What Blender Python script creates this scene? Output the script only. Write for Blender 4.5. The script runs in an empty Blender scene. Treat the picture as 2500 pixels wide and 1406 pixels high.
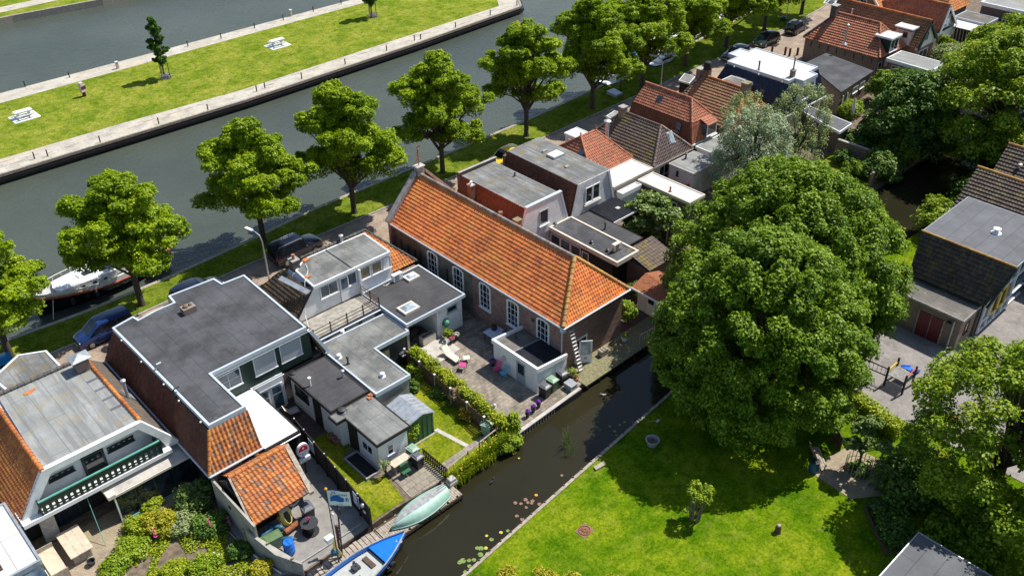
import bpy, math, random
import numpy as np
from mathutils import Vector, Matrix
random.seed(7); RNG = np.random.default_rng(7)
sc = bpy.context.scene
COL = sc.collection
# ---------------------------------------------------------------- camera (X runs along the quay, Y towards the canal)
CX, CY, CZ, FPX = -36.598, -33.896, 42.0, 2250.0
RR = (0.730806, -0.682512, -0.009975); UU = (0.392702, 0.408447, 0.823988); BB = (-0.558308, -0.606093, 0.566519)
cd = bpy.data.cameras.new('camera'); cam = bpy.data.objects.new('camera', cd); COL.objects.link(cam)
cam.matrix_world = Matrix(((RR[0], UU[0], BB[0], CX), (RR[1], UU[1], BB[1], CY), (RR[2], UU[2], BB[2], CZ), (0, 0, 0, 1)))
cd.sensor_fit = 'HORIZONTAL'; cd.sensor_width = 36; cd.lens = 36 * FPX / 2500; cd.clip_start = 0.5; cd.clip_end = 2000
sc.camera = cam
# ---------------------------------------------------------------- light
SUN_EL = math.radians(58); SUN_AZ_X, SUN_AZ_Y = 1.0, -0.18      # horizontal direction towards the sun
w = bpy.data.worlds.new('World'); sc.world = w; w.use_nodes = True
nt = w.node_tree; nt.nodes.clear()
sky = nt.nodes.new('ShaderNodeTexSky'); sky.sky_type = 'NISHITA'; sky.sun_disc = False
sky.sun_elevation = SUN_EL; sky.sun_rotation = math.atan2(SUN_AZ_X, SUN_AZ_Y); sky.air_density = 1.0; sky.dust_density = 0.6
bg = nt.nodes.new('ShaderNodeBackground'); bg.inputs['Strength'].default_value = 0.1
wo = nt.nodes.new('ShaderNodeOutputWorld')
nt.links.new(sky.outputs[0], bg.inputs[0]); nt.links.new(bg.outputs[0], wo.inputs[0])
sd = bpy.data.lights.new('sun', 'SUN'); sd.energy = 4.7; sd.angle = math.radians(0.5); sd.color = (1.0, 0.955, 0.88)
sun = bpy.data.objects.new('sun', sd); COL.objects.link(sun)
dv = Vector((SUN_AZ_X * math.cos(SUN_EL), SUN_AZ_Y * math.cos(SUN_EL), math.sin(SUN_EL)))
sun.rotation_euler = dv.to_track_quat('Z', 'Y').to_euler(); sun.location = (0, 0, 80)
sc.view_settings.view_transform = 'Standard'; sc.view_settings.look = 'None'
sc.view_settings.exposure = 0.42; sc.view_settings.gamma = 1.0
try:
    sc.cycles.max_bounces = 5; sc.cycles.diffuse_bounces = 2; sc.cycles.glossy_bounces = 2; sc.cycles.transmission_bounces = 3
    sc.cycles.use_denoising = True
except Exception: pass

def W(px, py, z=0.0):
    """where the sight line of a photograph point meets the level z"""
    a, b = (px - 1250) / FPX, -(py - 703) / FPX
    d = [-BB[i] + RR[i] * a + UU[i] * b for i in range(3)]
    t = (z - CZ) / d[2]
    return (CX + d[0] * t, CY + d[1] * t)

# ---------------------------------------------------------------- materials
MATS = {}
def newmat(name):
    m = bpy.data.materials.new(name); m.use_nodes = True; t = m.node_tree; t.nodes.clear()
    o = t.nodes.new('ShaderNodeOutputMaterial'); b = t.nodes.new('ShaderNodeBsdfPrincipled')
    t.links.new(b.outputs[0], o.inputs[0]); MATS[name] = m
    return m, t, b
def N(t, typ, **kw):
    n = t.nodes.new(typ)
    for k, v in kw.items():
        if k in n.inputs.keys() if isinstance(k, str) else False: n.inputs[k].default_value = v
        else: setattr(n, k, v)
    return n
def c4(c): return (c[0], c[1], c[2], 1)
def ramp(t, fac, stops):
    r = t.nodes.new('ShaderNodeValToRGB'); e = r.color_ramp.elements
    while len(e) < len(stops): e.new(0.5)
    for i, (p, c) in enumerate(stops): e[i].position = p; e[i].color = c4(c)
    t.links.new(fac, r.inputs[0]); return r.outputs[0]
def mix(t, fac, a, b, mode='MIX'):
    m = t.nodes.new('ShaderNodeMix'); m.data_type = 'RGBA'; m.blend_type = mode
    for s, v in ((m.inputs[0], fac), (m.inputs[6], a), (m.inputs[7], b)):
        if isinstance(v, (int, float)): s.default_value = v
        elif isinstance(v, tuple): s.default_value = c4(v)
        else: t.links.new(v, s)
    return m.outputs[2]
def noise(t, vec, scale, detail=4, rough=0.6):
    n = t.nodes.new('ShaderNodeTexNoise'); n.inputs['Scale'].default_value = scale; n.inputs['Detail'].default_value = detail
    n.inputs['Roughness'].default_value = rough
    if vec is not None: t.links.new(vec, n.inputs['Vector'])
    return n.outputs[0]
def coord(t, sx=1, sy=1, sz=1, rz=0, out='Object'):
    tc = t.nodes.new('ShaderNodeTexCoord'); mp = t.nodes.new('ShaderNodeMapping')
    mp.inputs['Scale'].default_value = (sx, sy, sz); mp.inputs['Rotation'].default_value = (0, 0, rz)
    t.links.new(tc.outputs[out], mp.inputs[0]); return mp.outputs[0]
def thr(t, v, a, b):
    m = t.nodes.new('ShaderNodeMapRange'); m.inputs[1].default_value = a; m.inputs[2].default_value = b; m.clamp = True
    t.links.new(v, m.inputs[0]); return m.outputs[0]
def mul(t, a, k):
    m = t.nodes.new('ShaderNodeMath'); m.operation = 'MULTIPLY'; t.links.new(a, m.inputs[0])
    if isinstance(k, (int, float)): m.inputs[1].default_value = k
    else: t.links.new(k, m.inputs[1])
    return m.outputs[0]
def bump(t, b, h, strength=0.4, dist=0.02):
    n = t.nodes.new('ShaderNodeBump'); n.inputs['Strength'].default_value = strength; n.inputs['Distance'].default_value = dist
    t.links.new(h, n.inputs['Height']); t.links.new(n.outputs[0], b.inputs['Normal'])

def plain(name, c, rough=0.6, var=0.12, scale=3.0, metal=0.0, stain=None, stain_amt=0.5, bmp=0.15, coat=0.0):
    """paint, metal, plaster, wood: a base colour with mottling, and stains of their own shape"""
    if name in MATS: return MATS[name]
    m, t, b = newmat(name); v = coord(t)
    n = noise(t, v, scale, 6)
    lo = tuple(x * (1 - var) for x in c); hi = tuple(min(1, x * (1 + var)) for x in c)
    col = ramp(t, n, [(0.37, lo), (0.63, hi)])
    if stain:
        s = thr(t, noise(t, v, scale * 0.45, 7, 0.7), 0.5, 0.72)
        col = mix(t, mul(t, s, stain_amt), col, stain)
    t.links.new(col, b.inputs['Base Color']); b.inputs['Roughness'].default_value = rough; b.inputs['Metallic'].default_value = metal
    b.inputs['Coat Weight'].default_value = coat
    if bmp: bump(t, b, noise(t, v, scale * 8, 3), bmp, 0.01)
    return m
def felt(name, c, seam='x', stain=(0.16, 0.12, 0.05), amt=0.4, var=0.22, width=1.0, rough=0.85, streak=0.0):
    """roofing felt in rolls with dark laps, ponding marks and lichen"""
    if name in MATS: return MATS[name]
    m, t, b = newmat(name); v = coord(t)
    big = noise(t, v, 0.5, 6, 0.65); fine = noise(t, v, 14, 3)
    lo = tuple(x * (1 - var) for x in c); hi = tuple(min(1, x * (1 + var)) for x in c)
    col = ramp(t, big, [(0.38, lo), (0.5, c), (0.62, hi)])
    br = t.nodes.new('ShaderNodeTexBrick'); br.inputs['Scale'].default_value = 1.0
    br.inputs['Brick Width'].default_value = 6.0; br.inputs['Row Height'].default_value = width
    br.inputs['Mortar Size'].default_value = 0.018; br.inputs['Mortar Smooth'].default_value = 0.3
    br.inputs['Color1'].default_value = (1, 1, 1, 1); br.inputs['Color2'].default_value = (0.9, 0.9, 0.9, 1); br.inputs['Mortar'].default_value = (0.3, 0.3, 0.3, 1)
    wob = t.nodes.new('ShaderNodeMix'); wob.data_type = 'VECTOR'; wob.inputs[0].default_value = 0.02
    v2 = coord(t, rz=(0 if seam == 'x' else math.pi / 2))
    nn = t.nodes.new('ShaderNodeTexNoise'); nn.inputs['Scale'].default_value = 0.8
    t.links.new(v2, wob.inputs[4]); t.links.new(nn.outputs[1], wob.inputs[5]); t.links.new(wob.outputs[1], br.inputs[0])
    col = mix(t, 0.85, col, br.outputs[0], 'MULTIPLY')
    if streak:
        st = noise(t, coord(t, sx=(0.25 if seam == 'x' else 3), sy=(3 if seam == 'x' else 0.25)), 1.0, 4)
        col = mix(t, mul(t, thr(t, st, 0.46, 0.6), streak), col, tuple(x * 0.55 for x in c))
    s = thr(t, noise(t, v, 0.9, 8, 0.75), 0.53, 0.62)
    col = mix(t, mul(t, s, amt), col, stain)
    sp = thr(t, noise(t, v, 7, 2), 0.74, 0.78); col = mix(t, mul(t, sp, 0.5), col, (0.55, 0.55, 0.52))
    col = mix(t, 0.25, col, ramp(t, fine, [(0.3, (0.55, 0.55, 0.55)), (0.7, (1, 1, 1))]), 'MULTIPLY')
    t.links.new(col, b.inputs['Base Color']); b.inputs['Roughness'].default_value = rough
    bump(t, b, fine, 0.25, 0.01)
    return m
def brick(name, c1, c2, mortar, scale=1.0, bw=0.23, bh=0.075, stain=None, amt=0.6, floor=False, rough=0.85, ms=0.012, rz=0.0):
    if name in MATS: return MATS[name]
    m, t, b = newmat(name); tc = t.nodes.new('ShaderNodeTexCoord')
    sp = t.nodes.new('ShaderNodeSeparateXYZ'); t.links.new(tc.outputs['Object'], sp.inputs[0])
    if floor: vec = coord(t, rz=rz)
    else:
        ad = t.nodes.new('ShaderNodeMath'); t.links.new(sp.outputs[0], ad.inputs[0]); t.links.new(sp.outputs[1], ad.inputs[1])
        cb = t.nodes.new('ShaderNodeCombineXYZ'); t.links.new(ad.outputs[0], cb.inputs[0]); t.links.new(sp.outputs[2], cb.inputs[1]); vec = cb.outputs[0]
    br = t.nodes.new('ShaderNodeTexBrick'); t.links.new(vec, br.inputs[0]); br.inputs['Scale'].default_value = scale
    br.inputs['Brick Width'].default_value = bw; br.inputs['Row Height'].default_value = bh; br.inputs['Mortar Size'].default_value = ms
    br.inputs['Color1'].default_value = c4(c1); br.inputs['Color2'].default_value = c4(c2); br.inputs['Mortar'].default_value = c4(mortar)
    br.inputs['Bias'].default_value = 0.0
    v = coord(t); big = noise(t, v, 0.7, 7, 0.7)
    col = mix(t, 0.75, br.outputs[0], ramp(t, big, [(0.36, (0.6, 0.6, 0.6)), (0.64, (1.15, 1.15, 1.15))]), 'MULTIPLY')
    sm = noise(t, v, 9, 3); col = mix(t, 0.6, col, ramp(t, sm, [(0.3, (0.65, 0.65, 0.65)), (0.7, (1.2, 1.2, 1.2))]), 'MULTIPLY')
    if stain: col = mix(t, mul(t, thr(t, noise(t, v, 0.35, 7, 0.7), 0.45, 0.6), amt), col, stain)
    t.links.new(col, b.inputs['Base Color']); b.inputs['Roughness'].default_value = rough
    bump(t, b, br.outputs[1], -0.4, 0.01)
    return m
def tile(name, cols, lichen=None, amt=0.5, rough=0.75, lscale=1.2):
    """clay tiles: one random tone per tile from its UV cell, lichen over it"""
    if name in MATS: return MATS[name]
    m, t, b = newmat(name); uv = t.nodes.new('ShaderNodeTexCoord')
    wn = t.nodes.new('ShaderNodeTexWhiteNoise'); wn.noise_dimensions = '2D'; t.links.new(uv.outputs['UV'], wn.inputs['Vector'])
    n = len(cols); col = ramp(t, wn.outputs[0], [((i + 0.5) / n, c) for i, c in enumerate(cols)])
    v = coord(t); big = noise(t, v, 0.45, 6, 0.65)
    col = mix(t, 0.7, col, ramp(t, big, [(0.38, (0.68, 0.63, 0.58)), (0.5, (1, 1, 1)), (0.62, (1.15, 1.18, 1.15))]), 'MULTIPLY')
    fine = noise(t, v, 18, 3)
    col = mix(t, 0.5, col, ramp(t, noise(t, v, 3.5, 5, 0.7), [(0.38, (0.6, 0.57, 0.55)), (0.62, (1.15, 1.15, 1.15))]), 'MULTIPLY')
    if lichen:
        s = thr(t, noise(t, v, lscale, 9, 0.78), 0.51, 0.6); col = mix(t, mul(t, s, amt), col, lichen)
    t.links.new(col, b.inputs['Base Color']); b.inputs['Roughness'].default_value = rough
    return m
def leafmat(name, dark, mid, light, tip=None, trans=0.35):
    if name in MATS: return MATS[name]
    m = bpy.data.materials.new(name); m.use_nodes = True; t = m.node_tree; t.nodes.clear(); MATS[name] = m
    uv = t.nodes.new('ShaderNodeTexCoord'); sp = t.nodes.new('ShaderNodeSeparateXYZ'); t.links.new(uv.outputs['UV'], sp.inputs[0])
    st = [(0.0, dark), (0.45, mid), (0.85, light)] + ([(1.0, tip)] if tip else [])
    col = ramp(t, sp.outputs[0], st)
    d = t.nodes.new('ShaderNodeBsdfPrincipled'); d.inputs['Roughness'].default_value = 0.5; d.inputs['Specular IOR Level'].default_value = 0.3
    tr = t.nodes.new('ShaderNodeBsdfTranslucent'); mx = t.nodes.new('ShaderNodeMixShader'); mx.inputs[0].default_value = trans
    o = t.nodes.new('ShaderNodeOutputMaterial')
    t.links.new(col, d.inputs['Base Color']); t.links.new(mix(t, 1.0, col, (1.0, 1.0, 0.45), 'MULTIPLY'), tr.inputs[0])
    t.links.new(d.outputs[0], mx.inputs[1]); t.links.new(tr.outputs[0], mx.inputs[2]); t.links.new(mx.outputs[0], o.inputs[0])
    return m
def glassmat(name, c=(0.015, 0.02, 0.028), rough=0.06):
    if name in MATS: return MATS[name]
    m, t, b = newmat(name); v = coord(t)
    col = ramp(t, noise(t, v, 1.3, 3), [(0.35, tuple(x * 0.5 for x in c)), (0.7, tuple(x * 1.8 for x in c))])
    t.links.new(col, b.inputs['Base Color']); b.inputs['Roughness'].default_value = rough; b.inputs['Specular IOR Level'].default_value = 0.8
    return m

# ---------------------------------------------------------------- mesh builder
class MB:
    def __init__(s): s.v = []; s.f = []; s.uv = None
    def add(s, vs, fs):
        k = len(s.v); s.v += [tuple(map(float, p)) for p in vs]; s.f += [tuple(i + k for i in f) for f in fs]; return s
    def slab(s, o, a, b, c):
        o, a, b, c = map(Vector, (o, a, b, c))
        p = [o, o + a, o + a + b, o + b, o + c, o + a + c, o + a + b + c, o + b + c]
        fs = [(0, 3, 2, 1), (4, 5, 6, 7), (0, 1, 5, 4), (1, 2, 6, 5), (2, 3, 7, 6), (3, 0, 4, 7)]
        if a.cross(b).dot(c) < 0: fs = [f[::-1] for f in fs]
        return s.add(p, fs)
    def box(s, x0, y0, z0, x1, y1, z1):
        x0, x1 = sorted((x0, x1)); y0, y1 = sorted((y0, y1)); z0, z1 = sorted((z0, z1))
        return s.slab((x0, y0, z0), (x1 - x0, 0, 0), (0, y1 - y0, 0), (0, 0, z1 - z0))
    def ext(s, poly, vec):
        """a planar polygon (3-D points) swept by vec"""
        vec = Vector(vec); P = [Vector(p) for p in poly]; n = len(P)
        nr = Vector((0, 0, 0))
        for i in range(n): nr += P[i].cross(P[(i + 1) % n])
        if nr.dot(vec) > 0: P = P[::-1]
        fs = [tuple(range(n)), tuple(range(2 * n - 1, n - 1, -1))] + [((i + 1) % n, i, n + i, n + (i + 1) % n) for i in range(n)]
        return s.add(P + [p + vec for p in P], fs)
    def prism(s, poly, z0, z1): return s.ext([(x, y, z0) for x, y in poly], (0, 0, z1 - z0))
    def tube(s, pts, rad, n=8, cap=True):
        P = [Vector(p) for p in pts]; R = rad if isinstance(rad, (list, tuple)) else [rad] * len(P)
        vs = []; up = Vector((0, 0, 1))
        for i, p in enumerate(P):
            d = (P[min(i + 1, len(P) - 1)] - P[max(i - 1, 0)]).normalized()
            a = d.cross(up if abs(d.z) < 0.95 else Vector((1, 0, 0))).normalized(); b = d.cross(a)
            for k in range(n):
                q = 2 * math.pi * k / n; vs.append(p + (a * math.cos(q) + b * math.sin(q)) * R[i])
        fs = [(i * n + k, (i + 1) * n + k, (i + 1) * n + (k + 1) % n, i * n + (k + 1) % n) for i in range(len(P) - 1) for k in range(n)]
        if cap: fs += [tuple(range(n)), tuple(range(len(vs) - 1, len(vs) - n - 1, -1))]
        return s.add(vs, fs)
    def lathe(s, c, prof, n=16):
        vs = []; c = Vector(c)
        for r, z in prof:
            for k in range(n): q = 2 * math.pi * k / n; vs.append(c + Vector((r * math.cos(q), r * math.sin(q), z)))
        m = len(prof)
        fs = [(i * n + k, i * n + (k + 1) % n, (i + 1) * n + (k + 1) % n, (i + 1) * n + k) for i in range(m - 1) for k in range(n)]
        fs += [tuple(range(n - 1, -1, -1)), tuple(range((m - 1) * n, m * n))]
        return s.add(vs, fs)
    def ball(s, c, r, n=10, sz=1.0, sx=1.0, sy=1.0):
        m = n // 2 + 1; prof = [(max(1e-3, r * math.sin(math.pi * i / m)), -r * sz * math.cos(math.pi * i / m)) for i in range(m + 1)]
        k = len(s.v); s.lathe(c, prof, n)
        for i in range(k, len(s.v)): v = s.v[i]; s.v[i] = (c[0] + (v[0] - c[0]) * sx, c[1] + (v[1] - c[1]) * sy, v[2])
        return s
    def rot(s, ang, c=(0, 0), k0=0):
        ca, sa = math.cos(ang), math.sin(ang)
        for i in range(k0, len(s.v)):
            x, y, z = s.v[i]; x -= c[0]; y -= c[1]; s.v[i] = (c[0] + ca * x - sa * y, c[1] + sa * x + ca * y, z)
        return s
    def build(s, name, mat, parent=None, w=1, sm=0):
        off = Vector((0, 0, 0))
        if parent is not None and w:
            off = Vector(parent.location); q = parent.parent
            while q is not None: off += Vector(q.location); q = q.parent
        me = bpy.data.meshes.new(name); me.from_pydata([(x - off.x, y - off.y, z - off.z) for x, y, z in s.v], [], s.f)
        if s.uv is not None:
            l = me.uv_layers.new(name='UVMap'); l.data.foreach_set('uv', np.asarray(s.uv, dtype=np.float32).ravel())
        me.materials.append(mat if not isinstance(mat, str) else MATS[mat]); me.update()
        if sm:
            me.polygons.foreach_set('use_smooth', [True] * len(me.polygons)); me.set_sharp_from_angle(angle=math.radians(40))
        o = bpy.data.objects.new(name, me); COL.objects.link(o)
        if parent is not None: o.parent = parent
        return o
def tag(o, label=None, cat=None, group=None, kind=None):
    for k, v in (('label', label), ('category', cat), ('group', group), ('kind', kind)):
        if v: o[k] = v
    return o
def thing(name, label, cat, loc=(0, 0, 0), rz=0.0, group=None):
    o = bpy.data.objects.new(name, None); COL.objects.link(o); o.empty_display_size = 0.3
    o.location = loc if len(loc) == 3 else (loc[0], loc[1], 0); o.rotation_euler = (0, 0, rz)
    return tag(o, label, cat, group)
def struct(name, mb, mat): return tag(mb.build(name, mat), kind='structure')
def dup(root, loc, rz=0.0, label=None, scale=None, group=None):
    def cp(o, par):
        c = o.copy(); COL.objects.link(c)
        if par is not None: c.parent = par
        for ch in list(o.children): cp(ch, c)
        return c
    r = cp(root, None); r.location = loc if len(loc) == 3 else (loc[0], loc[1], 0); r.rotation_euler = (0, 0, rz)
    if scale: r.scale = (scale, scale, scale) if isinstance(scale, (int, float)) else scale
    if label: r['label'] = label
    if group: r['group'] = group
    return r
def inset(poly, d):
    n = len(poly); A = sum(poly[i][0] * poly[(i + 1) % n][1] - poly[(i + 1) % n][0] * poly[i][1] for i in range(n)); sg = 1 if A > 0 else -1
    out = []
    for i in range(n):
        p0, p1, p2 = Vector(poly[i - 1]), Vector(poly[i]), Vector(poly[(i + 1) % n])
        e1 = (p1 - p0).normalized(); e2 = (p2 - p1).normalized()
        n1 = Vector((-e1.y, e1.x)) * sg; n2 = Vector((-e2.y, e2.x)) * sg
        m = (n1 + n2); m = m / max(0.2, (1 + n1.dot(n2)))
        out.append((p1.x + m.x * d, p1.y + m.y * d))
    return out
def trim_ring(mb, poly, z0, z1, wd):
    q = inset(poly, wd); n = len(poly)
    for i in range(n):
        j = (i + 1) % n; mb.ext([(*poly[i], z0), (*poly[j], z0), (*q[j], z0), (*q[i], z0)], (0, 0, z1 - z0))
    return mb
def flat_roof(par, poly, z, mat, trim, th=0.2, wd=0.12, up=0.05, name='flat_roof'):
    """felt surface with a raised edge trim round it"""
    MB().prism(inset(poly, wd * 0.9), z - th * 0.8, z).build(name, mat, par)
    trim_ring(MB(), poly, z - th, z + up, wd).build('roof_trim', trim, par)
def tiles(mb, p0, p1, q1, q0, tw=0.22, th=0.30, amp=0.035, lift=0.045, seg=5, seed=0):
    """pantile courses on the planar slope p0-p1 (eave) / q0-q1 (top)"""
    p0, p1, q0, q1 = map(Vector, (p0, p1, q0, q1)); e = (p1 - p0); Lb = e.length; e.normalize()
    s = (q0 - p0) - e * (q0 - p0).dot(e)
    if s.length < 1e-6: s = (q1 - p0) - e * (q1 - p0).dot(e)
    H = s.length; s.normalize(); nr = e.cross(s)
    if nr.z < 0: nr = -nr
    ua, ub = (q0 - p0).dot(e), (q1 - p0).dot(e)
    rows = max(1, round(H / th)); rh = H / rows
    if mb.uv is None: mb.uv = []
    rr = random.Random(seed + 11)
    for r in range(rows):
        v0, v1 = r * rh, (r + 1) * rh
        l0, l1 = ua * v0 / H, ua * v1 / H; r0, r1 = Lb + (ub - Lb) * v0 / H, Lb + (ub - Lb) * v1 / H
        lo, hi = min(l0, l1), max(r0, r1)
        ks = range(int(math.floor(lo / tw * seg)), int(math.ceil(hi / tw * seg)) + 1)
        pts = []
        for k in ks:
            u = k * tw / seg; ph = (k % seg) / seg
            h = amp * (0.5 + 0.5 * math.cos(2 * math.pi * ph)) ** 0.8
            pts.append((u, h, k // seg))
        base = len(mb.v); jit = {}
        for (u, h, c) in pts:
            if c not in jit: jit[c] = (rr.random() * 0.012, (rr.random() - 0.5) * 0.02)
            j, dv_ = jit[c]
            ub_, ut_ = min(max(u, l0), r0), min(max(u, l1), r1)
            mb.v.append(tuple(p0 + e * ub_ + s * (v0 - 0.012 + dv_) + nr * (h + lift + j)))
            mb.v.append(tuple(p0 + e * ut_ + s * v1 + nr * (h + j * 0.3)))
            mb.v.append(tuple(p0 + e * ub_ + s * (v0 - 0.012 + dv_) + nr * (-0.005)))
        for i in range(len(pts) - 1):
            a, b = base + 3 * i, base + 3 * (i + 1); c = pts[i][2]
            if (Vector(mb.v[a]) - Vector(mb.v[b])).length < 1e-5 and (Vector(mb.v[a + 1]) - Vector(mb.v[b + 1])).length < 1e-5: continue
            mb.f.append((a, b, b + 1, a + 1)); mb.f.append((a + 2, b + 2, b, a))
            cell = (c * 0.37 + seed, r * 0.71 + seed * 0.3); mb.uv += [cell] * 8
    return mb
def slope(par, p0, p1, q1, q0, mat, name='tiled_slope', under=True, seed=None, **kw):
    seed = random.randint(0, 999) if seed is None else seed
    o = tiles(MB(), p0, p1, q1, q0, seed=seed, **kw).build(name, mat, par)
    if under:
        P = [Vector(p) for p in (p0, p1, q1, q0)]; nr = (P[1] - P[0]).cross(P[3] - P[0] if (P[3] - P[0]).length > 1e-4 else P[2] - P[0]).normalized()
        if nr.z < 0: nr = -nr
        if (P[3] - P[2]).length < 1e-4: P = P[:3]
        MB().ext([p - nr * 0.012 for p in P], -nr * 0.07).build('underlay', 'soot', par)
    return o
def ridge(par, p, q, r=0.11, mat='orange_tile', seg=0.4, name='ridge_tiles'):
    p, q = Vector(p), Vector(q); n = max(1, round((q - p).length / seg)); mb = MB(); mb.uv = []
    for i in range(n):
        a, b = p.lerp(q, i / n), p.lerp(q, (i + 1.12) / n); k = len(mb.f)
        mb.tube([a, a.lerp(b, 0.1), b], [r * 1.18, r * 1.1, r * 0.92], 10)
        for f in mb.f[k:]: mb.uv += [(i * 0.53, 7.7 + p.x)] * len(f)
    return mb.build(name, mat, par, sm=1)
def window(par, o, u, n, w_, h_, nx=2, nz=2, mat='wpt', glass='dark_glass', fw_=0.07, arch=False, proud=0.05, cellf=None, name='window'):
    """frame with glazing bars standing on a wall; o = lower left corner on the wall, u along it, n outward"""
    o, u, n = Vector(o), Vector(u), Vector(n); z = Vector((0, 0, 1)); mb = MB(); b = 0.03
    if arch:
        r = w_ / 2; hs = h_ - r * 0.38; K = 8
        arc = [(r - r * math.cos(math.pi * i / K), hs + r * 0.38 * math.sin(math.pi * i / K)) for i in range(K + 1)]
        P = [(0, 0), (0, hs)] + arc[1:-1] + [(w_, hs), (w_, 0)]
        c = (w_ / 2, h_ / 2); Q = [(c[0] + (x - c[0]) * (1 - 2 * fw_ / w_), c[1] + (y - c[1]) * (1 - 2 * fw_ / h_)) for x, y in P]
        for i in range(len(P)):
            j = (i + 1) % len(P); mb.ext([o + u * a + z * bb for a, bb in (P[i], P[j], Q[j], Q[i])], n * proud)
        for k in range(1, nx): mb.slab(o + u * (w_ * k / nx - b / 2) + z * fw_, u * b, z * (hs - fw_), n * (proud * 0.8))
        for k in range(1, nz): mb.slab(o + u * fw_ + z * (hs * k / nz - b / 2), u * (w_ - 2 * fw_), z * b, n * (proud * 0.75))
        for k in range(nx):   # pointed tracery in the arched head
            x0, x1 = w_ * k / nx, w_ * (k + 1) / nx; xm = (x0 + x1) / 2; zt = hs + r * 0.3 * (1 - abs(2 * xm / w_ - 1) ** 2)
            for xa in (x0, x1):
                mb.slab(o + u * (min(max(xa, fw_), w_ - fw_) - b / 2) + z * hs, u * b, u * (xm - xa) * 0.9 + z * (zt - hs), n * (proud * 0.7))
        mb.slab(o - u * 0.06 - z * 0.08, u * (w_ + 0.12), z * 0.08, n * 0.12)
        gl = MB().ext([o + u * a + z * bb for a, bb in Q], n * 0.012)
    else:
        mb.slab(o, u * fw_, z * h_, n * proud); mb.slab(o + u * (w_ - fw_), u * fw_, z * h_, n * proud)
        mb.slab(o + u * fw_, u * (w_ - 2 * fw_), z * fw_, n * proud); mb.slab(o + u * fw_ + z * (h_ - fw_), u * (w_ - 2 * fw_), z * fw_, n * proud)
        for k in range(1, nx): mb.slab(o + u * (w_ * k / nx - b / 2) + z * fw_, u * b, z * (h_ - 2 * fw_), n * (proud * 0.8))
        for k in range(1, nz): mb.slab(o + u * fw_ + z * (h_ * k / nz - b / 2), u * (w_ - 2 * fw_), z * b, n * (proud * 0.7))
        mb.slab(o - u * 0.04 - z * 0.05, u * (w_ + 0.08), z * 0.05, n * 0.1)
        gl = MB().slab(o + u * fw_ + z * fw_, u * (w_ - 2 * fw_), z * (h_ - 2 * fw_), n * 0.012)
    fr = mb.build(name, mat, par); gl.build('pane', glass, fr); return fr
X_, Y_ = Vector((1, 0, 0)), Vector((0, 1, 0))
def winY(par, x0, z0, w_, h_, y, **k): return window(par, (x0, y, z0), X_, -Y_, w_, h_, **k)      # in a wall facing the ditch
def winX(par, y0, z0, w_, h_, x, **k): return window(par, (x, y0, z0), Y_, -X_, w_, h_, **k)      # in a wall facing -X
def chimney(par, x, y, z0, z1, sx=0.5, sy=0.5, mat='dark_brick', pot=True, cap='stone_grey'):
    c = MB().box(x - sx / 2, y - sy / 2, z0, x + sx / 2, y + sy / 2, z1).build('chimney', mat, par)
    MB().box(x - sx / 2 - 0.05, y - sy / 2 - 0.05, z1, x + sx / 2 + 0.05, y + sy / 2 + 0.05, z1 + 0.08).build('chimney_cap', cap, c)
    if pot: MB().lathe((x, y, z1 + 0.08), [(0.12, 0), (0.1, 0.3), (0.13, 0.32), (0.13, 0.38)], 10).build('chimney_pot', 'terracotta', c, sm=1)
    return c
def vent(par, x, y, z, h=0.45, r=0.06, mat='bkp', cap=True, name='roof_vent'):
    mb = MB().lathe((x, y, z), [(r * 2.4, 0), (r * 1.3, 0.06), (r, 0.08), (r, h)], 12)
    if cap: mb.lathe((x, y, z + h), [(r * 1.7, 0), (r * 1.8, 0.06), (r * 0.6, 0.12)], 12)
    return mb.build(name, mat, par, sm=1)
# ---------------------------------------------------------------- shared materials
plain('wpt', (0.78, 0.79, 0.79), 0.5, 0.04, 2, bmp=0.03)
plain('wwl', (0.8, 0.8, 0.79), 0.8, 0.05, 2.5, stain=(0.45, 0.43, 0.38), stain_amt=0.35)
plain('pbt', (0.5, 0.56, 0.62), 0.45, 0.06, 2, stain=(0.4, 0.42, 0.42), stain_amt=0.3)
plain('cream_wall', (0.66, 0.6, 0.5), 0.8, 0.08, 2.5, stain=(0.4, 0.36, 0.3), stain_amt=0.3)
plain('pinkish_wall', (0.6, 0.52, 0.5), 0.8, 0.08, 2.5)
plain('zinc', (0.42, 0.45, 0.48), 0.4, 0.15, 3, metal=0.4, stain=(0.2, 0.21, 0.22), stain_amt=0.4)
plain('stone_grey', (0.33, 0.32, 0.3), 0.85, 0.2, 4, stain=(0.14, 0.13, 0.1), stain_amt=0.5)
plain('yard_concrete', (0.25, 0.235, 0.215), 0.9, 0.15, 1.5, stain=(0.17, 0.16, 0.14), stain_amt=0.5)
plain('conc', (0.46, 0.43, 0.39), 0.9, 0.12, 2.5, stain=(0.22, 0.2, 0.16), stain_amt=0.5)
plain('bkp', (0.02, 0.02, 0.022), 0.45, 0.2, 5)
plain('dgp', (0.035, 0.037, 0.042), 0.5, 0.2, 5)
plain('bin_green', (0.10, 0.17, 0.07), 0.5, 0.12, 5)
plain('bin_pale_green', (0.24, 0.36, 0.26), 0.5, 0.12, 5)
plain('dgreen', (0.012, 0.035, 0.028), 0.45, 0.2, 3)
plain('teal_paint', (0.12, 0.36, 0.28), 0.45, 0.1, 3)
plain('shed_green', (0.03, 0.13, 0.06), 0.45, 0.15, 3)
plain('soot', (0.018, 0.014, 0.012), 0.8, 0.3, 5)
plain('bwd', (0.09, 0.055, 0.035), 0.75, 0.3, 6)
plain('gwd', (0.34, 0.29, 0.23), 0.85, 0.25, 5, stain=(0.14, 0.12, 0.09), stain_amt=0.5)
plain('pale_wood', (0.56, 0.46, 0.35), 0.8, 0.15, 4, stain=(0.34, 0.26, 0.18), stain_amt=0.4)
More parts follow.
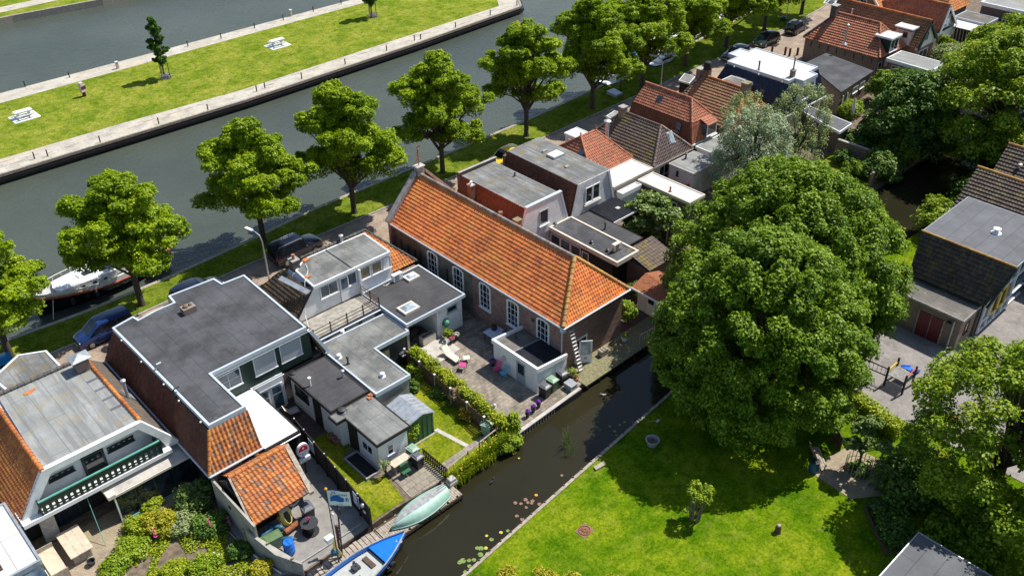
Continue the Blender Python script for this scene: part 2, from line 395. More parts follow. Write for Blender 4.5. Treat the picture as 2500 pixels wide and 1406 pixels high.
plain('mossy_wood', (0.22, 0.2, 0.11), 0.9, 0.25, 5, stain=(0.12, 0.13, 0.05), stain_amt=0.6)
plain('terracotta', (0.36, 0.15, 0.08), 0.8, 0.15, 5)
plain('terracotta_dark', (0.2, 0.12, 0.09), 0.8, 0.15, 5)
plain('orange_tile_plain', (0.45, 0.16, 0.05), 0.75, 0.25, 5)
plain('bark', (0.07, 0.055, 0.04), 0.95, 0.35, 6, stain=(0.06, 0.08, 0.02), stain_amt=0.5, bmp=0.6)
plain('pale_bark', (0.2, 0.16, 0.11), 0.95, 0.3, 6, bmp=0.6)
plain('steel', (0.35, 0.36, 0.38), 0.35, 0.1, 5, metal=0.7)
plain('galv', (0.5, 0.52, 0.54), 0.4, 0.1, 5, metal=0.5)
plain('rust', (0.26, 0.09, 0.035), 0.85, 0.35, 6)
plain('brass', (0.5, 0.35, 0.1), 0.4, 0.1, 5, metal=0.6)
plain('pink_paint', (0.75, 0.03, 0.2), 0.4, 0.05)
plain('sky_paint', (0.1, 0.42, 0.62), 0.4, 0.05)
plain('barrel_blue', (0.015, 0.16, 0.62), 0.4, 0.08)
plain('cylinder_blue', (0.02, 0.1, 0.17), 0.45, 0.15)
plain('boat_blue', (0.01, 0.17, 0.62), 0.35, 0.08, 2, stain=(0.03, 0.12, 0.35), stain_amt=0.3)
plain('boat_grey', (0.42, 0.43, 0.41), 0.6, 0.1, 3, stain=(0.26, 0.25, 0.22), stain_amt=0.5)
plain('mint_paint', (0.3, 0.48, 0.4), 0.5, 0.08, 3, stain=(0.5, 0.58, 0.52), stain_amt=0.4)
plain('worn_grey_paint', (0.3, 0.31, 0.31), 0.7, 0.3, 3, stain=(0.14, 0.15, 0.15), stain_amt=0.6)
plain('gelcoat', (0.82, 0.8, 0.74), 0.25, 0.03, 2, bmp=0)
plain('gelcoat_white', (0.88, 0.88, 0.87), 0.25, 0.02, 2, bmp=0)
plain('hull_black', (0.012, 0.01, 0.012), 0.25, 0.2, 2, bmp=0)
plain('hull_red', (0.55, 0.1, 0.06), 0.4, 0.08, 2, bmp=0)
plain('varnish', (0.42, 0.22, 0.07), 0.35, 0.15, 4)
plain('rope', (0.6, 0.52, 0.36), 0.9, 0.1, 8)
plain('rope_yellow', (0.7, 0.55, 0.12), 0.8, 0.1, 8)
plain('rubber', (0.015, 0.015, 0.016), 0.8, 0.2, 5)
plain('buoy_orange', (0.8, 0.32, 0.02), 0.5, 0.05)
plain('red_paint', (0.55, 0.02, 0.03), 0.4, 0.08)
plain('wine_red', (0.13, 0.012, 0.018), 0.5, 0.15, 3)
plain('yellow_paint', (0.75, 0.5, 0.03), 0.4, 0.05)
plain('orange_paint', (0.7, 0.2, 0.03), 0.5, 0.05)
plain('sign_blue', (0.02, 0.05, 0.25), 0.5, 0.05)
plain('flag_white', (0.88, 0.89, 0.92), 0.8, 0.03, bmp=0)
plain('flag_blue', (0.01, 0.14, 0.5), 0.8, 0.05, bmp=0)
plain('flag_navy', (0.03, 0.06, 0.2), 0.8, 0.05, bmp=0)
plain('paper_pale', (0.55, 0.6, 0.72), 0.6, 0.04, bmp=0)
plain('cushion_cream', (0.75, 0.68, 0.52), 0.9, 0.05)
plain('curtain', (0.25, 0.2, 0.13), 0.9, 0.25, 9)
plain('screen_grey', (0.36, 0.39, 0.42), 0.6, 0.04, bmp=0)
plain('car_navy', (0.01, 0.035, 0.14), 0.3, 0.05, bmp=0, coat=0.6)
plain('car_black', (0.006, 0.009, 0.024), 0.3, 0.05, bmp=0, coat=0.6)
plain('car_yellow', (0.8, 0.55, 0.02), 0.3, 0.04, bmp=0, coat=0.6)
plain('car_green', (0.012, 0.035, 0.03), 0.28, 0.05, bmp=0, coat=0.6)
plain('car_silver', (0.2, 0.24, 0.32), 0.3, 0.05, metal=0.3, bmp=0, coat=0.6)
plain('car_blue', (0.01, 0.22, 0.5), 0.3, 0.05, bmp=0, coat=0.6)
plain('tail_red', (0.5, 0.01, 0.01), 0.25, 0.05, bmp=0)
plain('lamp_clear', (0.7, 0.72, 0.72), 0.15, 0.05, bmp=0)
plain('plate_yellow', (0.8, 0.6, 0.02), 0.5, 0.03, bmp=0)
plain('alloy', (0.35, 0.34, 0.32), 0.35, 0.1, 5, metal=0.6, bmp=0)
plain('corrugated_dark', (0.03, 0.034, 0.045), 0.55, 0.25, 3, stain=(0.2, 0.17, 0.13), stain_amt=0.25)
plain('soil', (0.16, 0.12, 0.085), 0.95, 0.35, 3, stain=(0.05, 0.05, 0.02), stain_amt=0.6, bmp=0.5)
plain('charcoal_mat', (0.012, 0.012, 0.014), 0.9, 0.2, 6)
plain('petal_purple', (0.2, 0.02, 0.4), 0.7, 0.2)
plain('petal_pink', (0.7, 0.05, 0.3), 0.7, 0.2)
plain('petal_white', (0.75, 0.72, 0.7), 0.7, 0.1)
plain('petal_yellow', (0.8, 0.55, 0.02), 0.7, 0.1)
plain('lily_pad', (0.16, 0.24, 0.05), 0.5, 0.2, 6)
plain('lily_yellow', (0.5, 0.45, 0.06), 0.5, 0.2, 6)
plain('lily_rust', (0.24, 0.13, 0.09), 0.5, 0.25, 6)
plain('plaster_dirty', (0.36, 0.34, 0.3), 0.9, 0.15, 1.5, stain=(0.18, 0.16, 0.12), stain_amt=0.6)
plain('thatch_grey', (0.11, 0.09, 0.075), 0.95, 0.25, 3, stain=(0.14, 0.12, 0.05), stain_amt=0.6, bmp=0.5)
glassmat('dark_glass'); glassmat('blue_glass', (0.06, 0.09, 0.12)); glassmat('skylight_glass', (0.3, 0.36, 0.4), 0.1)
glassmat('car_glass', (0.008, 0.012, 0.016), 0.12)
brick('dark_brick', (0.1, 0.06, 0.05), (0.16, 0.1, 0.08), (0.2, 0.18, 0.16), stain=(0.07, 0.06, 0.05))
brick('church_brick', (0.21, 0.085, 0.07), (0.44, 0.24, 0.19), (0.34, 0.29, 0.25), bw=0.3, bh=0.09, stain=(0.12, 0.085, 0.075), amt=0.6)
brick('brown_brick', (0.2, 0.13, 0.09), (0.3, 0.2, 0.14), (0.3, 0.27, 0.23), stain=(0.12, 0.1, 0.07), amt=0.5)
brick('red_brick', (0.3, 0.1, 0.06), (0.4, 0.16, 0.1), (0.35, 0.28, 0.24))
brick('white_brick', (0.7, 0.71, 0.72), (0.78, 0.79, 0.8), (0.55, 0.56, 0.57), bw=0.22, bh=0.07, ms=0.008)
felt('felt_dark', (0.068, 0.07, 0.078), 'y', amt=0.25, var=0.35, stain=(0.13, 0.12, 0.1))
felt('felt_dark_x', (0.06, 0.06, 0.065), 'x', amt=0.15, var=0.2, stain=(0.15, 0.13, 0.11))
felt('felt_mid', (0.19, 0.195, 0.185), 'y', var=0.35, amt=0.5, stain=(0.27, 0.26, 0.22), streak=0.25)
felt('felt_pale', (0.3, 0.31, 0.3), 'y', amt=0.45, stain=(0.3, 0.24, 0.12), streak=0.65, var=0.15)
felt('felt_mossy', (0.2, 0.205, 0.2), 'y', amt=0.85, stain=(0.2, 0.15, 0.06), streak=0.8, var=0.35)
felt('felt_slate', (0.12, 0.125, 0.135), 'x', amt=0.15, stain=(0.2, 0.2, 0.2), var=0.15)
felt('felt_white', (0.62, 0.61, 0.58), 'y', amt=0.3, stain=(0.5, 0.46, 0.4), var=0.06, width=1.6)
felt('felt_brown', (0.15, 0.135, 0.12), 'y', amt=0.5, stain=(0.3, 0.27, 0.22))
OR = [(0.5, 0.15, 0.035), (0.6, 0.2, 0.04), (0.42, 0.12, 0.04), (0.62, 0.24, 0.06), (0.52, 0.17, 0.04), (0.36, 0.11, 0.05), (0.58, 0.22, 0.05)]
tile('orange_tile', OR, lichen=(0.45, 0.26, 0.03), amt=0.35)
tile('church_tile', [(0.78, 0.2, 0.04), (0.82, 0.25, 0.05), (0.66, 0.16, 0.05), (0.8, 0.27, 0.06), (0.7, 0.2, 0.05), (0.55, 0.14, 0.05), (0.8, 0.23, 0.04), (0.45, 0.15, 0.08)], lichen=(0.6, 0.3, 0.06), amt=0.4, lscale=0.7)
tile('shed_tile', OR + [(0.2, 0.13, 0.1), (0.3, 0.14, 0.08), (0.12, 0.12, 0.13), (0.65, 0.28, 0.1)], lichen=(0.3, 0.2, 0.06), amt=0.3)
tile('red_tile', [(0.46, 0.15, 0.075), (0.55, 0.2, 0.1), (0.4, 0.12, 0.065), (0.5, 0.19, 0.1), (0.3, 0.13, 0.09)], lichen=(0.3, 0.17, 0.07), amt=0.5)
tile('rust_tile', [(0.12, 0.035, 0.022), (0.17, 0.05, 0.025), (0.09, 0.03, 0.022), (0.2, 0.065, 0.03), (0.07, 0.035, 0.03)], lichen=(0.1, 0.08, 0.03), amt=0.5)
tile('flank_tile', [(0.17, 0.052, 0.028), (0.22, 0.07, 0.033), (0.13, 0.042, 0.028), (0.2, 0.075, 0.036)], lichen=(0.15, 0.08, 0.035), amt=0.5)
tile('brown_tile', [(0.27, 0.13, 0.06), (0.33, 0.17, 0.08), (0.22, 0.11, 0.06), (0.3, 0.15, 0.08)], lichen=(0.22, 0.18, 0.05), amt=0.55)
tile('dark_tile', [(0.06, 0.045, 0.038), (0.09, 0.065, 0.05), (0.05, 0.04, 0.035), (0.11, 0.075, 0.055)], lichen=(0.2, 0.15, 0.03), amt=0.55)
tile('mossy_tile', [(0.12, 0.09, 0.075), (0.16, 0.115, 0.095), (0.1, 0.075, 0.065), (0.14, 0.1, 0.085)], lichen=(0.2, 0.15, 0.012), amt=1.0, lscale=1.6)
tile('maroon_tile', [(0.15, 0.105, 0.095), (0.2, 0.145, 0.13), (0.13, 0.09, 0.085)], lichen=(0.2, 0.17, 0.12), amt=0.3)
tile('navy_tile', [(0.012, 0.02, 0.06), (0.02, 0.03, 0.08), (0.01, 0.016, 0.05)], rough=0.35)
tile('ridge_dark', [(0.05, 0.05, 0.055), (0.08, 0.075, 0.075), (0.1, 0.09, 0.08)], lichen=(0.2, 0.18, 0.14), amt=0.4)
tile('ridge_grey', [(0.3, 0.28, 0.26), (0.4, 0.2, 0.12), (0.15, 0.14, 0.14), (0.35, 0.33, 0.32)], lichen=(0.45, 0.28, 0.08), amt=0.4)
tile('ridge_lichen', [(0.5, 0.24, 0.06), (0.56, 0.3, 0.08), (0.4, 0.2, 0.08)], lichen=(0.45, 0.33, 0.06), amt=0.7)

def grassmat(name, a, b_, c, dry, amt, sc_=1.0):
    m, t, b = newmat(name); v = coord(t)
    big = noise(t, v, 0.3 * sc_, 5, 0.6); mid = noise(t, v, 1.3, 6, 0.7); fine = noise(t, v, 5.5, 4, 0.75)
    col = ramp(t, big, [(0.38, a), (0.5, b_), (0.62, c)])
    col = mix(t, 1.0, col, ramp(t, mid, [(0.36, (0.62, 0.72, 0.5)), (0.5, (1, 1, 1)), (0.64, (1.35, 1.2, 1.2))]), 'MULTIPLY')
    col = mix(t, 1.0, col, ramp(t, fine, [(0.34, (0.5, 0.6, 0.45)), (0.5, (1, 1, 1)), (0.66, (1.45, 1.3, 1.4))]), 'MULTIPLY')
    d = thr(t, noise(t, v, 0.9, 8, 0.75), 0.52, 0.66); col = mix(t, mul(t, d, amt), col, dry)
    t.links.new(col, b.inputs['Base Color']); b.inputs['Roughness'].default_value = 1.0; b.inputs['Specular IOR Level'].default_value = 0.0
    bump(t, b, fine, 0.8, 0.12); return m
grassmat('lawn_grass', (0.06, 0.135, 0.004), (0.105, 0.185, 0.005), (0.165, 0.225, 0.01), (0.33, 0.32, 0.05), 0.35)
grassmat('island_grass', (0.12, 0.18, 0.014), (0.17, 0.22, 0.022), (0.225, 0.25, 0.035), (0.3, 0.28, 0.1), 0.5)
grassmat('quay_grass', (0.09, 0.14, 0.012), (0.13, 0.18, 0.016), (0.18, 0.21, 0.03), (0.24, 0.23, 0.06), 0.5)
grassmat('garden_grass', (0.12, 0.17, 0.008), (0.17, 0.21, 0.012), (0.23, 0.24, 0.02), (0.3, 0.27, 0.06), 0.5)
brick('road_brick', (0.3, 0.22, 0.17), (0.38, 0.29, 0.22), (0.24, 0.19, 0.14), bw=0.2, bh=0.1, floor=True, stain=(0.42, 0.34, 0.22), amt=0.35, ms=0.01)
brick('flag_paving', (0.27, 0.23, 0.18), (0.4, 0.34, 0.27), (0.14, 0.13, 0.1), bw=0.5, bh=0.5, floor=True, stain=(0.18, 0.17, 0.13), amt=0.45, ms=0.02)
brick('patio_paving', (0.17, 0.145, 0.115), (0.33, 0.27, 0.2), (0.12, 0.11, 0.09), bw=0.4, bh=0.3, floor=True, stain=(0.4, 0.35, 0.28), amt=0.4, ms=0.02)
brick('wharf_paving', (0.48, 0.45, 0.39), (0.56, 0.53, 0.46), (0.33, 0.27, 0.2), bw=1.2, bh=0.6, floor=True, stain=(0.42, 0.34, 0.22), amt=0.4, ms=0.02)
brick('school_paving', (0.23, 0.21, 0.195), (0.29, 0.265, 0.245), (0.25, 0.23, 0.21), bw=0.3, bh=0.3, floor=True, stain=(0.22, 0.2, 0.18), amt=0.5)
brick('dark_paving', (0.09, 0.05, 0.045), (0.13, 0.08, 0.07), (0.06, 0.05, 0.05), bw=0.2, bh=0.2, floor=True, ms=0.012)
brick('sand_paving', (0.36, 0.28, 0.2), (0.46, 0.37, 0.27), (0.22, 0.18, 0.12), bw=0.22, bh=0.11, floor=True, stain=(0.24, 0.22, 0.1), amt=0.5, rz=0.6)
def watermat(name, c1, c2, scale, strength, dist, rough=0.06, str2=0.3, ang=0.5):
    m, t, b = newmat(name)
    col = ramp(t, noise(t, coord(t), 0.06, 4), [(0.35, c1), (0.65, c2)])
    t.links.new(col, b.inputs['Base Color']); b.inputs['Roughness'].default_value = rough; b.inputs['IOR'].default_value = 1.33
    n1 = noise(t, coord(t, sx=1.0, sy=2.2, rz=ang), scale, 3, 0.55); n2 = noise(t, coord(t, sx=1, sy=2, rz=ang), scale * 0.22, 3, 0.5)
    bu = t.nodes.new('ShaderNodeBump'); bu.inputs['Strength'].default_value = strength; bu.inputs['Distance'].default_value = dist
    b2 = t.nodes.new('ShaderNodeBump'); b2.inputs['Strength'].default_value = str2; b2.inputs['Distance'].default_value = dist * 2.5
    t.links.new(n1, bu.inputs['Height']); t.links.new(n2, b2.inputs['Height']); t.links.new(bu.outputs[0], b2.inputs['Normal']); t.links.new(b2.outputs[0], b.inputs['Normal'])
    return m
watermat('canal_mat', (0.056, 0.068, 0.054), (0.076, 0.088, 0.07), 3.0, 0.8, 0.07, 0.07, 0.45)
watermat('ditch_mat', (0.018, 0.017, 0.009), (0.028, 0.025, 0.012), 2.5, 0.2, 0.02, 0.02, 0.12)

# ---------------------------------------------------------------- land and water
BIGX0, BIGX1 = -160, 420
struct('canal_water', MB().add([(BIGX0, 25, -0.9), (BIGX1, 25, -0.9), (BIGX1, 520, -0.9), (BIGX0, 520, -0.9)], [(0, 1, 2, 3)]), 'canal_mat')
struct('ditch_water', MB().add([(BIGX0, -12, -0.5), (BIGX1, -12, -0.5), (BIGX1, 2, -0.5), (BIGX0, 2, -0.5)], [(0, 1, 2, 3)]), 'ditch_mat')
struct('water_bed', MB().add([(BIGX0, -200, -2.6), (BIGX1, -200, -2.6), (BIGX1, 520, -2.6), (BIGX0, 520, -2.6)], [(0, 1, 2, 3)]), 'soil')
quay = [(-160, 31.5), (-35, 32.4), (-27.7, 32.4), (-21.7, 31.9), (-14.9, 31.9), (-7.1, 32.4), (0.4, 33.2), (12.7, 33.4), (28.4, 33.7), (44, 34.8), (61.2, 36.1), (75.9, 38), (110, 43), (BIGX1, 80)]
bank = [(BIGX1, -0.5), (60, -0.5), (44, -0.5), (20, -0.8), (8.0, -0.9), (0.1, -0.95), (-0.5, -1.1), (-6.1, -1.3), (-7.0, -1.7), (-12.6, -1.9), (-12.8, -1.3), (-16.3, -1.1), (-22.6, -1.35), (-23.5, -1.6), (-40, -1.6), (-160, -1.6)]
struct('ground', MB().prism(quay[::-1] + bank[::-1], -2.6, 0.0), 'soil')
lawn_edge = [(-160, -12), (-60, -9.6), (-30, -8.4), (-22.5, -8.0), (-16.1, -7.7), (-9.5, -7.1), (-1.6, -6.4), (4, -5.9), (14, -5.9), (26, -6.6), (40, -7.6), (60, -7.0), (BIGX1, -7)]
struct('lawn', MB().prism(lawn_edge[::-1] + [(-160, -200), (BIGX1, -200)], -2.6, 0.0), 'lawn_grass')
isl = [(-160, 59.6), (-60, 60.2), (-18.2, 60.8), (8.7, 60.3), (33.4, 61.2), (54.6, 62.7), (57.5, 66.5), (57.5, 82.6), (-160, 81.8)]
struct('island', MB().prism(isl, -2.6, 0.0), 'wharf_paving')
struct('island_lawn', MB().prism([(-160, 63.8), (-17.1, 64.3), (-4.2, 64.0), (10.3, 63.2), (28.9, 64.0), (52.6, 65.0), (54.5, 67.5), (54.5, 80.2), (20, 79.8), (-10, 79.2), (-160, 79.2)], -0.05, 0.03), 'island_grass')
struct('far_bank', MB().prism([(-160, 110.6), (0, 111.2), (12.5, 109.6), (60, 109), (BIGX1, 109), (BIGX1, 520), (-160, 520)], -2.6, 0.0), 'island_grass')
struct('far_path', MB().prism([(-160, 113.4), (2, 113.6), (BIGX1, 112), (BIGX1, 114.6), (2, 116.2), (-160, 116.0)], -0.05, 0.02), 'wharf_paving')
# quay: grass strip, kerb, brick road
gi = [(-160, 31.1), (-27.7, 32.0), (-21.7, 31.55), (-14.9, 31.55), (-7.1, 32.05), (0.4, 32.85), (12.7, 33.0), (28.4, 33.3), (44, 34.4), (61.2, 35.7), (75.9, 37.6), (110, 42.6), (BIGX1, 79.6)]
rd = [(BIGX1, 60), (110, 36), (84, 31.8), (72.9, 30.6), (58.3, 30.2), (48.5, 29.9), (38.1, 29.5), (24.2, 29.1), (13.6, 29.0), (4.9, 28.7), (-2.4, 28.8), (-8.8, 28.9), (-23.8, 28.3), (-35, 28.6), (-160, 27.5)]
struct('quay_lawn', MB().prism((gi + rd)[::-1], -0.05, 0.05), 'quay_grass')
road = [(x, y) for x, y in rd]
struct('road', MB().prism(road + [(-160, 20.9), (40, 21.3), (62, 22), (84, 24), (BIGX1, 45)], -0.05, 0.012), 'road_brick')
mb = MB(); trim = [(x, y + 0.0) for x, y in rd]
for i in range(len(trim) - 1):
    a, b = Vector((*trim[i], 0)), Vector((*trim[i + 1], 0)); d = (b - a).normalized(); nn = Vector((-d.y, d.x, 0)) * -0.16
    mb.slab(a + Vector((0, 0, 0.0)), b - a, -nn, Vector((0, 0, 0.1)))
struct('kerb', mb, 'stone_grey')
# quay coping boards
def coping(name, pts, wd, z0, z1, mat):
    mb = MB()
    for i in range(len(pts) - 1):
        a, b = Vector((*pts[i], z0)), Vector((*pts[i + 1], z0)); d = (b - a).normalized(); nn = Vector((-d.y, d.x, 0)) * wd
        mb.slab(a - d * 0.01, b - a + d * 0.01, nn, Vector((0, 0, z1 - z0)))
    return struct(name, mb, mat)
coping('quay_edge', quay, -0.35, -0.3, 0.06, 'gwd')
coping('wharf_edge', isl[:8], -0.28, -0.2, 0.1, 'gwd')
coping('wharf_ledge', isl[:8], -0.62, -0.62, -0.34, 'hull_black')
coping('far_bank_edge', [(-160, 110.6), (0, 111.2), (12.5, 109.6), (60, 109)], -0.4, -0.9, 0.08, 'gwd')
coping('far_bank_piling', [(-160, 110.4), (0, 111.0), (12.5, 109.4), (60, 108.8)], -0.1, -1.2, -0.05, 'hull_black')
# wharf: long joints of grown-over boards
mb = MB()
rl = random.Random(3)
for k in range(70):
    x = -60 + 1.66 * k + rl.random(); yy = 62.0 + 0.018 * max(0, x) + rl.choice((0, 0.55, 1.1)) + 0.012 * max(0, -x)
    mb.slab((x, yy, 0.0), (0.5 + rl.random() * 1.6, 0.02, 0), (0, 0.06, 0), (0, 0, 0.012))
tag(mb.build('wharf_weeds', 'rust'), 'rusty brown dead weeds in the wharf joints', 'weeds', kind='stuff')
# gardens, yards, paths of the house side
struct('church_patio', MB().prism([(-6.1, -1.25), (0.2, -0.95), (0.2, 9.9), (-6.3, 12.0)], -0.05, 0.010), 'patio_paving')
struct('deck_alley', MB().prism([(6.5, -0.9), (10.5, -0.85), (10.5, 20), (6.5, 20)], -0.05, 0.012), 'dark_paving')
struct('middle_lawn', MB().prism([(-12.5, -1.8), (-7.1, -1.6), (-6.6, 9.6), (-9.6, 9.6), (-9.6, 5.4), (-12.5, 5.4)], -0.05, 0.03), 'garden_grass')
struct('garden_path', MB().prism([(-10.2, 2.5), (-9.9, 2.5), (-9.3, -0.6), (-9.6, -0.6)], -0.05, 0.042), 'conc')
struct('stepping_path', MB().prism([(-12.3, -0.75), (-7.9, -0.55), (-7.9, -0.05), (-12.3, -0.2)], -0.05, 0.044), 'flag_paving')
struct('narrow_lawn', MB().prism([(-17.7, -0.95), (-15.3, -0.95), (-14.9, 1.5), (-15.9, 1.7), (-15.9, 4.6), (-15.1, 5.0), (-15.1, 7.2), (-17.0, 7.4)], -0.05, 0.03), 'garden_grass')
struct('courtyard', MB().prism([(-17.1, 7.4), (-15.1, 7.2), (-15.1, 12), (-17.8, 12.2)], -0.05, 0.020), 'dark_paving')
struct('slab_terrace', MB().prism([(-14.9, -1.1), (-12.4, -1.3), (-12.3, 2.6), (-14.7, 2.3)], -0.05, 0.034), 'flag_paving')
struct('concrete_yard', MB().prism([(-24.3, -0.3), (-22.55, -1.25), (-17.9, -1.15), (-17.1, 7.9), (-20.3, 8.2), (-24.0, 6.0)], -0.05, 0.026), 'yard_concrete')
struct('yard_kerb', MB().slab((-23.2, -0.75, 0), (4.9, -0.05, 0), (0, 0.09, 0), (0, 0, 0.13)), 'stone_grey')
struct('sandy_terrace', MB().prism([(-35, 10.4), (-35, 1), (-30.2, 3), (-29.6, 7.6), (-24.3, 8.2), (-24.3, 10.4)], -0.05, 0.016), 'sand_paving')
struct('school_yard', MB().prism([(12.4, -14.6), (22.4, -11.5), (34, -11.5), (34, -30), (13, -30), (12.9, -18.5)], -0.05, 0.03), 'school_paving')
struct('brick_path', MB().prism([(4.4, -16.2), (8.2, -17.0), (8.6, -19.8), (6.4, -21.0), (4.2, -19.4)], -0.05, 0.03), 'sand_paving')
struct('far_gardens', MB().prism([(20, 0), (46, 0), (46, 6), (20, 9)], -0.05, 0.008), 'quay_grass')
# ---------------------------------------------------------------- foliage
def leaves_mesh(name, C, D, size, rnd, mat, parent=None, loc=(0, 0, 0), aspect=0.8, tilt=0.42, seed=1):
    """many small leaf faces at C facing D; rnd gives each its tone"""
    g = np.random.default_rng(seed); n = len(C); C = np.asarray(C); D = np.asarray(D) + g.normal(0, tilt, (n, 3))
    D /= np.linalg.norm(D, axis=1)[:, None] + 1e-9
    T = np.cross(D, g.normal(0, 1, (n, 3))); T /= np.linalg.norm(T, axis=1)[:, None] + 1e-9; B = np.cross(D, T)
    s = (np.asarray(size) * g.uniform(0.65, 1.3, n))[:, None] * 0.5
    sag = D * s * 0.35
    V = np.empty((n, 4, 3)); V[:, 0] = C - T * s - sag; V[:, 1] = C - B * s * aspect; V[:, 2] = C + T * s - sag; V[:, 3] = C + B * s * aspect
    me = bpy.data.meshes.new(name); me.vertices.add(4 * n); me.loops.add(4 * n); me.polygons.add(n)
    me.vertices.foreach_set('co', (V.reshape(-1, 3) - np.asarray(loc)).astype(np.float32).ravel())
    me.loops.foreach_set('vertex_index', np.arange(4 * n, dtype=np.int32)); me.polygons.foreach_set('loop_start', np.arange(0, 4 * n, 4, dtype=np.int32))
    l = me.uv_layers.new(name='UVMap'); uv = np.zeros((n, 4, 2), dtype=np.float32); uv[:, :, 0] = np.clip(rnd, 0.01, 0.99)[:, None]; uv[:, :, 1] = g.random(n)[:, None]
    l.data.foreach_set('uv', uv.ravel()); me.materials.append(MATS[mat] if isinstance(mat, str) else mat); me.update(calc_edges=True); me.validate()
    o = bpy.data.objects.new(name, me); COL.objects.link(o)
    if parent is not None: o.parent = parent
    return o
def clump_leaves(centres, radii, per, g, flat=0.7, up=0.35, spread=0.28, inner=0.12):
    Cs, Ds, Rs = [], [], []
    for c, r in zip(centres, radii):
        n = int(per * (r ** 1.6)); d = g.normal(0, 1, (n, 3)); d[:, 2] += up; d /= np.linalg.norm(d, axis=1)[:, None]
        keep = d[:, 2] > -0.65; d = d[keep]; n = len(d)
        lump = 1 + 0.22 * np.sin(d[:, 0] * 5 + c[0] * 3) * np.sin(d[:, 1] * 5 + c[1] * 2) + 0.12 * np.sin(d[:, 2] * 9 + c[2])
        rad = r * lump * (1 - np.abs(g.normal(0, spread * 0.55, n))); inn = g.random(n) < inner; rad[inn] *= g.uniform(0.3, 0.8, inn.sum())
        p = d * rad[:, None]; p[:, 2] *= flat
        tone = g.normal(0, 0.09) + 0.45 + g.normal(0, 0.17, n) + 0.12 * d[:, 2]  # upward leaves toned lighter: highlight painted on clump tops, plus paler young growth
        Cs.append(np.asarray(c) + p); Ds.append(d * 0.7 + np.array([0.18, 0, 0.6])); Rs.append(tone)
    return np.concatenate(Cs), np.concatenate(Ds), np.concatenate(Rs)
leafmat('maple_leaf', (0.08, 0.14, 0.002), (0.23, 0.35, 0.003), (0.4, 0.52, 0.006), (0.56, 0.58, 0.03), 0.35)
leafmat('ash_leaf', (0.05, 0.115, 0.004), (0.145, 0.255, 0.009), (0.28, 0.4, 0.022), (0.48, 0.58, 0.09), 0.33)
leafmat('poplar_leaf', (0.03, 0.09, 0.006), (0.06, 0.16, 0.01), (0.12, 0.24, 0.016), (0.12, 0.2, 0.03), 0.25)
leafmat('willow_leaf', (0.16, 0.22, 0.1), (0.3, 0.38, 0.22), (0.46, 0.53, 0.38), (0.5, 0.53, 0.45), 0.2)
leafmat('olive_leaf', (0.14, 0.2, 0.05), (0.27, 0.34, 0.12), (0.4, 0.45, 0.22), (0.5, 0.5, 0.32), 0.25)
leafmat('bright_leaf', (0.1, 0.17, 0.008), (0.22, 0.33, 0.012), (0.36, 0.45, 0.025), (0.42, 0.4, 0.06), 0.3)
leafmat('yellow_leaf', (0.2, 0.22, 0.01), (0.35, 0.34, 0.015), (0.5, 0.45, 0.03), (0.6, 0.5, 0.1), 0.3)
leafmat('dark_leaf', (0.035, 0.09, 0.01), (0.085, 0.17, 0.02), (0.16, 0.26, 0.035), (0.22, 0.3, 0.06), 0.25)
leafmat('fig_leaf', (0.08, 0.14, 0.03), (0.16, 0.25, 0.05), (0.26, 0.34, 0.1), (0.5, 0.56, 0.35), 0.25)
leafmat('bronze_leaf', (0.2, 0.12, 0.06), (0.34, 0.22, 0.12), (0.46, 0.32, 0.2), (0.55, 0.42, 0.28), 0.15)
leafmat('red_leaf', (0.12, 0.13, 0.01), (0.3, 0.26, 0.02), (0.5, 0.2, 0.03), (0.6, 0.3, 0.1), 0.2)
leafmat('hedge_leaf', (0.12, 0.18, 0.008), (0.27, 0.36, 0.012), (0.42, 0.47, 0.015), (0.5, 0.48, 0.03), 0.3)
leafmat('dead_twig', (0.12, 0.08, 0.05), (0.2, 0.14, 0.09), (0.28, 0.21, 0.15), (0.35, 0.27, 0.2), 0.05)

